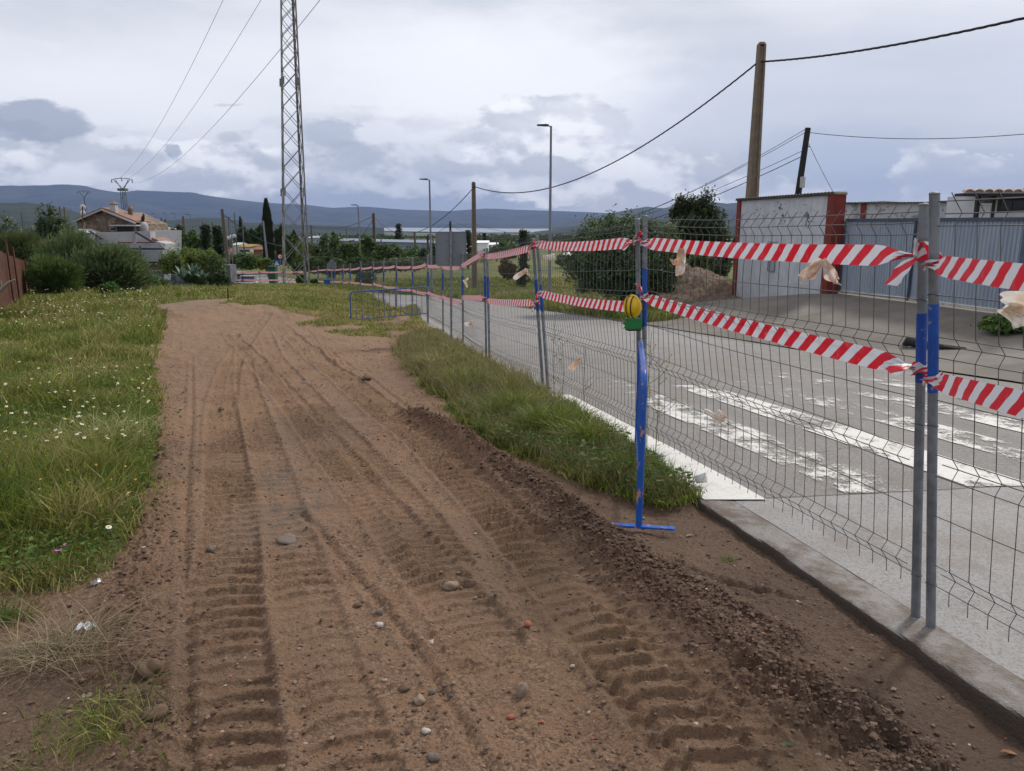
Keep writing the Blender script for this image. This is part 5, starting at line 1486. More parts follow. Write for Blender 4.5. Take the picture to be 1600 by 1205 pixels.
    face('lower_wall', [(180, 391), (180, 409), (254, 409), (254, 391)], .4, gy, Y-4.6)
    face('base_wall', [(205, 409), (205, 424), (262, 424), (262, 409)], .3, simple('brown_boards', (.10, .085, .075), .9, 0, .3, .8), Y-4.2)
    m = MB(); m.bar(S(219, 384, Y-5), S(219, 410, Y-5), .12); m.build('carport_post', simple('dark_metal', (.05, .05, .06), .6), o)
    m = MB()
    for px in (208.5, 211.5): m.bar(S(px, 362, Y-2.9), S(px, 380, Y-2.9), .11)
    m.build('chimney_pipe', gy, o)
    # white round-topped flue with a black bird-shaped vane
    c = S(224.5, 363, Y+1); r = .42; h = S(224.5, 345.5, Y+1).z-c.z
    m = MB(); m.lathe((c.x, c.y, c.z-.3), [(r, 0), (r, h*.85), (r*.9, h*1.05), (r*.6, h*1.2), (0, h*1.25)], 16); ch = m.build('round_chimney', wh, o)
    m = MB(); zt = c.z-.3+h*1.22; m.tube([Vector((c.x, c.y, zt)), Vector((c.x+.05, c.y, zt+.35)), Vector((c.x+.16, c.y, zt+.62)), Vector((c.x+.12, c.y, zt+.75))], [.13, .17, .09, .03], 8)
    m.build('weather_vane', simple('black_iron', (.012, .012, .012), .6), ch)
    m = MB()
    for px, y0, y1 in ((168, 339, 362), (135, 345, 362), (129, 322, 362)):
        m = MB(); m.tube([S(px, y1, Y-1.5), S(px, y0, Y-1.5)], .05, 6); m.build('antenna_mast', simple('rusty_pipe', (.09, .055, .045), .8), o)
stone_house()
def lattice_mast():
    p = at(127, 318, 120); g = Vector((p.x, 120, Hs(p.x, 120))); o = thing('radio_mast', g, 'thin lattice radio mast with white dishes left of the stone house', 'mast')
    m = MB()
    for s in (-1, 1): m.bar(g+Vector((s*.3, 0, 0)), Vector((g.x+s*.18, 120, p.z)), .06)
    for k in range(20):
        a = g.lerp(Vector((g.x, 120, p.z)), k/20); b = g.lerp(Vector((g.x, 120, p.z)), (k+1)/20); m.bar(a+Vector((.25*(-1)**k, 0, 0)), b-Vector((.25*(-1)**k, 0, 0)), .045)
    m.build('mast_frame', simple('red_white_steel', (.30, .22, .22), .6), o)
    for py in (324, 333):
        q = at(129, py, 119.6); m = MB(); m.lathe((0, 0, 0), [(0, .1), (.4, .0), (.42, -.1)], 14, 0, True, Matrix.Translation(q) @ Matrix.Rotation(R(90), 4, 'X')); m.build('dish', M_WHITE, o)
lattice_mast()
# mast group right of the wooden pole
q = at(366, 332, 120); g = Vector((q.x, 120, Hs(q.x, 120))); o = thing('radio_mast', g, 'thin antenna masts with side brackets right of the weathered wooden pole', 'mast')
st = simple('far_pylon_steel', (.12, .125, .135), .6, .4, .2, 1)
for dx in (-1.0, .0, 1.1):
    m = MB(); m.tube([g+Vector((dx, 0, 0)), Vector((q.x+dx, 120, q.z-(abs(dx))*.9))], .09, 6); m.build('antenna', st, o)
m = MB(); 
for dz in (1.2, 2.2, 3.1): m.bar(Vector((q.x-1, 120, q.z-dz)), Vector((q.x+1.2, 120, q.z-dz)), .06)
m.build('bracket', st, o)
for px, py in ((361, 370), (366, 369), (357, 372)):
    c = at(px, py, 119); m = MB(); m.lathe((0, 0, 0), [(0, .1), (.28, .0), (.3, -.08)], 12, 0, True, Matrix.Translation(c) @ Matrix.Rotation(R(90), 4, 'X')); m.build('dish', M_WHITE, o)

# low stone wall and clutter in front of the house
def low_wall():
    Y = 63.0; a, b = at(213, 425, Y), at(352, 425, Y); za, zb = at(213, 441, Y).z, at(352, 441, Y).z
    o = thing('wall', Vector(((a.x+b.x)/2, Y, (za+zb)/2-.3)), 'low blue-grey stone garden wall below the stone house', 'wall')
    def f(t, b_, o_):
        p = t.objco(); v = t.voro(p, 2.6, 'F1', 'Color'); r_, g_, bb = t.sep(v); e = t.voro(p, 2.6, 'DISTANCE_TO_EDGE')
        c = t.mix(r_, (.10, .115, .145), (.22, .24, .28)); c = t.mix(e.sst(.08, .02), c, (.06, .065, .075)); t.l(c, b_.inputs['Base Color']); b_.inputs['Roughness'].default_value = .95
    m = MB(); m.box(((a.x+b.x)/2, Y, (a.z+za)/2-.2), (b.x-a.x, .4, a.z-za+.5)); m.build('stonework', mat('blue_grey_stone', f), o)
    m = MB(); m.box(((a.x+b.x)/2, Y, a.z+.06), (b.x-a.x+.05, .5, .08)); m.build('wall_cap', M_COPE, o)
    c1, c2 = at(354, 415, 61.5), at(362, 440, 61.5)
    m = MB(); m.box(((c1.x+c2.x)/2, 61.8, (c1.z+c2.z)/2), (c2.x-c1.x+.2, 1.4, c1.z-c2.z+.1)); m.build('end_pier', simple('dark_pier', (.11, .115, .13), .9, 0, .3, 2), o)
low_wall()
for px, py, w, h, c, lb in ((303, 412, 22, 10, M_WHITE, 'white panel leaning behind the agave plants'), (256, 418, 8, 14, M_WHITE, 'white post stump left of the hedge'), (262, 433, 10, 9, M_WHITE, 'pale stone trough at the foot of the low wall')):
    Y = 64.2 if px != 262 else 62.4; a, b = at(px-w/2, py-h/2, Y), at(px+w/2, py+h/2, Y); m = MB(); m.box(((a.x+b.x)/2, Y, (a.z+b.z)/2), (b.x-a.x, .25, a.z-b.z))
    tag(m.build('white_panel', c, None, .02), lb, 'panel')

# ------------------------------------------------------------ rusty sheet fence at the far left
def rusty_fence():
    pts = [(-25, 377, 22), (8, 397, 27), (24, 403, 30.5), (38, 408, 34), (52, 419, 37)]
    P = [(at(px, py, Y)) for px, py, Y in pts]; o = thing('sheet_fence', Vector((P[1].x, P[1].y, Hs(P[1].x, P[1].y))), 'rusty corrugated sheet fence at the left edge of the field', 'fence')
    for i in range(len(P)-1):
        a, b = P[i], P[i+1]; m = MB(); L = Vector((b.x-a.x, b.y-a.y, 0)).length; n = int(L/.05); vs = []
        s = Vector((b.y-a.y, -(b.x-a.x), 0)).normalized()
        for k in range(n+1):
            t = k/n; p = a.lerp(b, t); off = s*.018*math.sin(k*1.57); zg = Hs(p.x, p.y)-.05; zz = p.z+.03*math.sin(k*.37)
            vs += [(p.x+off.x, p.y+off.y, zg), (p.x+off.x, p.y+off.y, zz)]
        m.add(vs, [(2*k, 2*k+2, 2*k+3, 2*k+1) for k in range(n)], 0, True); m.build('sheet', M_RUST, o)
    for px, py, Y in ((9, 376, 26.8), (20, 386, 29.0), (39, 404, 33.8)):
        t = at(px, py, Y-.1); m = MB(); m.bar(Vector((t.x, t.y, Hs(t.x, t.y)-.1)), t, .05); m.build('post', M_RUST, o)
    m = MB(); m.tube([at(0, 455, 20), at(6, 448, 20), at(14, 441, 20), at(23, 437, 20)], [.05, .04, .03, .015], 6); m.tube([at(2, 452, 20), at(3, 446, 20), at(1, 438, 20)], [.03, .02, .01], 6)
    tag(m.build('dead_branch', simple('grey_dead_wood', (.22, .19, .16), .9)), 'pale dead branch leaning on the rusty fence', 'branch')
rusty_fence()

# ------------------------------------------------------------ cars behind the lane fence
def car(px, py_base, Y, rz, paint, label, scale=1.0):
    c = at(px, py_base, Y); g = Vector((c.x, Y+2, Hs(c.x, Y+2))); o = thing('parked_car', g, label, 'car', 'cars parked at the lane')
    M = Matrix.Translation(g) @ Matrix.Rotation(rz, 4, 'Z') @ Matrix.Scale(scale, 4)
    pm = paint; tr = simple('black_trim', (.015, .015, .017), .5)
    # body: cross-sections along the length (y from rear -2.1 to front 2.1)
    secs = [(-2.12, .76, .38, .80), (-2.08, .82, .28, .98), (-1.9, .85, .24, 1.03), (-1.2, .87, .22, .99), (0, .88, .22, .97), (1.2, .87, .22, .93), (1.8, .82, .24, .84), (2.1, .70, .32, .66)]
    def loft(secs, m, top=.86):
        vs = []; n = 10
        for (y, w, z0, z1) in secs:
            r = [(-w*.9, z0), (w*.9, z0), (w, z0+.12), (w, (z0+z1)/2), (w*.97, z1-.10), (w*top, z1), (-w*top, z1), (-w*.97, z1-.10), (-w, (z0+z1)/2), (-w, z0+.12)]
            vs += [(x, y, z) for x, z in r]
        fs = [tuple(range(n-1, -1, -1)), tuple(range((len(secs)-1)*n, len(secs)*n))]
        for i in range(len(secs)-1):
            for j in range(n): fs.append((i*n+j, i*n+(j+1) % n, (i+1)*n+(j+1) % n, (i+1)*n+j))
        m.add(vs, fs, 0, True, M)
    m = MB(); loft(secs, m); m.build('body', pm, o)
    m = MB(); loft([(-1.86, .70, .95, 1.02), (-1.45, .68, .95, 1.36), (-1.0, .66, .95, 1.45), (0, .66, .95, 1.46), (.5, .68, .95, 1.36), (1.15, .74, .90, .96)], m, .84); m.build('cabin', M_GLASS, o)
    m = MB(); loft([(-1.38, .60, 1.395, 1.43), (-1.0, .62, 1.44, 1.49), (0, .62, 1.45, 1.50), (.42, .62, 1.36, 1.41)], m, .85); m.build('roof', pm, o)
    for sx in (-1, 1):
        m = MB(); m.box((sx*.68, -2.03, .86), (.22, .18, .16), 0, 0, M); m.build('tail_light', simple('red_lens', (.35, .012, .010), .25), o, .02)
        m = MB(); m.box((sx*.62, 2.02, .62), (.26, .12, .12), 0, 0, M); m.build('headlight', simple('clear_lens', (.6, .6, .62), .15), o, .02)
        m = MB(); m.bar(M @ Vector((sx*.72, -1.75, 1.0)), M @ Vector((sx*.60, -1.3, 1.43)), .06); m.build('pillar', pm, o)
        m = MB(); m.box((sx*.98, .75, .98), (.16, .12, .12), 0, 0, M); m.build('mirror', pm, o, .02)
        for y in (-1.3, 1.32):
            Wm = M @ Matrix.Translation((sx*.80, y, .31)) @ Matrix.Rotation(R(90), 4, 'Y')
            m = MB(); m.lathe((0, 0, 0), [(.18, -.10), (.29, -.10), (.315, -.07), (.315, .07), (.29, .10), (.18, .10)], 20, M=Wm); w = m.build('wheel', tr, o)
            m = MB(); m.lathe((0, 0, 0), [(0, .06), (.18, .085), (.18, -.085), (0, -.06)], 14, M=Wm); m.build('rim', M_GALV, w)
    m = MB(); m.box((0, -2.12, .47), (1.62, .12, .22), 0, 0, M); m.build('rear_bumper', tr if scale < 2 else pm, o, .03)
    m = MB(); m.box((0, -2.155, .70), (.50, .02, .12), 0, 0, M); m.build('number_plate', M_WHITE, o)
    return o
car(377, 447, 72, R(17), simple('silver_car_paint', (.30, .31, .34), .35, .3, .05, 1), 'silver-grey hatchback seen from behind, parked beyond the striped tape')
car(361, 441, 77, R(16), simple('dark_car_paint', (.03, .035, .06), .35, .2, .05, 1), 'dark car half hidden behind the silver hatchback, beside the garden wall')

# ------------------------------------------------------------ signs, bin and street clutter in the middle distance
def small_sign(px, py, Y, r, kind, label):
    c = at(px, py, Y); g = Vector((c.x, Y, Hs(c.x, Y)-.05)); o = thing('road_sign', g, label, 'road sign')
    m = MB(); m.tube([g, c+Vector((0, .06, r))], .035, 8); m.build('post', M_GALV, o)
    Mx = Matrix.Translation(c) @ Matrix.Rotation(R(90), 4, 'X')
    if kind == 'round':
        m = MB(); m.lathe((0, 0, 0), [(0, .0), (r, 0), (r, .02), (0, .02)], 24, 0, False, Mx); d = m.build('panel', simple('sign_red', (.55, .03, .03), .4), o)
        m = MB(); m.lathe((0, 0, 0), [(0, .022), (r*.70, .022), (r*.70, .026), (0, .026)], 24, 0, False, Mx); m.build('sign_face', simple('sign_white', (.72, .72, .72), .4), d)
        m = MB(); m.box((-.22*r, .0, .03), (.10*r, .7*r, .008), 0, 0, Mx); m.box((.22*r, .0, .03), (.32*r, .7*r, .008), 0, 0, Mx); m.build('sign_number', simple('black_plastic', (.012, .012, .012), .5), d)
    else:
        m = MB(); m.box((0, 0, 0), (2*r, 2*r, .03), 0, 0, Mx); d = m.build('panel', simple('sign_blue', (.012, .09, .34), .4), o, .01)
        m = MB(); m.add([(-r*.75, -r*.7, .02), (r*.75, -r*.7, .02), (0, r*.72, .02)], [(0, 1, 2)], 0, False, Mx); m.build('sign_triangle', simple('sign_white', (.72, .72, .72), .4), d)
        m = MB(); bk = simple('black_plastic', (.012, .012, .012), .5)
        m.lathe((0, 0, 0), [(0, -.01), (r*.12, 0), (0, .01)], 10, 0, False, Mx @ Matrix.Translation((0, r*.30, .03)))
        m.add([(-.08*r, .18*r, .026), (.08*r, .18*r, .026), (.05*r, -.15*r, .026), (.28*r, -.58*r, .026), (.16*r, -.6*r, .026), (0, -.28*r, .026), (-.2*r, -.6*r, .026), (-.32*r, -.56*r, .026), (-.06*r, -.12*r, .026)], [tuple(range(9))], 0, False, Mx)
        m.build('walking_figure', bk, d)
small_sign(432.5, 411, 88, .30 if False else .34, 'square', 'blue square pedestrian-crossing sign with a white triangle, left of the pylon')
small_sign(437.5, 401, 96, .30, 'round', 'round red-rimmed speed sign above the blue crossing sign')
small_sign(362, 391.5, 90, .32, 'round', 'round red-rimmed sign right of the wooden pole with the meter box')
small_sign(266.5, 371, 160, .6, 'square', 'small blue sign far off, right of the stone house') 
def bin_():
    Y = 84; a, b = at(419.5, 416, Y), at(432, 424.5, Y); o = thing('waste_container', Vector(((a.x+b.x)/2, Y, Hs(a.x, Y))), 'dark green waste container standing at the lane, left of the pylon', 'waste container')
    gr = simple('dark_green_plastic', (.012, .06, .035), .5); cx = (a.x+b.x)/2; w = b.x-a.x; zb = Hs(a.x, Y); zt = a.z
    m = MB(); m.add([(cx+sx*w*.42, Y+sy*.4, zb+.15) for sx, sy in ((-1, -1), (1, -1), (1, 1), (-1, 1))]+[(cx+sx*w*.5, Y+sy*.5, zt-.1) for sx, sy in ((-1, -1), (1, -1), (1, 1), (-1, 1))], [(0, 3, 2, 1), (4, 5, 6, 7), (0, 1, 5, 4), (1, 2, 6, 5), (2, 3, 7, 6), (3, 0, 4, 7)]); m.build('body', gr, o, .03)
    m = MB(); m.box((cx, Y, zt-.04), (w*1.08, 1.1, .12)); m.build('lid', gr, o, .04)
    for s in (-1, 1):
        m = MB(); m.lathe((0, 0, 0), [(0, -.04), (.12, -.04), (.12, .04), (0, .04)], 14, M=Matrix.Translation((cx+s*w*.36, Y-.42, zb+.12)) @ Matrix.Rotation(R(90), 4, 'Y')); m.build('wheel', simple('black_rubber', (.018, .018, .02), .7), o)
bin_()
# blue roadworks board leaning at the fence beyond the pylon
Y = 50; c = at(511, 441, Y); o = thing('roadworks_board', Vector((c.x, Y, Hs(c.x, Y))), 'small blue board hanging on the fence right of the pylon', 'board')
m = MB(); m.box(c, (.42, .03, .34)); m.build('panel', simple('sign_blue', (.012, .09, .34), .4), o, .01)
m = MB(); m.bar(Vector((c.x, Y+.04, Hs(c.x, Y))), c+Vector((0, .04, .2)), .03); m.build('stake', M_GALV, o)
Y = 48; c = at(504, 446, Y); zb = Hs(c.x, Y); m = MB(); m.add([(c.x-.18, Y, zb), (c.x+.40, Y, zb), (c.x-.05, Y, zb+.55), (c.x-.18, Y+.05, zb), (c.x+.40, Y+.05, zb), (c.x-.05, Y+.05, zb+.55)], [(0, 1, 2), (5, 4, 3), (0, 3, 4, 1), (1, 4, 5, 2), (2, 5, 3, 0)])
tag(m.build('warning_triangle', simple('faded_red_paint', (.30, .09, .07), .6)), 'faded red and white triangle propped against the fence by the pylon', 'warning triangle')

# ------------------------------------------------------------ warehouses and small buildings far off
def shed(x0, x1, y_top, y_base, Y, mt, label, depth=14, slope=0, roof=None, dark=False):
    a, b = at(x0, y_top, Y), at(x1, y_top+slope, Y); z0 = at(x0, y_base, Y).z
    o = thing('warehouse', Vector(((a.x+b.x)/2, Y, z0)), label, 'building', 'low buildings in the valley')
    m = MB(); m.add([(a.x, Y, z0), (b.x, Y, z0), (b.x, Y+depth, z0), (a.x, Y+depth, z0), (a.x, Y, a.z), (b.x, Y, b.z), (b.x, Y+depth, b.z), (a.x, Y+depth, a.z)], [(0, 3, 2, 1), (0, 1, 5, 4), (1, 2, 6, 5), (2, 3, 7, 6), (3, 0, 4, 7)]); m.build('wall', mt, o)
    m = MB(); e = .2; h = .35
    m.add([(a.x-e, Y-e, a.z), (b.x+e, Y-e, b.z), (b.x+e, Y+depth+e, b.z), (a.x-e, Y+depth+e, a.z), (a.x-e, Y+depth/2, a.z+h), (b.x+e, Y+depth/2, b.z+h)], [(0, 1, 5, 4), (2, 3, 4, 5), (0, 4, 3), (1, 2, 5), (0, 3, 2, 1)]); m.build('roof', roof or mt, o)
    if dark:
        m = MB(); m.box(((a.x+b.x)/2, Y-.02, (a.z+z0)/2-.2), ((b.x-a.x)*.8, .06, (a.z-z0)*.4)); m.build('opening', simple('dark_opening', (.035, .035, .042), .6), o)
BG = simple('blue_grey_cladding', (.17, .20, .26), .7, 0, .05, .3)
shed(478, 508, 372, 396, 165, simple('pale_blue_cladding', (.27, .31, .40), .7, 0, .05, .3), 'pale blue shed right of the lattice pylon', 12)
shed(528, 690, 376, 402, 175, BG, 'long blue-grey warehouse behind the green bushes', 16, 4)
shed(722, 728, 378, 400, 150, simple('white_paint', (.70, .71, .73), .6), 'narrow white shed at the left of the tan pole', 6)
shed(746, 762, 379.5, 400, 150, simple('white_paint', (.70, .71, .73), .6), 'white square building just right of the tan pole', 8)
shed(762, 777, 382.5, 395, 160, simple('white_paint', (.70, .71, .73), .6), 'low white building with dark windows right of the tan pole', 8, dark=True)
shed(236, 248, 359, 372, 130, simple('pale_box', (.42, .43, .40), .6), 'small pale flat-roofed building between the house and the palm', 8, dark=True)
shed(364, 373, 383, 396, 125, simple('pale_box', (.42, .43, .40), .6), 'little pale hut below the antenna masts', 4)
shed(372, 391, 386, 394, 120, simple('pale_box', (.42, .43, .40), .6), 'low house with an orange lichen-covered roof before the cypress', 6, roof=simple('lichen_roof', (.24, .15, .05), .9, 0, .3, .6), dark=True)
shed(396, 409, 390, 399, 118, simple('red_earth_wall', (.20, .09, .06), .9), 'reddish shed at the left foot of the big cypress', 5)
shed(884, 893, 399, 404, 120, simple('white_paint', (.70, .71, .73), .6), 'tiny white house in the field behind the mesh, left of the round bush', 5)
# ------------------------------------------------------------ foliage
def leaf_mat(name, rough=.6, trans=.30):
    def f(t, b, o):
        c = t.attr('Col'); t.l(c, b.inputs['Base Color']); b.inputs['Roughness'].default_value = rough; b.inputs['Specular IOR Level'].default_value = .25
        tl = t.n('ShaderNodeBsdfTranslucent'); t.l(t.mix(.35, c, (.12, .16, .02)), tl.inputs[0]); mx = t.n('ShaderNodeMixShader'); mx.inputs[0].default_value = trans
        t.l(b.outputs[0], mx.inputs[1]); t.l(tl.outputs[0], mx.inputs[2]); t.l(mx.outputs[0], o.inputs[0])
    return mat(name, f)
M_LEAF = leaf_mat('leaves'); M_GRASS = leaf_mat('grass_blades', .55, .38)
M_BARK = simple('rough_bark', (.075, .058, .045), .95, 0, .3, 6, .01)
def rnd_unit(n):
    v = rng.normal(size=(n, 3)); return v/np.linalg.norm(v, axis=1, keepdims=True)
def leaves(c, rad, n, size, cols, clumps=40, style='leaf', aspect=1.0, spread=.26, shell=.55, flat=0, droop=0):
    """leaf quads gathered in clumps through an ellipsoid; c, rad arrays in metres"""
    c = np.array(c); rad = np.array(rad)
    u = rnd_unit(clumps); rr = rng.uniform(shell, 1.0, clumps)**.6
    rr *= 1+.16*np.sin(u[:, 0]*5+c[0])*np.cos(u[:, 2]*4+c[1])
    cc = u*rr[:, None]; 
    if flat: cc[:, 2] = np.where(cc[:, 2] < -.75, -.75, cc[:, 2])
    k = rng.integers(0, clumps, n); cs = rng.uniform(.6, 1.3, clumps)[k][:, None]
    p = cc[k]+rng.normal(size=(n, 3))*spread*cs*np.array([1, 1, .75]); 
    out = p.copy(); out /= (np.linalg.norm(out, axis=1, keepdims=True)+1e-6)
    p = p*rad+c
    sz = size*rng.uniform(.6, 1.35, n)[:, None]
    if style == 'leaf':
        nrm = rnd_unit(n)*.9+out*.7+np.array([0, 0, .35]); nrm /= np.linalg.norm(nrm, axis=1, keepdims=True)
        a = np.cross(nrm, rnd_unit(n)); a /= np.linalg.norm(a, axis=1, keepdims=True); b = np.cross(nrm, a)
        q = np.stack([p-a*sz*aspect, p-b*sz*.45, p+a*sz*aspect, p+b*sz*.45], 1)
    else:   # fine feathery sprays pointing up and out
        d = out*.75+rnd_unit(n)*.45+np.array([.25, 0, .75-droop]); d /= np.linalg.norm(d, axis=1, keepdims=True)
        b = np.cross(d, rnd_unit(n)); b /= np.linalg.norm(b, axis=1, keepdims=True)
        q = np.stack([p-b*sz*.07*aspect, p+d*sz*.55, p+d*sz*1.1+b*sz*.02+np.array([0, 0, -.12])*sz, p+d*sz*.5+b*sz*.14*aspect], 1)
    cols = np.array(cols); ci = rng.random(clumps)[k]*.65+rng.random(n)*.35; ci = ci*(len(cols)-1); i0 = np.clip(ci.astype(int), 0, len(cols)-2); fr = (ci-i0)[:, None]
    col = cols[i0]*(1-fr)+cols[i0+1]*fr; col = col*rng.uniform(.8, 1.2, (n, 1))
    return q, col
def join_quads(name, parts, m, parent=None):
    Q = np.concatenate([p[0] for p in parts]); C = np.concatenate([p[1] for p in parts]); n = len(Q)
    return mesh_np(name, Q.reshape(-1, 3), np.arange(n*4), np.full(n, 4), m, parent, {'Col': np.repeat(C, 4, axis=0)})
G_DARK = [(.014, .028, .010), (.034, .062, .020), (.07, .115, .035)]
G_MID = [(.030, .060, .016), (.070, .125, .032), (.13, .19, .055)]
G_YEL = [(.05, .085, .015), (.12, .17, .03), (.22, .26, .05)]
G_OLIVE = [(.045, .066, .026), (.10, .135, .055), (.18, .215, .10)]
G_GREY = [(.045, .065, .038), (.09, .12, .065), (.15, .18, .10)]
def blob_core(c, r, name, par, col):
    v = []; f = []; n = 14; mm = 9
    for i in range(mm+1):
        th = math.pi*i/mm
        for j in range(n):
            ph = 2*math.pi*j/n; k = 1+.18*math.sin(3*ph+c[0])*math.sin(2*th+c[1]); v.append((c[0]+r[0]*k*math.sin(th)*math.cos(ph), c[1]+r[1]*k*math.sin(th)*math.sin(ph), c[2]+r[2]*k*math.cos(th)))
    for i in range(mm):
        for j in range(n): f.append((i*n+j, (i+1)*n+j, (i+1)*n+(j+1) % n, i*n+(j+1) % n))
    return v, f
def bush(px0, px1, py_top, py_base, Y, cols, label, n, size, style='leaf', name='bush', cat='bush', lobes=3, trunk=False, group=None, aspect=1.0, clumps=40, spread=.24, depth=.8, core=.62, droop=0, shell=.55):
    a, b = at(px0, py_top, Y), at(px1, py_top, Y); zb = Hs((a.x+b.x)/2, Y); zbp = at((px0+px1)/2, py_base, Y).z
    if abs(zbp-zb) < 3: zb = max(zb, zbp-.1) if zbp > zb else zb
    zt = a.z; w = (b.x-a.x)/2; h = zt-zb; g = Vector(((a.x+b.x)/2, Y, zb))
    o = thing(name, g, label, cat, group)
    parts = []; cm = MB()
    lift = .22*h if trunk else 0
    for k in range(lobes):
        if lobes == 1: c = (g.x, Y, zb+lift+(h-lift)*.5); r = (w, w*depth, (h-lift)*.52)
        else:
            t = (k+.5)/lobes; c = (g.x+w*(t*2-1)*.62, Y+random.uniform(-.3, .3)*w*depth, zb+lift+(h-lift)*random.uniform(.38, .5)); hh = (h-lift)*(.5 if k == lobes//2 else random.uniform(.40, .50))
            if k == lobes//2: c = (c[0], c[1], zt-hh)
            r = (w*random.uniform(.50, .62), w*depth*random.uniform(.6, .8), hh)
        parts.append(leaves(c, r, n//lobes, size, cols, clumps, style, aspect, spread, shell, 1, droop))
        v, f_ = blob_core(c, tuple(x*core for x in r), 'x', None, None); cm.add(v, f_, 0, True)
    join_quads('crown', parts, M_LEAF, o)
    if core > .2: cm.build('light_block_core', simple('dark_core', tuple(cols[0]), 1, 0, .3, 4), o)  # solid dark core added inside the leaves to block light
    m = MB()
    for k in range(3 if not trunk else 1):
        dx = random.uniform(-.15, .15)*w if not trunk else 0
        m.tube([g+Vector((dx*.4, 0, -.1)), g+Vector((dx, 0, h*.3)), g+Vector((dx*2.2, .05, h*.65))], [max(.05, h*.03), max(.04, h*.022), .02], 7)
    if trunk:
        for k in range(5):
            an = k*1.26; m.tube([g+Vector((0, 0, h*(.28+.05*k))), g+Vector((math.cos(an)*w*.3, math.sin(an)*w*.3, h*(.5+.05*k))), g+Vector((math.cos(an)*w*.6, math.sin(an)*w*.6, h*(.62+.05*k)))], [h*.02, h*.013, .01], 6)
    m.build('trunk', M_BARK, o)
    return o
# the big round bush and the tree behind it
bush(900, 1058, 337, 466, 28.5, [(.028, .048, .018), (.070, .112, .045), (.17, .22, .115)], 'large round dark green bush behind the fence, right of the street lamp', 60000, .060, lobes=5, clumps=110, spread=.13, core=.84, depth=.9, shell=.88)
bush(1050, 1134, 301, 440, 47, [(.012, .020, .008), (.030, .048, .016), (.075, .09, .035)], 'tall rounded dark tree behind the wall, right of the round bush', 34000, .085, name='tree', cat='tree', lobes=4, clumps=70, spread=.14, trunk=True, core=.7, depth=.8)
bush(1106, 1146, 396, 428, 37, G_GREY, 'small grey-green shrub behind the soil heap', 3500, .07, lobes=2)
bush(1076, 1112, 388, 424, 39, G_OLIVE, 'olive shrub between the round bush and the soil heap', 3500, .07, lobes=2)
bush(1140, 1164, 368, 400, 60, G_DARK, 'dark shrub just left of the red pillar', 1500, .12, lobes=2)
bush(1548, 1640, 494, 532, 14.6, [(.03, .07, .012), (.06, .12, .02), (.14, .20, .04)], 'leafy green plant growing at the foot of the gate, right edge', 2600, .055, lobes=3, name='plant', cat='plant', core=.4, spread=.32)
# feathery bushes left
F1 = [(.055, .085, .036), (.125, .17, .075), (.24, .28, .14)]
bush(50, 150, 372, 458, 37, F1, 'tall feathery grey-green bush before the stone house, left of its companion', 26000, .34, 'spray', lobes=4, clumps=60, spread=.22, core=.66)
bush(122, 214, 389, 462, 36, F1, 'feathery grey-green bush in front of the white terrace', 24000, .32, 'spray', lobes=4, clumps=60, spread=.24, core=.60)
bush(47, 116, 407, 464, 33, [(.035, .070, .018), (.085, .14, .038), (.15, .21, .07)], 'low feathery bush at the foot of the tall ones, right of the rusty fence', 13000, .24, 'spray', lobes=3, clumps=50, spread=.24, core=.66)
bush(-40, 60, 366, 420, 44, [(.045, .065, .025), (.09, .115, .045), (.15, .17, .075)], 'wispy olive bush behind the rusty fence', 14000, .30, 'spray', lobes=4, clumps=50, core=.6)
bush(-30, 32, 343, 384, 60, G_GREY, 'pale grey-green bush far left above the rusty fence', 5000, .16, lobes=3)
bush(20, 52, 356, 384, 58, G_OLIVE, 'small olive bush left of the dark trees', 3000, .16, lobes=2)
bush(47, 108, 328, 372, 75, G_DARK, 'broad dark evergreen trees left of the stone house', 9000, .18, name='tree', cat='tree', lobes=4, core=.75, spread=.18)
bush(88, 118, 346, 366, 70, G_MID, 'pale green shrub against the left side of the stone house', 2500, .14, lobes=2)
for i, (x0, x1, y0, y1, Y, c, lb) in enumerate([
 (249, 288, 392, 425, 60, G_YEL, 'yellow-green hedge bush left of the agaves'), (280, 318, 388, 415, 62, G_YEL, 'yellow-green hedge bush in the middle of the hedge'), (262, 300, 378, 400, 66, G_MID, 'taller green bush behind the hedge'),
 (306, 342, 389, 420, 61, G_YEL, 'yellow-green hedge bush beside the round green shrub'), (318, 354, 396, 444, 58, G_MID, 'round mid-green shrub left of the parked cars'), (288, 322, 418, 446, 57, G_DARK, 'dark low bush behind the agave plants'),
 (333, 356, 424, 450, 56, G_DARK, 'dark low bush beside the garden wall pier'), (216, 262, 432, 454, 50, G_MID, 'low green shrub right of the feathery bushes'), (158, 184, 442, 462, 32, [(.03, .07, .012), (.06, .13, .02), (.10, .18, .03)], 'fresh green clump in the grass before the feathery bushes')]):
    bush(x0, x1, y0, y1, Y, c, lb, 3600, .085 if Y > 40 else .06, lobes=3, core=.6)
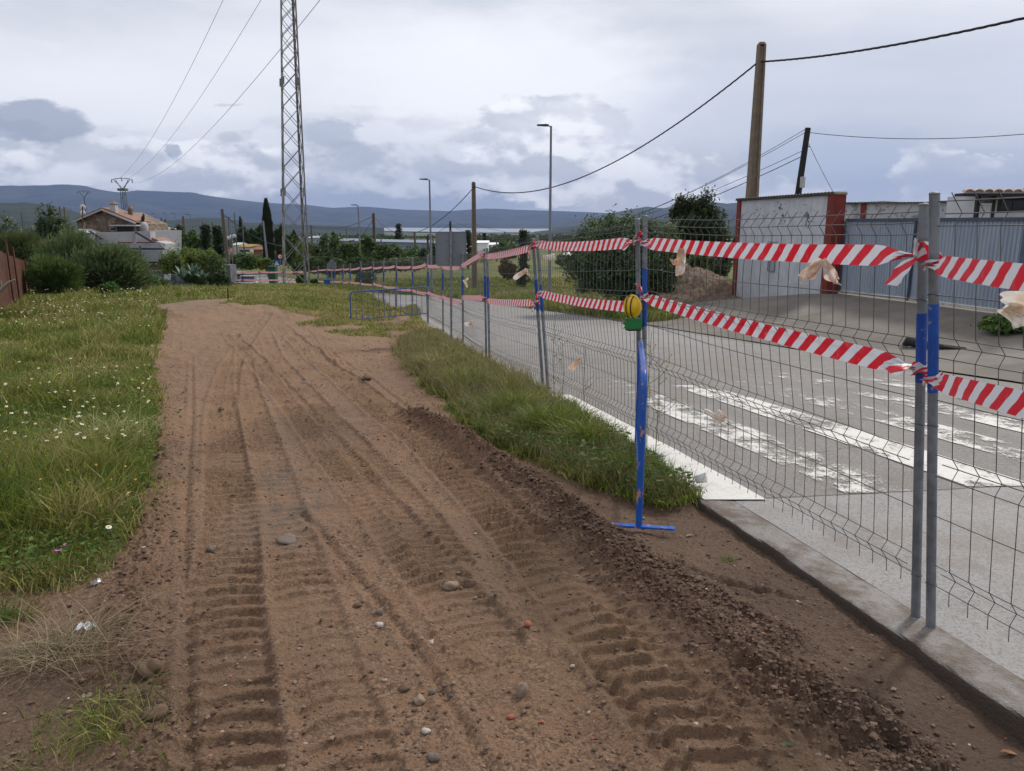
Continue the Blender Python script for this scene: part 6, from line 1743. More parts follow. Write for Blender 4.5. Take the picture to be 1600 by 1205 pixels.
# agaves / spiky plants by the garden wall
def agave(px, py, Y, r, label):
    c = at(px, py, Y); g = Vector((c.x, Y, max(Hs(c.x, Y), c.z))); m = MB(); rg = random.Random(px)
    for k in range(26):
        a = rg.uniform(0, 6.28); e = rg.uniform(.25, 1.3); L = r*rg.uniform(.8, 1.15); d = Vector((math.cos(a)*math.cos(e), math.sin(a)*math.cos(e), math.sin(e))); s = Vector((-math.sin(a), math.cos(a), 0))
        p0 = g; p1 = g+d*L*.5; p2 = g+d*L+Vector((0, 0, -.14*L)); w = r*.085
        m.add([p0-s*w*.6, p0+s*w*.6, p1+s*w, p1-s*w, p2], [(0, 1, 2, 3), (3, 2, 4)], 0, True)
    return tag(m.build('agave', simple('agave_leaf', (.085, .14, .085), .5, 0, .25, 3)), label, 'agave', 'agave plants by the garden wall')
agave(284, 434, 55, 1.0, 'spiky agave at the left of the garden wall plants'); agave(301, 431, 56, 1.1, 'large spiky agave below the white leaning panel'); agave(316, 436, 55, .8, 'small spiky agave right of the large one')
# conifers and cypresses
def cypress(px, py_top, py_base, Y, wpx, label, n=9000, cols=None):
    t = at(px, py_top, Y); zb = min(Hs(t.x, Y), at(px, py_base, Y).z); w = wpx/FPX*Y/2; h = t.z-zb; o = thing('cypress_tree', Vector((t.x, Y, zb)), label, 'tree')
    u = rng.random(n)**.8; a = rng.random(n)*2*np.pi; prof = np.interp(u, [0, .06, .3, .65, .88, 1], [.55, .85, 1, .85, .45, .04]); r = w*prof*rng.uniform(.65, 1.04, n)**.5*(1+.10*np.sin(u*40+a*3))
    p = np.stack([t.x+r*np.cos(a), Y+r*np.sin(a), zb+.03*h+u*h*.97], 1); d = np.stack([np.cos(a)*.3, np.sin(a)*.3, np.ones(n)], 1); s = np.stack([-np.sin(a), np.cos(a), np.zeros(n)], 1); L = .055*h*rng.uniform(.6, 1.2, (n, 1)); W = .02*h
    q = np.stack([p-s*W*.5, p+d*L*.4, p+d*L, p+s*W*.5], 1); cc = np.array(cols or [(.008, .014, .007), (.020, .032, .014)]); k = rng.random((n, 1)); col = cc[0]*(1-k)+cc[1]*k
    join_quads('crown', [(q, col)], M_LEAF, o)
    m = MB(); m.tube([(t.x, Y, zb+h*x) for x in (0, .3, .6, .93)], [w*.62, w*.8, w*.68, w*.05], 12); m.build('light_block_core', simple('dark_core2', (.007, .011, .006), 1), o)  # added solid core, keeps light from showing through the crown
    m = MB(); m.tube([(t.x, Y, zb-.2), (t.x, Y, zb+h*.15)], w*.22, 8); m.build('trunk', M_BARK, o)
cypress(415.5, 315, 404, 100, 17, 'tall dark columnar cypress left of the lattice pylon')
cypress(375, 340, 362, 210, 7, 'small far columnar cypress right of the antenna masts', 2500)
cypress(459, 362, 404, 105, 15, 'dark cypress seen through the lattice pylon', 4000)
def conifer(px, py_top, py_base, Y, wpx, label, n=3500, cols=None, gaps=.5):
    t = at(px, py_top, Y); zb = min(Hs(t.x, Y), at(px, py_base, Y).z); w = wpx/FPX*Y/2; h = t.z-zb; o = thing('conifer_tree', Vector((t.x, Y, zb)), label, 'tree')
    nb = 60; bu = np.linspace(.08, .98, nb); ba = rng.random(nb)*2*np.pi; bl = w*np.interp(bu, [0, .15, 1], [.8, 1, .08])*rng.uniform(.6, 1.15, nb); k = rng.integers(0, nb, n); s_ = rng.random(n)**.6
    p = np.stack([t.x+np.cos(ba[k])*bl[k]*s_, Y+np.sin(ba[k])*bl[k]*s_, zb+bu[k]*h+.12*bl[k]*s_], 1)+rng.normal(size=(n, 3))*np.array([.06, .06, .03])*h*.5
    d = rnd_unit(n); b = np.cross(d, rnd_unit(n)); sz = h*.028; q = np.stack([p-d*sz, p-b*sz*.5, p+d*sz, p+b*sz*.5], 1)
    cc = np.array(cols or [(.010, .02, .009), (.035, .055, .022)]); kk = rng.random((n, 1)); join_quads('crown', [(q, cc[0]*(1-kk)+cc[1]*kk)], M_LEAF, o)
    m = MB(); m.tube([(t.x, Y, zb-.2), (t.x, Y, zb+h*.95)], [h*.025, .02], 7); m.build('trunk', M_BARK, o)
conifer(623, 350, 376, 190, 22, 'pointed conifer standing above the long grey warehouse')
conifer(818, 360, 398, 75, 20, 'ragged pine behind the mesh left of the tall street lamp', 2600)
conifer(757, 364, 382, 170, 13, 'small bushy conifer above the white square building', 2000)
conifer(731, 360, 398, 120, 22, 'loose pine behind the tan pole, right of the grey sign', 2200)
conifer(320, 352, 400, 85, 20, 'dark layered conifer left of the weathered wooden pole', 4500)
conifer(339, 354, 400, 88, 26, 'dense dark conifer behind the weathered wooden pole', 6000)
def palm(px, py_top, Y, h_px, label):
    t = at(px, py_top, Y); zb = Hs(t.x, Y); g = Vector((t.x, Y, zb)); o = thing('palm_tree', g, label, 'tree'); m = MB(); m.tube([g, Vector((t.x, Y, t.z-.6))], [.28, .2], 8); m.build('trunk', M_BARK, o); m = MB(); c = Vector((t.x, Y, t.z-.9)); rg = random.Random(5)
    for k in range(34):
        a = rg.uniform(0, 6.28); e = rg.uniform(-.5, 1.3); L = h_px/FPX*Y*rg.uniform(.8, 1.1); d = Vector((math.cos(a)*math.cos(e), math.sin(a)*math.cos(e), math.sin(e))); s = Vector((-math.sin(a), math.cos(a), 0)); w = .16
        p1 = c+d*L*.5; p2 = c+d*L+Vector((0, 0, -.35*L)); m.add([c-s*.04, c+s*.04, p1+s*w, p1-s*w, p2+s*w*.5, p2-s*w*.5], [(0, 1, 2, 3), (3, 2, 4, 5)], 0, True)
    m.build('fronds', simple('palm_frond', (.045, .06, .022), .6, 0, .3, 2), o)
palm(250, 352, 125, 9, 'shaggy palm right of the pale flat-roofed building')
palm(668, 364, 160, 5, 'small far palm beyond the right end of the warehouse')
# tree belt in the middle distance
belt = [
 (262, 292, 355, 400, 110, G_DARK, 'dark bushy tree right of the palm'), (286, 318, 360, 400, 105, G_MID, 'mid-green tree between the far street lamps and the dark conifers'), (368, 398, 357, 390, 150, G_DARK, 'dark tree belt right of the antenna masts'), (388, 412, 352, 386, 145, G_DARK, 'dark tree just left of the big cypress'),
 (426, 446, 355, 400, 108, G_DARK, 'dark tree just right of the big cypress'), (440, 462, 366, 412, 92, G_MID, 'mid-green bush behind the pylon left leg'), (466, 492, 380, 422, 78, G_YEL, 'yellowish bush just right of the pylon right leg'),
 (488, 536, 368, 424, 70, G_OLIVE, 'broad olive-green bush left of the far street lamp'), (506, 530, 367, 388, 95, G_DARK, 'dark crown rising above the olive bush'), (528, 566, 378, 424, 66, G_MID, 'leafy green bush at the foot of the far street lamp'),
 (552, 592, 373, 420, 72, G_MID, 'green bush before the left end of the warehouse, by the slender pole'), (582, 634, 381, 418, 64, [(.035, .065, .02), (.075, .12, .04), (.13, .17, .07)], 'light green domed bush in front of the warehouse'),
 (626, 668, 388, 418, 66, G_MID, 'low green bush left of the middle street lamp'), (648, 672, 391, 412, 62, G_GREY, 'pale rounded bush at the middle street lamp'), (664, 690, 384, 416, 80, G_MID, 'green bush behind the left edge of the grey sign'),
 (764, 812, 380, 402, 88, G_MID, 'spreading green bush behind the mesh, left of the ragged pine'), (402, 424, 404, 418, 86, G_YEL, 'yellow-green clump left of the waste container'), (392, 470, 396, 412, 110, G_MID, 'green scrub at the lane behind the round sign'),
 (300, 352, 386, 404, 100, G_MID, 'green scrub behind the yellow-green hedge'), (352, 410, 396, 416, 105, G_MID, 'low green scrub below the little huts'), (470, 540, 402, 424, 62, G_DARK, 'dark shaded scrub behind the fence right of the pylon'),
 (536, 600, 404, 424, 58, G_DARK, 'dark scrub behind the fence at the far street lamp'), (556, 586, 424, 440, 50, G_OLIVE, 'low verge weeds behind the fence'), (600, 664, 402, 420, 58, G_OLIVE, 'olive scrub line behind the fence, left of the middle lamp'),
 (780, 806, 408, 432, 44, [(.04, .03, .015), (.09, .065, .03), (.15, .11, .05)], 'brownish dead bush on the verge, left of the leaning posts'), (462, 478, 430, 449, 47, [(.02, .06, .012), (.04, .10, .02), (.07, .14, .03)], 'bright green weed clump between the pylon legs'), (483, 496, 436, 450, 47, [(.02, .06, .012), (.04, .10, .02), (.07, .14, .03)], 'bright green weed clump at the right foot of the pylon'),
 (868, 900, 400, 412, 70, G_GREY, 'pale scrub left of the round bush')]
for i, (x0, x1, y0, y1, Y, c, lb) in enumerate(belt):
    bush(x0, x1, y0, y1, Y, c, lb, int(2200+(x1-x0)*55), .0024*Y*.9 if Y > 55 else .10, lobes=3 if x1-x0 > 24 else 2, core=.7, clumps=34, spread=.2)
# far woodland that reads as one mass
def woodland():
    n = 30000; Y = rng.uniform(200, 1500, n)**1.0; px = rng.uniform(-100, 1500, n)
    X = (px-800)/FPX*Y; keep = (vn(X/70+9, Y/110) > .56) & ((px < 470) | (Y > 420)); X, Y = X[keep], Y[keep]; n = len(X); z = H(X, Y); k = rng.integers(0, 1, n)
    h = rng.uniform(2.5, 6.0, n); m = 5
    parts = []
    c = np.stack([X, Y, z+h*.45], 1); P = np.repeat(c, m, 0)+rng.normal(size=(n*m, 3))*np.repeat(h, m)[:, None]*np.array([.42, .42, .22]); s = np.repeat(h, m)[:, None]*.38
    d = rnd_unit(n*m); b = np.cross(d, rnd_unit(n*m)); q = np.stack([P-d*s, P-b*s*.8, P+d*s, P+b*s*.8], 1); kk = rng.random((n*m, 1)); col = np.array((.014, .024, .010))*(1-kk)+np.array((.04, .06, .022))*kk
    tag(join_quads('far_woodland', [(q, col)], M_LEAF), kind='stuff')
woodland()

# ------------------------------------------------------------ grass
def blades(X, Y, Z, hgt, wid, lean_dir, lean, C):
    n = len(X); a = rng.random(n)*2*np.pi; s = np.stack([np.cos(a), np.sin(a), np.zeros(n)], 1)
    ld = lean_dir+rng.normal(size=n)*2.2; l = lean*rng.uniform(.3, 1.6, n); L = np.stack([np.cos(ld)*l, np.sin(ld)*l, np.zeros(n)], 1)*hgt[:, None]
    p = np.stack([X, Y, Z-.01], 1); w = wid[:, None]; up = np.array([0, 0, 1.])*hgt[:, None]
    m = p+up*.55+L*.38; t = p+up*(1-.25*np.clip(l, 0, 1.2))[:, None]+L
    V = np.stack([p-s*w*.5, p+s*w*.5, m+s*w*.38, m-s*w*.38, t], 1).reshape(-1, 3)
    b = np.arange(n)[:, None]*5; F = np.concatenate([b+np.array([[0, 1, 2, 3]]), b+np.array([[3, 2, 4]])], 1).ravel()
    sizes = np.tile([4, 3], n); return V, F, sizes, np.repeat(C, 5, 0)
def grass_patch(name, X, Y, Z, hgt, wid, C, lean=.5, ldir=.4):
    X = X+rng.normal(size=len(X))*.05; Y = Y+rng.normal(size=len(Y))*.06; V, F, S, CC = blades(X, Y, Z, hgt, wid, ldir, lean, C); return tag(mesh_np(name, V, F, S, M_GRASS, attrs={'Col': CC}), kind='stuff')
GC = np.array([(.062, .105, .016), (.115, .170, .026), (.17, .215, .035), (.25, .235, .06), (.40, .33, .15)])
def gcol(n, X, Y, bias=0, f=1.3):
    k = np.clip(vn(X*f+3, Y*f)*.55+vn(X*f*5, Y*f*5+8)*.55+rng.normal(size=n)*.2-.1+bias, 0, .999)*4; i = k.astype(int); fr = (k-i)[:, None]
    return (GC[i]*(1-fr)+GC[i+1]*fr)*rng.uniform(.45, 1.4, (n, 1))
EDGE = lambda X, Y: (X+.16*fbm(X, Y, 2.6, 4, .6), Y+.16*fbm(Y, X, 2.4, 4, .6))
def scatter(poly, n, rmin, rmax, amin, amax, wob=True, nearpow=1.0):
    a = R(1)*rng.uniform(amin, amax, n); r = np.exp(rng.uniform(0, 1, n)**nearpow*math.log(rmax/rmin))*rmin; X = r*np.sin(a); Y = r*np.cos(a)
    if poly is not None:
        x2, y2 = EDGE(X, Y) if wob else (X, Y); k = inpoly(x2, y2, poly); X, Y = X[k], Y[k]
    return X, Y
# left field
X, Y = scatter(GRASS_L, 420000, 2.2, 48, -50, -2); n = len(X); d = np.hypot(X, Y)
tall = sst(vn(X*.55+2, Y*.55)*.6+vn(X*3, Y*3)*.4, .3, .75); edge = np.clip(1-0*d, 0, 1)
hgt = (.10+.34*tall*rng.uniform(.4, 1.2, n))*np.interp(d, [2, 6, 20, 45], [.75, 1.0, 1.0, .9])*rng.uniform(.6, 1.25, n)
xin, yin = X+.30*rng.random(n), Y; ed = ~inpoly(xin, yin, GRASS_L); hgt = np.where(ed, hgt*.42, hgt)
GZ = lambda X, Y: H(X, Y)+.012
grass_patch('field_grass', X, Y, GZ(X, Y), hgt, .0030+.0012*d**.92, gcol(n, X, Y, .17+.06*sst(d, 8, 25), .9), .62, .2)
# windblown pale seed grass in the left field
X, Y = scatter(GRASS_L, 60000, 2.6, 11, -45, -15); q1 = gp(120, 600); q2 = gp(165, 700); k = ((np.hypot((X-q1.x)/.9, (Y-q1.y)/1.3) < rng.random(len(X))**.5*1.3) | (np.hypot((X-q2.x)/.5, (Y-q2.y)/.5) < rng.random(len(X))*1.2)) & (rng.random(len(X)) < .5); X, Y = X[k], Y[k]; n = len(X); d = np.hypot(X, Y)
cpal = np.array([(.26, .30, .09), (.44, .40, .19)]); kk = rng.random((n, 1))
grass_patch('seed_grass', X, Y, GZ(X, Y), .34*rng.uniform(.7, 1.25, n), .0022+.0009*d, cpal[0]*(1-kk)+cpal[1]*kk, 1.05, .25)
# verge
X, Y = scatter(VERGE, 620000, 4.2, 22, -16, 18); n = len(X); d = np.hypot(X, Y)
ek = np.clip((xk(Y)-X)/.35, .25, 1)
hgt = (.04+.24*vn(X*3.2, Y*3.2+7)*(.4+vn(X*9, Y*9)))*rng.uniform(.5, 1.35, n)*np.interp(Y, [4.5, 6, 9, 12, 16, 22], [.8, 1.05, 1.15, 1.25, .9, .6])*(.55+.45*ek)
x2, y2 = X-.22, Y-.12; hgt = np.where(inpoly(x2, y2, VERGE), hgt, hgt*.5)
grass_patch('verge_grass', X, Y, GZ(X, Y), hgt, .0040*rng.uniform(.5, 1.6, n)+.0008*d, gcol(n, X, Y, .13+.16*sst(Y, 9, 14), 1.2), .8, 2.9)
X, Y = scatter(VERGE, 70000, 4.2, 20, -16, 18); n = len(X); d = np.hypot(X, Y); kk = rng.random((n, 1))
grass_patch('verge_grass', X, Y, GZ(X, Y), .34*rng.uniform(.6, 1.2, n)*np.interp(Y, [4, 7, 10, 14, 20], [.5, .6, 1, 1, .6]), .002+.0007*d, np.array((.16, .14, .06))*(1-kk)+np.array((.30, .24, .13))*kk, .5, 3.0)
# knoll under the pylon and the strip beyond
X, Y = scatter(KNOLL, 200000, 22, 66, -26, 0); n = len(X); d = np.hypot(X, Y)
grass_patch('dry_grass', X, Y, GZ(X, Y), .17*rng.uniform(.5, 1.4, n)*np.interp(Y, [22, 28, 40], [.6, .9, 1.1]), .0013*d, gcol(n, X, Y, .24, .5), .5, 2.6)
# thin growth on bare soil
X, Y = scatter(SPARSE, 90000, 14, 34, -24, -2, False); k = vn(X*1.1, Y*1.1) > .42; X, Y = X[k], Y[k]; n = len(X); d = np.hypot(X, Y)
grass_patch('sparse_grass', X, Y, Hd(X, Y), .09*rng.uniform(.5, 1.4, n), .001*d, gcol(n, X, Y, .38, 1), .9, 0)
# verge across the road and further fields
def right_side(X, Y): return X > xk(Y)+rw(Y)+.1
a = R(1)*rng.uniform(-26, 24, 260000); r = np.exp(rng.uniform(math.log(24), math.log(95), 260000)); X, Y = r*np.sin(a), r*np.cos(a)
k = right_side(X, Y) & ~((((X-7.3)/2.5)**2+((Y-31)/4.8)**2) < 1) & ~((X > 5.5) & (Y < 28)) & ~((X > 8) & (Y < 32)) & ((vn(X*.2, Y*.2) > .15)); X, Y = X[k], Y[k]; n = len(X); d = np.hypot(X, Y)
grass_patch('roadside_grass', X, Y, H(X, Y), .30*rng.uniform(.4, 1.4, n), .0013*d, gcol(n, X, Y, .16, .35), .5, 1)
# a few straggling tufts on the bare soil and the kerb
def tuft(px, py, r, n, h, label, cols=None, dry=False, cat='grass tuft', name='grass_tuft'):
    q = gp(px, py); X = q.x+rng.normal(size=n)*r*.5; Y = q.y+rng.normal(size=n)*r*.5; Z = Hd(X, Y)-.003
    C = gcol(n, X, Y, -.15) if not dry else np.array((.34, .27, .17))*rng.uniform(.5, 1.15, (n, 1))
    if cols is not None: C = np.array(cols)*rng.uniform(.7, 1.2, (n, 1))
    V, F, S, CC = blades(X, Y, Z, h*rng.uniform(.4, 1.2, n), np.full(n, .0042), 0, 1.1 if not dry else 2.2, C); V = V-np.array([q.x, q.y, Hs(q.x, q.y)])
    o = mesh_np(name, V, F, S, M_GRASS, attrs={'Col': CC}); o.location = (q.x, q.y, Hs(q.x, q.y)); tag(o, label, cat)
tuft(1135, 860, .05, 60, .05, 'small bright green tuft on the bare soil right of the barrier foot', (.09, .17, .03))
tuft(1052, 868, .03, 26, .03, 'tiny green sprig on the soil just right of the barrier foot', (.08, .15, .03))
tuft(100, 1020, .20, 420, .16, 'tangle of dry uprooted grass below the silver foil', dry=True); tuft(150, 1150, .22, 420, .11, 'thin pale grass clump at the lower left corner of the soil')
tuft(40, 1030, .14, 140, .10, 'dry straw scrap at the left edge below the grass', dry=True); tuft(165, 1060, .10, 90, .12, 'loose root fibres right of the dry tangle', (.20, .12, .08), dry=True)
tuft(8, 965, .16, 300, .10, 'green-brown grass clump at the left edge above the wet soil'); tuft(735, 640, .30, 900, .09, 'bright green low clump on the soil left of the verge', (.055, .12, .018))
tuft(700, 560, .35, 420, .10, 'dry flattened tuft at the left side of the verge', dry=True); tuft(1290, 715, .02, 1, .01, 'x') if False else None

# broad-leaved weeds mixed in the verge and in the left field edge
def weeds(name, poly, n, r0, r1, a0, a1, size, cols):
    X, Y = scatter(poly, n, r0, r1, a0, a1); n = len(X); Z = GZ(X, Y)+rng.uniform(.02, .16, n)
    p = np.stack([X, Y, Z], 1); d = rnd_unit(n)*np.array([1, 1, .4]); b = np.cross(d, rnd_unit(n)); sz = size*rng.uniform(.5, 1.4, (n, 1)); q = np.stack([p-d*sz, p-b*sz*.35, p+d*sz, p+b*sz*.35], 1)
    cc = np.array(cols); k = rng.random((n, 1)); tag(join_quads(name, [(q, cc[0]*(1-k)+cc[1]*k)], M_LEAF), kind='stuff')
weeds('verge_weeds', VERGE, 60000, 4.2, 14, -14, 18, .028, [(.028, .075, .012), (.12, .20, .04)])
weeds('field_weeds', GRASS_L, 90000, 2.2, 14, -50, -8, .021, [(.03, .075, .014), (.13, .20, .04)])

# tall thin weeds standing against the mesh
def stalk(px, py_base, py_top, Y, label, flower=(.55, .42, .05), seed=0):
    t = at(px, py_top, Y); g = Vector((t.x, Y, Hs(t.x, Y))); rg = random.Random(seed); o = thing('weed', g, label, 'weed'); m = MB(); fl = MB()
    h = t.z-g.z; m.tube([g, g+Vector((rg.uniform(-.03, .03), 0, h*.5)), t], [.004, .003, .002], 5)
    for k in range(9):
        z = h*rg.uniform(.35, .97); a = rg.uniform(0, 6.28); L = rg.uniform(.06, .16); p = g.lerp(t, z/h); q = p+Vector((math.cos(a)*L, math.sin(a)*L, L*.9)); m.tube([p, p.lerp(q, .6)+Vector((0, 0, -.01)), q], [.0022, .0018, .0014], 4)
        m.lathe((0, 0, 0), [(0, -.006), (.008, 0), (.009, .006), (0, .008)], 6, 1, True, Matrix.Translation(q))
        s = Vector((-math.sin(a), math.cos(a), 0))*.01; d = Vector((math.cos(a), math.sin(a), .3))*.05; b = g.lerp(t, rg.uniform(.05, .6)); m.add([b, b+d*.5+s, b+d, b+d*.5-s], [(0, 1, 2, 3)])
    m.build('stem', [simple('weed_stem', (.09, .12, .04), .7), simple('weed_flower_%d' % (1 if flower[0] > .4 else 2), flower, .7)], o)
stalk(868, 560, 478, 9.2, 'tall thin yellow-flowered weed before the mesh, right of the leaning posts', seed=1)
stalk(878, 590, 535, 8.6, 'dark forked weed stem leaning over the mesh by the peach scrap', (.05, .04, .03), 2)
stalk(915, 590, 545, 8.2, 'green weed with a yellow bud right of the peach scrap', seed=3)
stalk(1018, 640, 520, 6.3, 'yellow-flowered weed climbing the fence just right of the lamp post', seed=4)
stalk(1030, 650, 560, 6.1, 'slim weed with tiny yellow heads at the white kerb line', seed=5)

# ------------------------------------------------------------ flowers
M_PETAL = simple('white_petals', (.75, .73, .62), .6, 0, .05); M_PEYE = simple('yellow_flower_eye', (.62, .36, .03), .7, 0, .1)
def daisy_mesh(r=.016):
    m = MB()
    for k in range(11):
        a = k*2*math.pi/11; d = Vector((math.cos(a), math.sin(a), 0)); s = Vector((-d.y, d.x, 0)); m.add([d*r*.25-s*r*.10, d*r*.25+s*r*.10, d*r+s*r*.17+Vector((0, 0, -.15*r)), d*r*1.08+Vector((0, 0, -.2*r)), d*r-s*r*.17+Vector((0, 0, -.15*r))], [(0, 1, 2, 3, 4)])
    m.lathe((0, 0, 0), [(r*.36, -.1*r), (r*.34, .12*r), (r*.2, .26*r), (0, .30*r)], 10, 1)
    m.tube([(0, 0, -.1*r), (.01, 0, -.12), (0, .01, -.25)], .0013, 4, 2)
    return m.build('daisy', [M_PETAL, M_PEYE, simple('weed_stem', (.09, .12, .04), .7)])
dz = daisy_mesh(); first = True
near = [(255, 820, 1.5), (388, 1025, 0)]
pix = [(45, 647), (112, 658), (128, 662), (120, 678), (74, 690), (122, 650), (238, 540), (37, 640), (68, 642), (18, 645), (150, 670), (170, 823), (113, 749), (73, 688), (200, 770), (208, 673), (12, 560), (40, 545), (60, 575), (70, 530), (80, 527), (110, 560), (115, 562), (30, 565), (95, 590), (8, 600), (28, 605), (140, 583), (78, 583)]
for i, (px, py) in enumerate(pix):
    q = gp(px, py, dz=.27 if py > 600 else .33); o = dz if first else dz.copy()
    if not first: COL.objects.link(o)
    first = False; o.location = q; o.rotation_euler = (rng.uniform(-.5, .5)+.5, rng.uniform(-.5, .5), rng.uniform(0, 6)); s = 1.25 if i == 0 else rng.uniform(.8, 1.15); o.scale = (s, s, s)
    tag(o, 'white daisy with a yellow eye standing in the near part of the left field', 'daisy', 'near daisies in the left field')
def flower_stuff(name, poly, n, r0, r1, a0, a1, size, c1, c2, hz, thr=.5, f=.5, off=0):
    X, Y = scatter(poly, n, r0, r1, a0, a1, False); k = vn(X*f+off, Y*f) > thr; X, Y = X[k], Y[k]; n = len(X); d = np.hypot(X, Y); p = np.stack([X, Y, GZ(X, Y)+hz*rng.uniform(.75, 1.2, n)], 1)
    a = rnd_unit(n)*np.array([1, 1, .35]); b = np.cross(a, np.array([0, 0, 1.])+rnd_unit(n)*.5); b /= np.linalg.norm(b, axis=1, keepdims=True); a /= np.linalg.norm(a, axis=1, keepdims=True); s = (size*(1+d*.03))[:, None]
    q1 = np.stack([p-a*s, p-b*s, p+a*s, p+b*s], 1); q2 = q1*.4+p[:, None]*.6+np.array([0, 0, .004]); n_ = np.tile(c1, (n, 1))
    tag(join_quads(name, [(q1, np.tile(c1, (n, 1))), (q2, np.tile(c2, (n, 1)))], leaf_mat('flower_petals', .6, .2)), kind='stuff')
flower_stuff('field_daisies', GRASS_L, 1500, 4.5, 36, -45, -10, .013, (.70, .68, .50), (.62, .38, .05), .33, .52, .45, 3)
flower_stuff('yellow_flowers', GRASS_L, 800, 2.4, 9, -48, -15, .010, (.62, .36, .03), (.6, .25, .02), .20, .45, .8, 7)
flower_stuff('purple_flowers', GRASS_L, 160, 2.6, 10, -48, -15, .012, (.28, .16, .42), (.2, .1, .3), .18, .5, .8, 17)
flower_stuff('white_weed_flowers', GRASS_L, 1100, 22, 44, -40, -14, .017, (.55, .55, .42), (.4, .4, .2), .30, .5, .3, 23)
def mallow(px, py, r, label):
    q = gp(px, py, dz=.10); m = MB(); o = thing('pink_flower', q, label, 'flower')
    for k in range(5):
        a = k*2*math.pi/5; d = Vector((math.cos(a), math.sin(a), .45)); s = Vector((-math.sin(a), math.cos(a), 0)); m.add([q, q+d*r*.6-s*r*.42, q+d*r-s*r*.25, q+d*r+s*r*.25, q+d*r*.6+s*r*.42], [(0, 1, 2, 3, 4)])
    m.build('petals', simple('mallow_pink', (.48, .16, .42), .6), o); m = MB(); m.tube([q, q+Vector((.01, 0, -.13))], .0016, 5); m.build('stem', simple('weed_stem', (.09, .12, .04), .7), o)
mallow(92, 861, .020, 'larger pink mallow flower low in the grass at lower left'); mallow(103, 852, .015, 'smaller pink mallow flower just above the larger one')

# ------------------------------------------------------------ stones, clods and litter
def rock_mesh(name, m, seed, sq=(1, .85, .6), nu=14, nv=10, rough=.22):
    rg = np.random.default_rng(seed); off = rg.uniform(0, 90, 2); v = []; f = []
    for i in range(nv+1):
        th = math.pi*i/nv
        for j in range(nu):
            ph = 2*math.pi*j/nu; x, y, z = math.sin(th)*math.cos(ph), math.sin(th)*math.sin(ph), math.cos(th)
            k = 1+rough*float(fbm(np.array([x*1.4+off[0]+z]), np.array([y*1.4+off[1]-z*.7]), 1.2, 3)[0])*2.2
            v.append((x*k*sq[0], y*k*sq[1], z*k*sq[2]))
    for i in range(nv):
        for j in range(nu): f.append((i*nu+j, (i+1)*nu+j, (i+1)*nu+(j+1) % nu, i*nu+(j+1) % nu))
    b = MB(); b.add(v, f, 0, True); return b.build(name, m)
S_TAN = simple('tan_stone', (.24, .175, .12), .9, 0, .3, 22, .003); S_GREY = simple('grey_stone', (.145, .115, .09), .9, 0, .3, 22, .003); S_BRN = simple('brown_clod', (.13, .085, .055), 1, 0, .3, 22, .004, (.07, .045, .03)); S_PALE = simple('pale_stone', (.40, .36, .31), .85, 0, .2, 22, .002); S_RED = simple('brick_fragment', (.32, .10, .06), .9, 0, .2, 22, .002)
def stone(px, py, wpx, m, label, sq=(1, .85, .62), sink=.2, name='stone', cat='stone', rough=.22):
    q = gp(px, py); z = float(Hd(q.x, q.y)[0]); dep = q.y*CP+(CAM_H-q.z)*SP; r = wpx/2/FPX*dep; o = rock_mesh(name, m, int(px*7+py), sq, rough=rough); o.scale = (r, r, r); o.location = (q.x, q.y+r*.3, z+r*sq[2]*(1-2*sink)*.8); o.rotation_euler = (0, 0, px); tag(o, label, cat)
stone(704, 913, 27, S_TAN, 'rounded tan stone in the middle of the bare soil'); stone(233, 1070, 38, S_BRN, 'largest brown clod on the left sandy ridge', (1, .95, .85), cat='clod', name='clod'); stone(243, 1136, 42, S_BRN, 'elongated dark clod below the largest brown one', (1, .6, .45), .3, cat='clod', name='clod')
stone(448, 843, 42, S_GREY, 'flat grey slab half buried in the left wheel track', (1, .8, .28), .35); stone(815, 1090, 24, S_TAN, 'tan stone at the bottom centre beside a red brick chip', (.9, .8, 1)); stone(798, 1124, 13, S_RED, 'small red brick chip at the bottom centre', (1, .8, .6), .1, 'brick_fragment', 'brick fragment', .1)
stone(825, 984, 13, S_RED, 'small square red brick chip right of the middle stones', (1, .9, .7), .1, 'brick_fragment', 'brick fragment', .1); stone(632, 1081, 18, S_BRN, 'round brown stone in the group at the bottom centre'); stone(655, 1101, 22, S_TAN, 'angular tan stone just right of the round brown one'); stone(593, 960, 15, S_GREY, 'small grey stone above its flatter twin')
stone(593, 976, 16, S_PALE, 'small flat pale stone below the grey one', (1, .7, .4)); stone(676, 1088, 13, S_GREY, 'small grey-brown pebble right of the angular tan stone'); stone(557, 946, 14, S_BRN, 'small dark stone left of the grey one'); stone(674, 1005, 10, S_PALE, 'small round pale pebble in the middle of the soil'); stone(665, 1148, 15, S_PALE, 'pale pebble near the bottom edge')
stone(678, 1190, 20, S_GREY, 'grey stone at the very bottom edge'); stone(329, 856, 17, S_GREY, 'grey stone beside the left wheel track'); stone(332, 898, 10, S_BRN, 'small dark stone below the grey one at the left track'); stone(241, 720, 14, S_BRN, 'dark clod at the grass edge'); stone(475, 599, 15, S_GREY, 'grey stone between the wheel tracks further up', (1, .8, .5))
stone(572, 598, 16, S_BRN, 'brown lump on the soil right of the tracks'); stone(558, 607, 10, S_BRN, 'small dark lump below the brown one'); stone(1404, 1140, 12, S_BRN, 'dark clod at the hole in the lower right'); stone(533, 845, 8, S_RED, 'tiny brick chip above the middle stones', (1, .6, .4), .1, 'brick_fragment', 'brick fragment', .1)
stone(1088, 1128, 8, S_PALE, 'small pale pebble below the dark soil ridge'); stone(895, 1045, 9, S_PALE, 'tiny pale pebble right of the brick chips'); stone(580, 1200, 14, S_BRN, 'small brown stone at the lower edge of the photo'); stone(345, 640, 10, S_BRN, 'small clod in the left track further up')
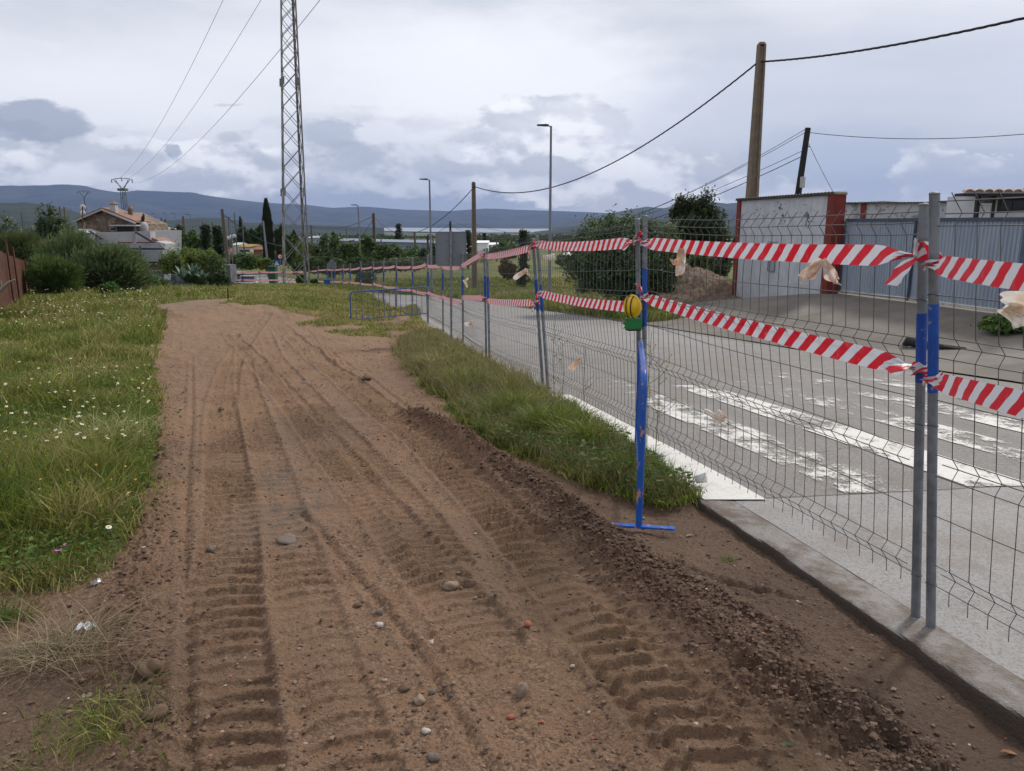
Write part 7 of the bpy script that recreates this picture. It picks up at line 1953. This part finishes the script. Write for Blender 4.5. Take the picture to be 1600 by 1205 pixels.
# small crumbs that nobody could count
def crumbs():
    n = 42000; a = R(1)*rng.uniform(-40, 36, n); r = np.exp(rng.uniform(math.log(2.0), math.log(20), n)); X, Y = r*np.sin(a), r*np.cos(a)
    k = ~(inpoly(X, Y, GRASS_L) | inpoly(X, Y, VERGE)) & (X < xk(Y)-.03) & (Y > 1.6); X, Y = X[k], Y[k]
    q = vn(X*1.7+5, Y*1.7)+.25*vn(X*6, Y*6); k = q > rng.uniform(.15, .95, len(X)); X, Y = X[k], Y[k]
    # more of them on the ridges of soil
    N0 = len(X)
    for line, cnt, w in ((BERM, 5200, .17), (BERM2, 1500, .10), (BERML, 800, .16)):
        L = np.array(line); i = rng.integers(0, len(L)-1, cnt); t = rng.random((cnt, 1)); P = L[i]*(1-t)+L[i+1]*t+rng.normal(size=(cnt, 2))*w*.6; X = np.append(X, P[:, 0]); Y = np.append(Y, P[:, 1])
    bm = np.arange(len(X)) >= N0; k = (X < xk(Y)-.02) & (np.hypot(X, Y) < 20); X, Y, bm = X[k], Y[k], bm[k]; n = len(X)
    d = np.hypot(X, Y); s = (.0020+.0095*rng.random(n)**6)*(1+.05*d)+bm*.0145*rng.random(n)**3*np.interp(Y, [2.2, 3.4, 4.5], [.55, .75, 1.0]); Z = Hd(X, Y)+s*.25
    base = np.array([(1, 0, 0), (-1, 0, 0), (0, 1, 0), (0, -1, 0), (0, 0, .8), (0, 0, -.8), (.62, .62, .45), (-.62, .62, .45), (.62, -.62, .45), (-.62, -.62, .45)])
    tri = np.array([(0, 6, 8), (2, 7, 6), (1, 9, 7), (3, 8, 9), (4, 8, 6), (4, 6, 7), (4, 7, 9), (4, 9, 8), (0, 2, 6), (2, 1, 7), (1, 3, 9), (3, 0, 8), (5, 2, 0), (5, 1, 2), (5, 3, 1), (5, 0, 3)])
    an = rng.random(n)*6.28; ca, sa = np.cos(an), np.sin(an); jit = rng.uniform(.72, 1.28, (n, 10, 3)); V = base[None]*jit; x = V[..., 0]*ca[:, None]-V[..., 1]*sa[:, None]*.8; y = V[..., 0]*sa[:, None]+V[..., 1]*ca[:, None]*.8
    V = np.stack([x, y, V[..., 2]*.8], -1)*s[:, None, None]+np.stack([X, Y, Z], 1)[:, None]; F = (np.arange(n)[:, None, None]*10+tri[None]).reshape(-1)
    pal = np.array([(.13, .085, .058), (.17, .115, .08), (.092, .056, .038), (.21, .155, .115), (.12, .095, .078), (.33, .29, .24), (.26, .10, .065)]); pk = rng.choice(7, n, p=[.36, .25, .25, .08, .035, .015, .01]); pk = np.where(bm & (pk > 0), 2, pk); C = np.repeat(pal[pk]*rng.uniform(.8, 1.2, (n, 1)), 10, 0)
    def f(t, b, o): t.l(t.attr('Col'), b.inputs['Base Color']); b.inputs['Roughness'].default_value = .95
    tag(mesh_np('soil_crumbs', V.reshape(-1, 3), F, np.full(n*16, 3), mat('soil_crumb', f), attrs={'Col': C}), kind='stuff')
crumbs()
# litter
def crumple(px, py, wpx, m, label, cat, name, sq=(1, .7, .4), seed=1):
    q = gp(px, py); z = float(Hd(q.x, q.y)[0]); r = wpx/2/FPX*(q.y*CP+1.8*SP); rg = np.random.default_rng(seed); b = MB(); n = 7; vs = []
    for i in range(n):
        for j in range(n): u, v = i/(n-1)-.5, j/(n-1)-.5; vs.append(((u*2+rg.uniform(-.16, .16))*r*sq[0], (v*2+rg.uniform(-.16, .16))*r*sq[1], abs(rg.normal())*r*sq[2]*.8))
    b.add(vs, [(i*n+j, (i+1)*n+j, (i+1)*n+j+1, i*n+j+1) for i in range(n-1) for j in range(n-1)]); o = b.build(name, m); o.location = (q.x, q.y, z+.008); o.rotation_euler = (.1, 0, px*.3); tag(o, label, cat)
crumple(136, 988, 26, simple('bright_foil', (.80, .81, .83), .18, .95, .03), 'crumpled silver foil on the soil at lower left', 'foil', 'foil_scrap', seed=3)
crumple(150, 916, 18, simple('dull_foil', (.40, .41, .42), .35, .6, .1), 'small dull foil scrap at the grass edge', 'foil', 'foil_scrap', (1, .5, .4), 4)
crumple(137, 1097, 18, simple('pale_husk', (.42, .34, .25), .8, 0, .2), 'pale husk beside the dry grass tangle', 'litter', 'husk', (1, .4, .5), 5)
def cup():
    q = gp(1092, 762); z = float(H(np.array([q.x]), np.array([q.y]))[0])
    def f(t, b, o): b.inputs['Base Color'].default_value = (.8, .82, .82, 1); b.inputs['Roughness'].default_value = .15; b.inputs['Transmission Weight'].default_value = .75
    M = Matrix.Translation((q.x-.02, q.y+.03, z+.05)) @ Matrix.Rotation(R(70), 4, 'Z') @ Matrix.Rotation(R(72), 4, 'X'); m = MB(); m.lathe((0, 0, 0), [(.026, 0), (.028, .002), (.037, .075), (.040, .078), (.037, .080), (.035, .075), (.026, .004), (0, .003)], 18, M=M)
    tag(m.build('plastic_cup', mat('clear_plastic', f)), 'crushed clear plastic cup lying where the verge grass meets the kerb', 'cup')
cup()
def leafm(px, py, wpx, c, label):
    q = gp(px, py); z = float(Hd(q.x, q.y)[0])+.006; r = wpx/2/FPX*(q.y*CP+1.8*SP); m = MB(); m.add([(-r, 0, 0), (-r*.4, r*.38, .006), (r*.5, r*.32, .008), (r, 0, .002), (r*.5, -r*.32, .007), (-r*.4, -r*.38, .004), (0, 0, -.001)], [(0, 1, 6), (1, 2, 6), (2, 3, 6), (3, 4, 6), (4, 5, 6), (5, 0, 6)]); o = m.build('fallen_leaf', simple('leaf_%d' % px, c, .6)); o.location = (q.x, q.y, z); o.rotation_euler = (0, 0, px); tag(o, label, 'leaf')
leafm(1231, 1148, 20, (.09, .13, .06), 'green fallen leaf on the soil at lower right'); leafm(1580, 1148, 26, (.26, .13, .05), 'brown curled leaf against the kerb at lower right'); leafm(1078, 1076 if False else 825, 14, (.25, .17, .10), 'dry leaf on the soil right of the barrier foot')
m = MB(); q = gp(340, 1085) if False else gp(357, 472); m.tube([Vector((q.x, q.y, Hs(q.x, q.y)-.05)), Vector((q.x, q.y, Hs(q.x, q.y)+.50))], .025, 7); tag(m.build('marker_stake', M_RUST), 'short dark marker stake in the grass beyond the bare soil', 'stake')
# ------------------------------------------------------------ haze
def haze():
    m = bpy.data.materials.new('haze_air'); m.use_nodes = True; t = NT(m.node_tree); o = t.n('ShaderNodeOutputMaterial')
    v = t.n('ShaderNodeVolumePrincipled'); v.inputs['Color'].default_value = (.28, .39, .71, 1); v.inputs['Density'].default_value = 6.0e-5; v.inputs['Anisotropy'].default_value = .1
    t.l(v.outputs[0], o.inputs['Volume'])
    zb = -60; zt = 640; s = 12700
    b = MB(); b.box((0, 0, (zb+zt)/2), (s*2, s*2, zt-zb)); ob = b.build('haze', m); tag(ob, kind='stuff')
haze()
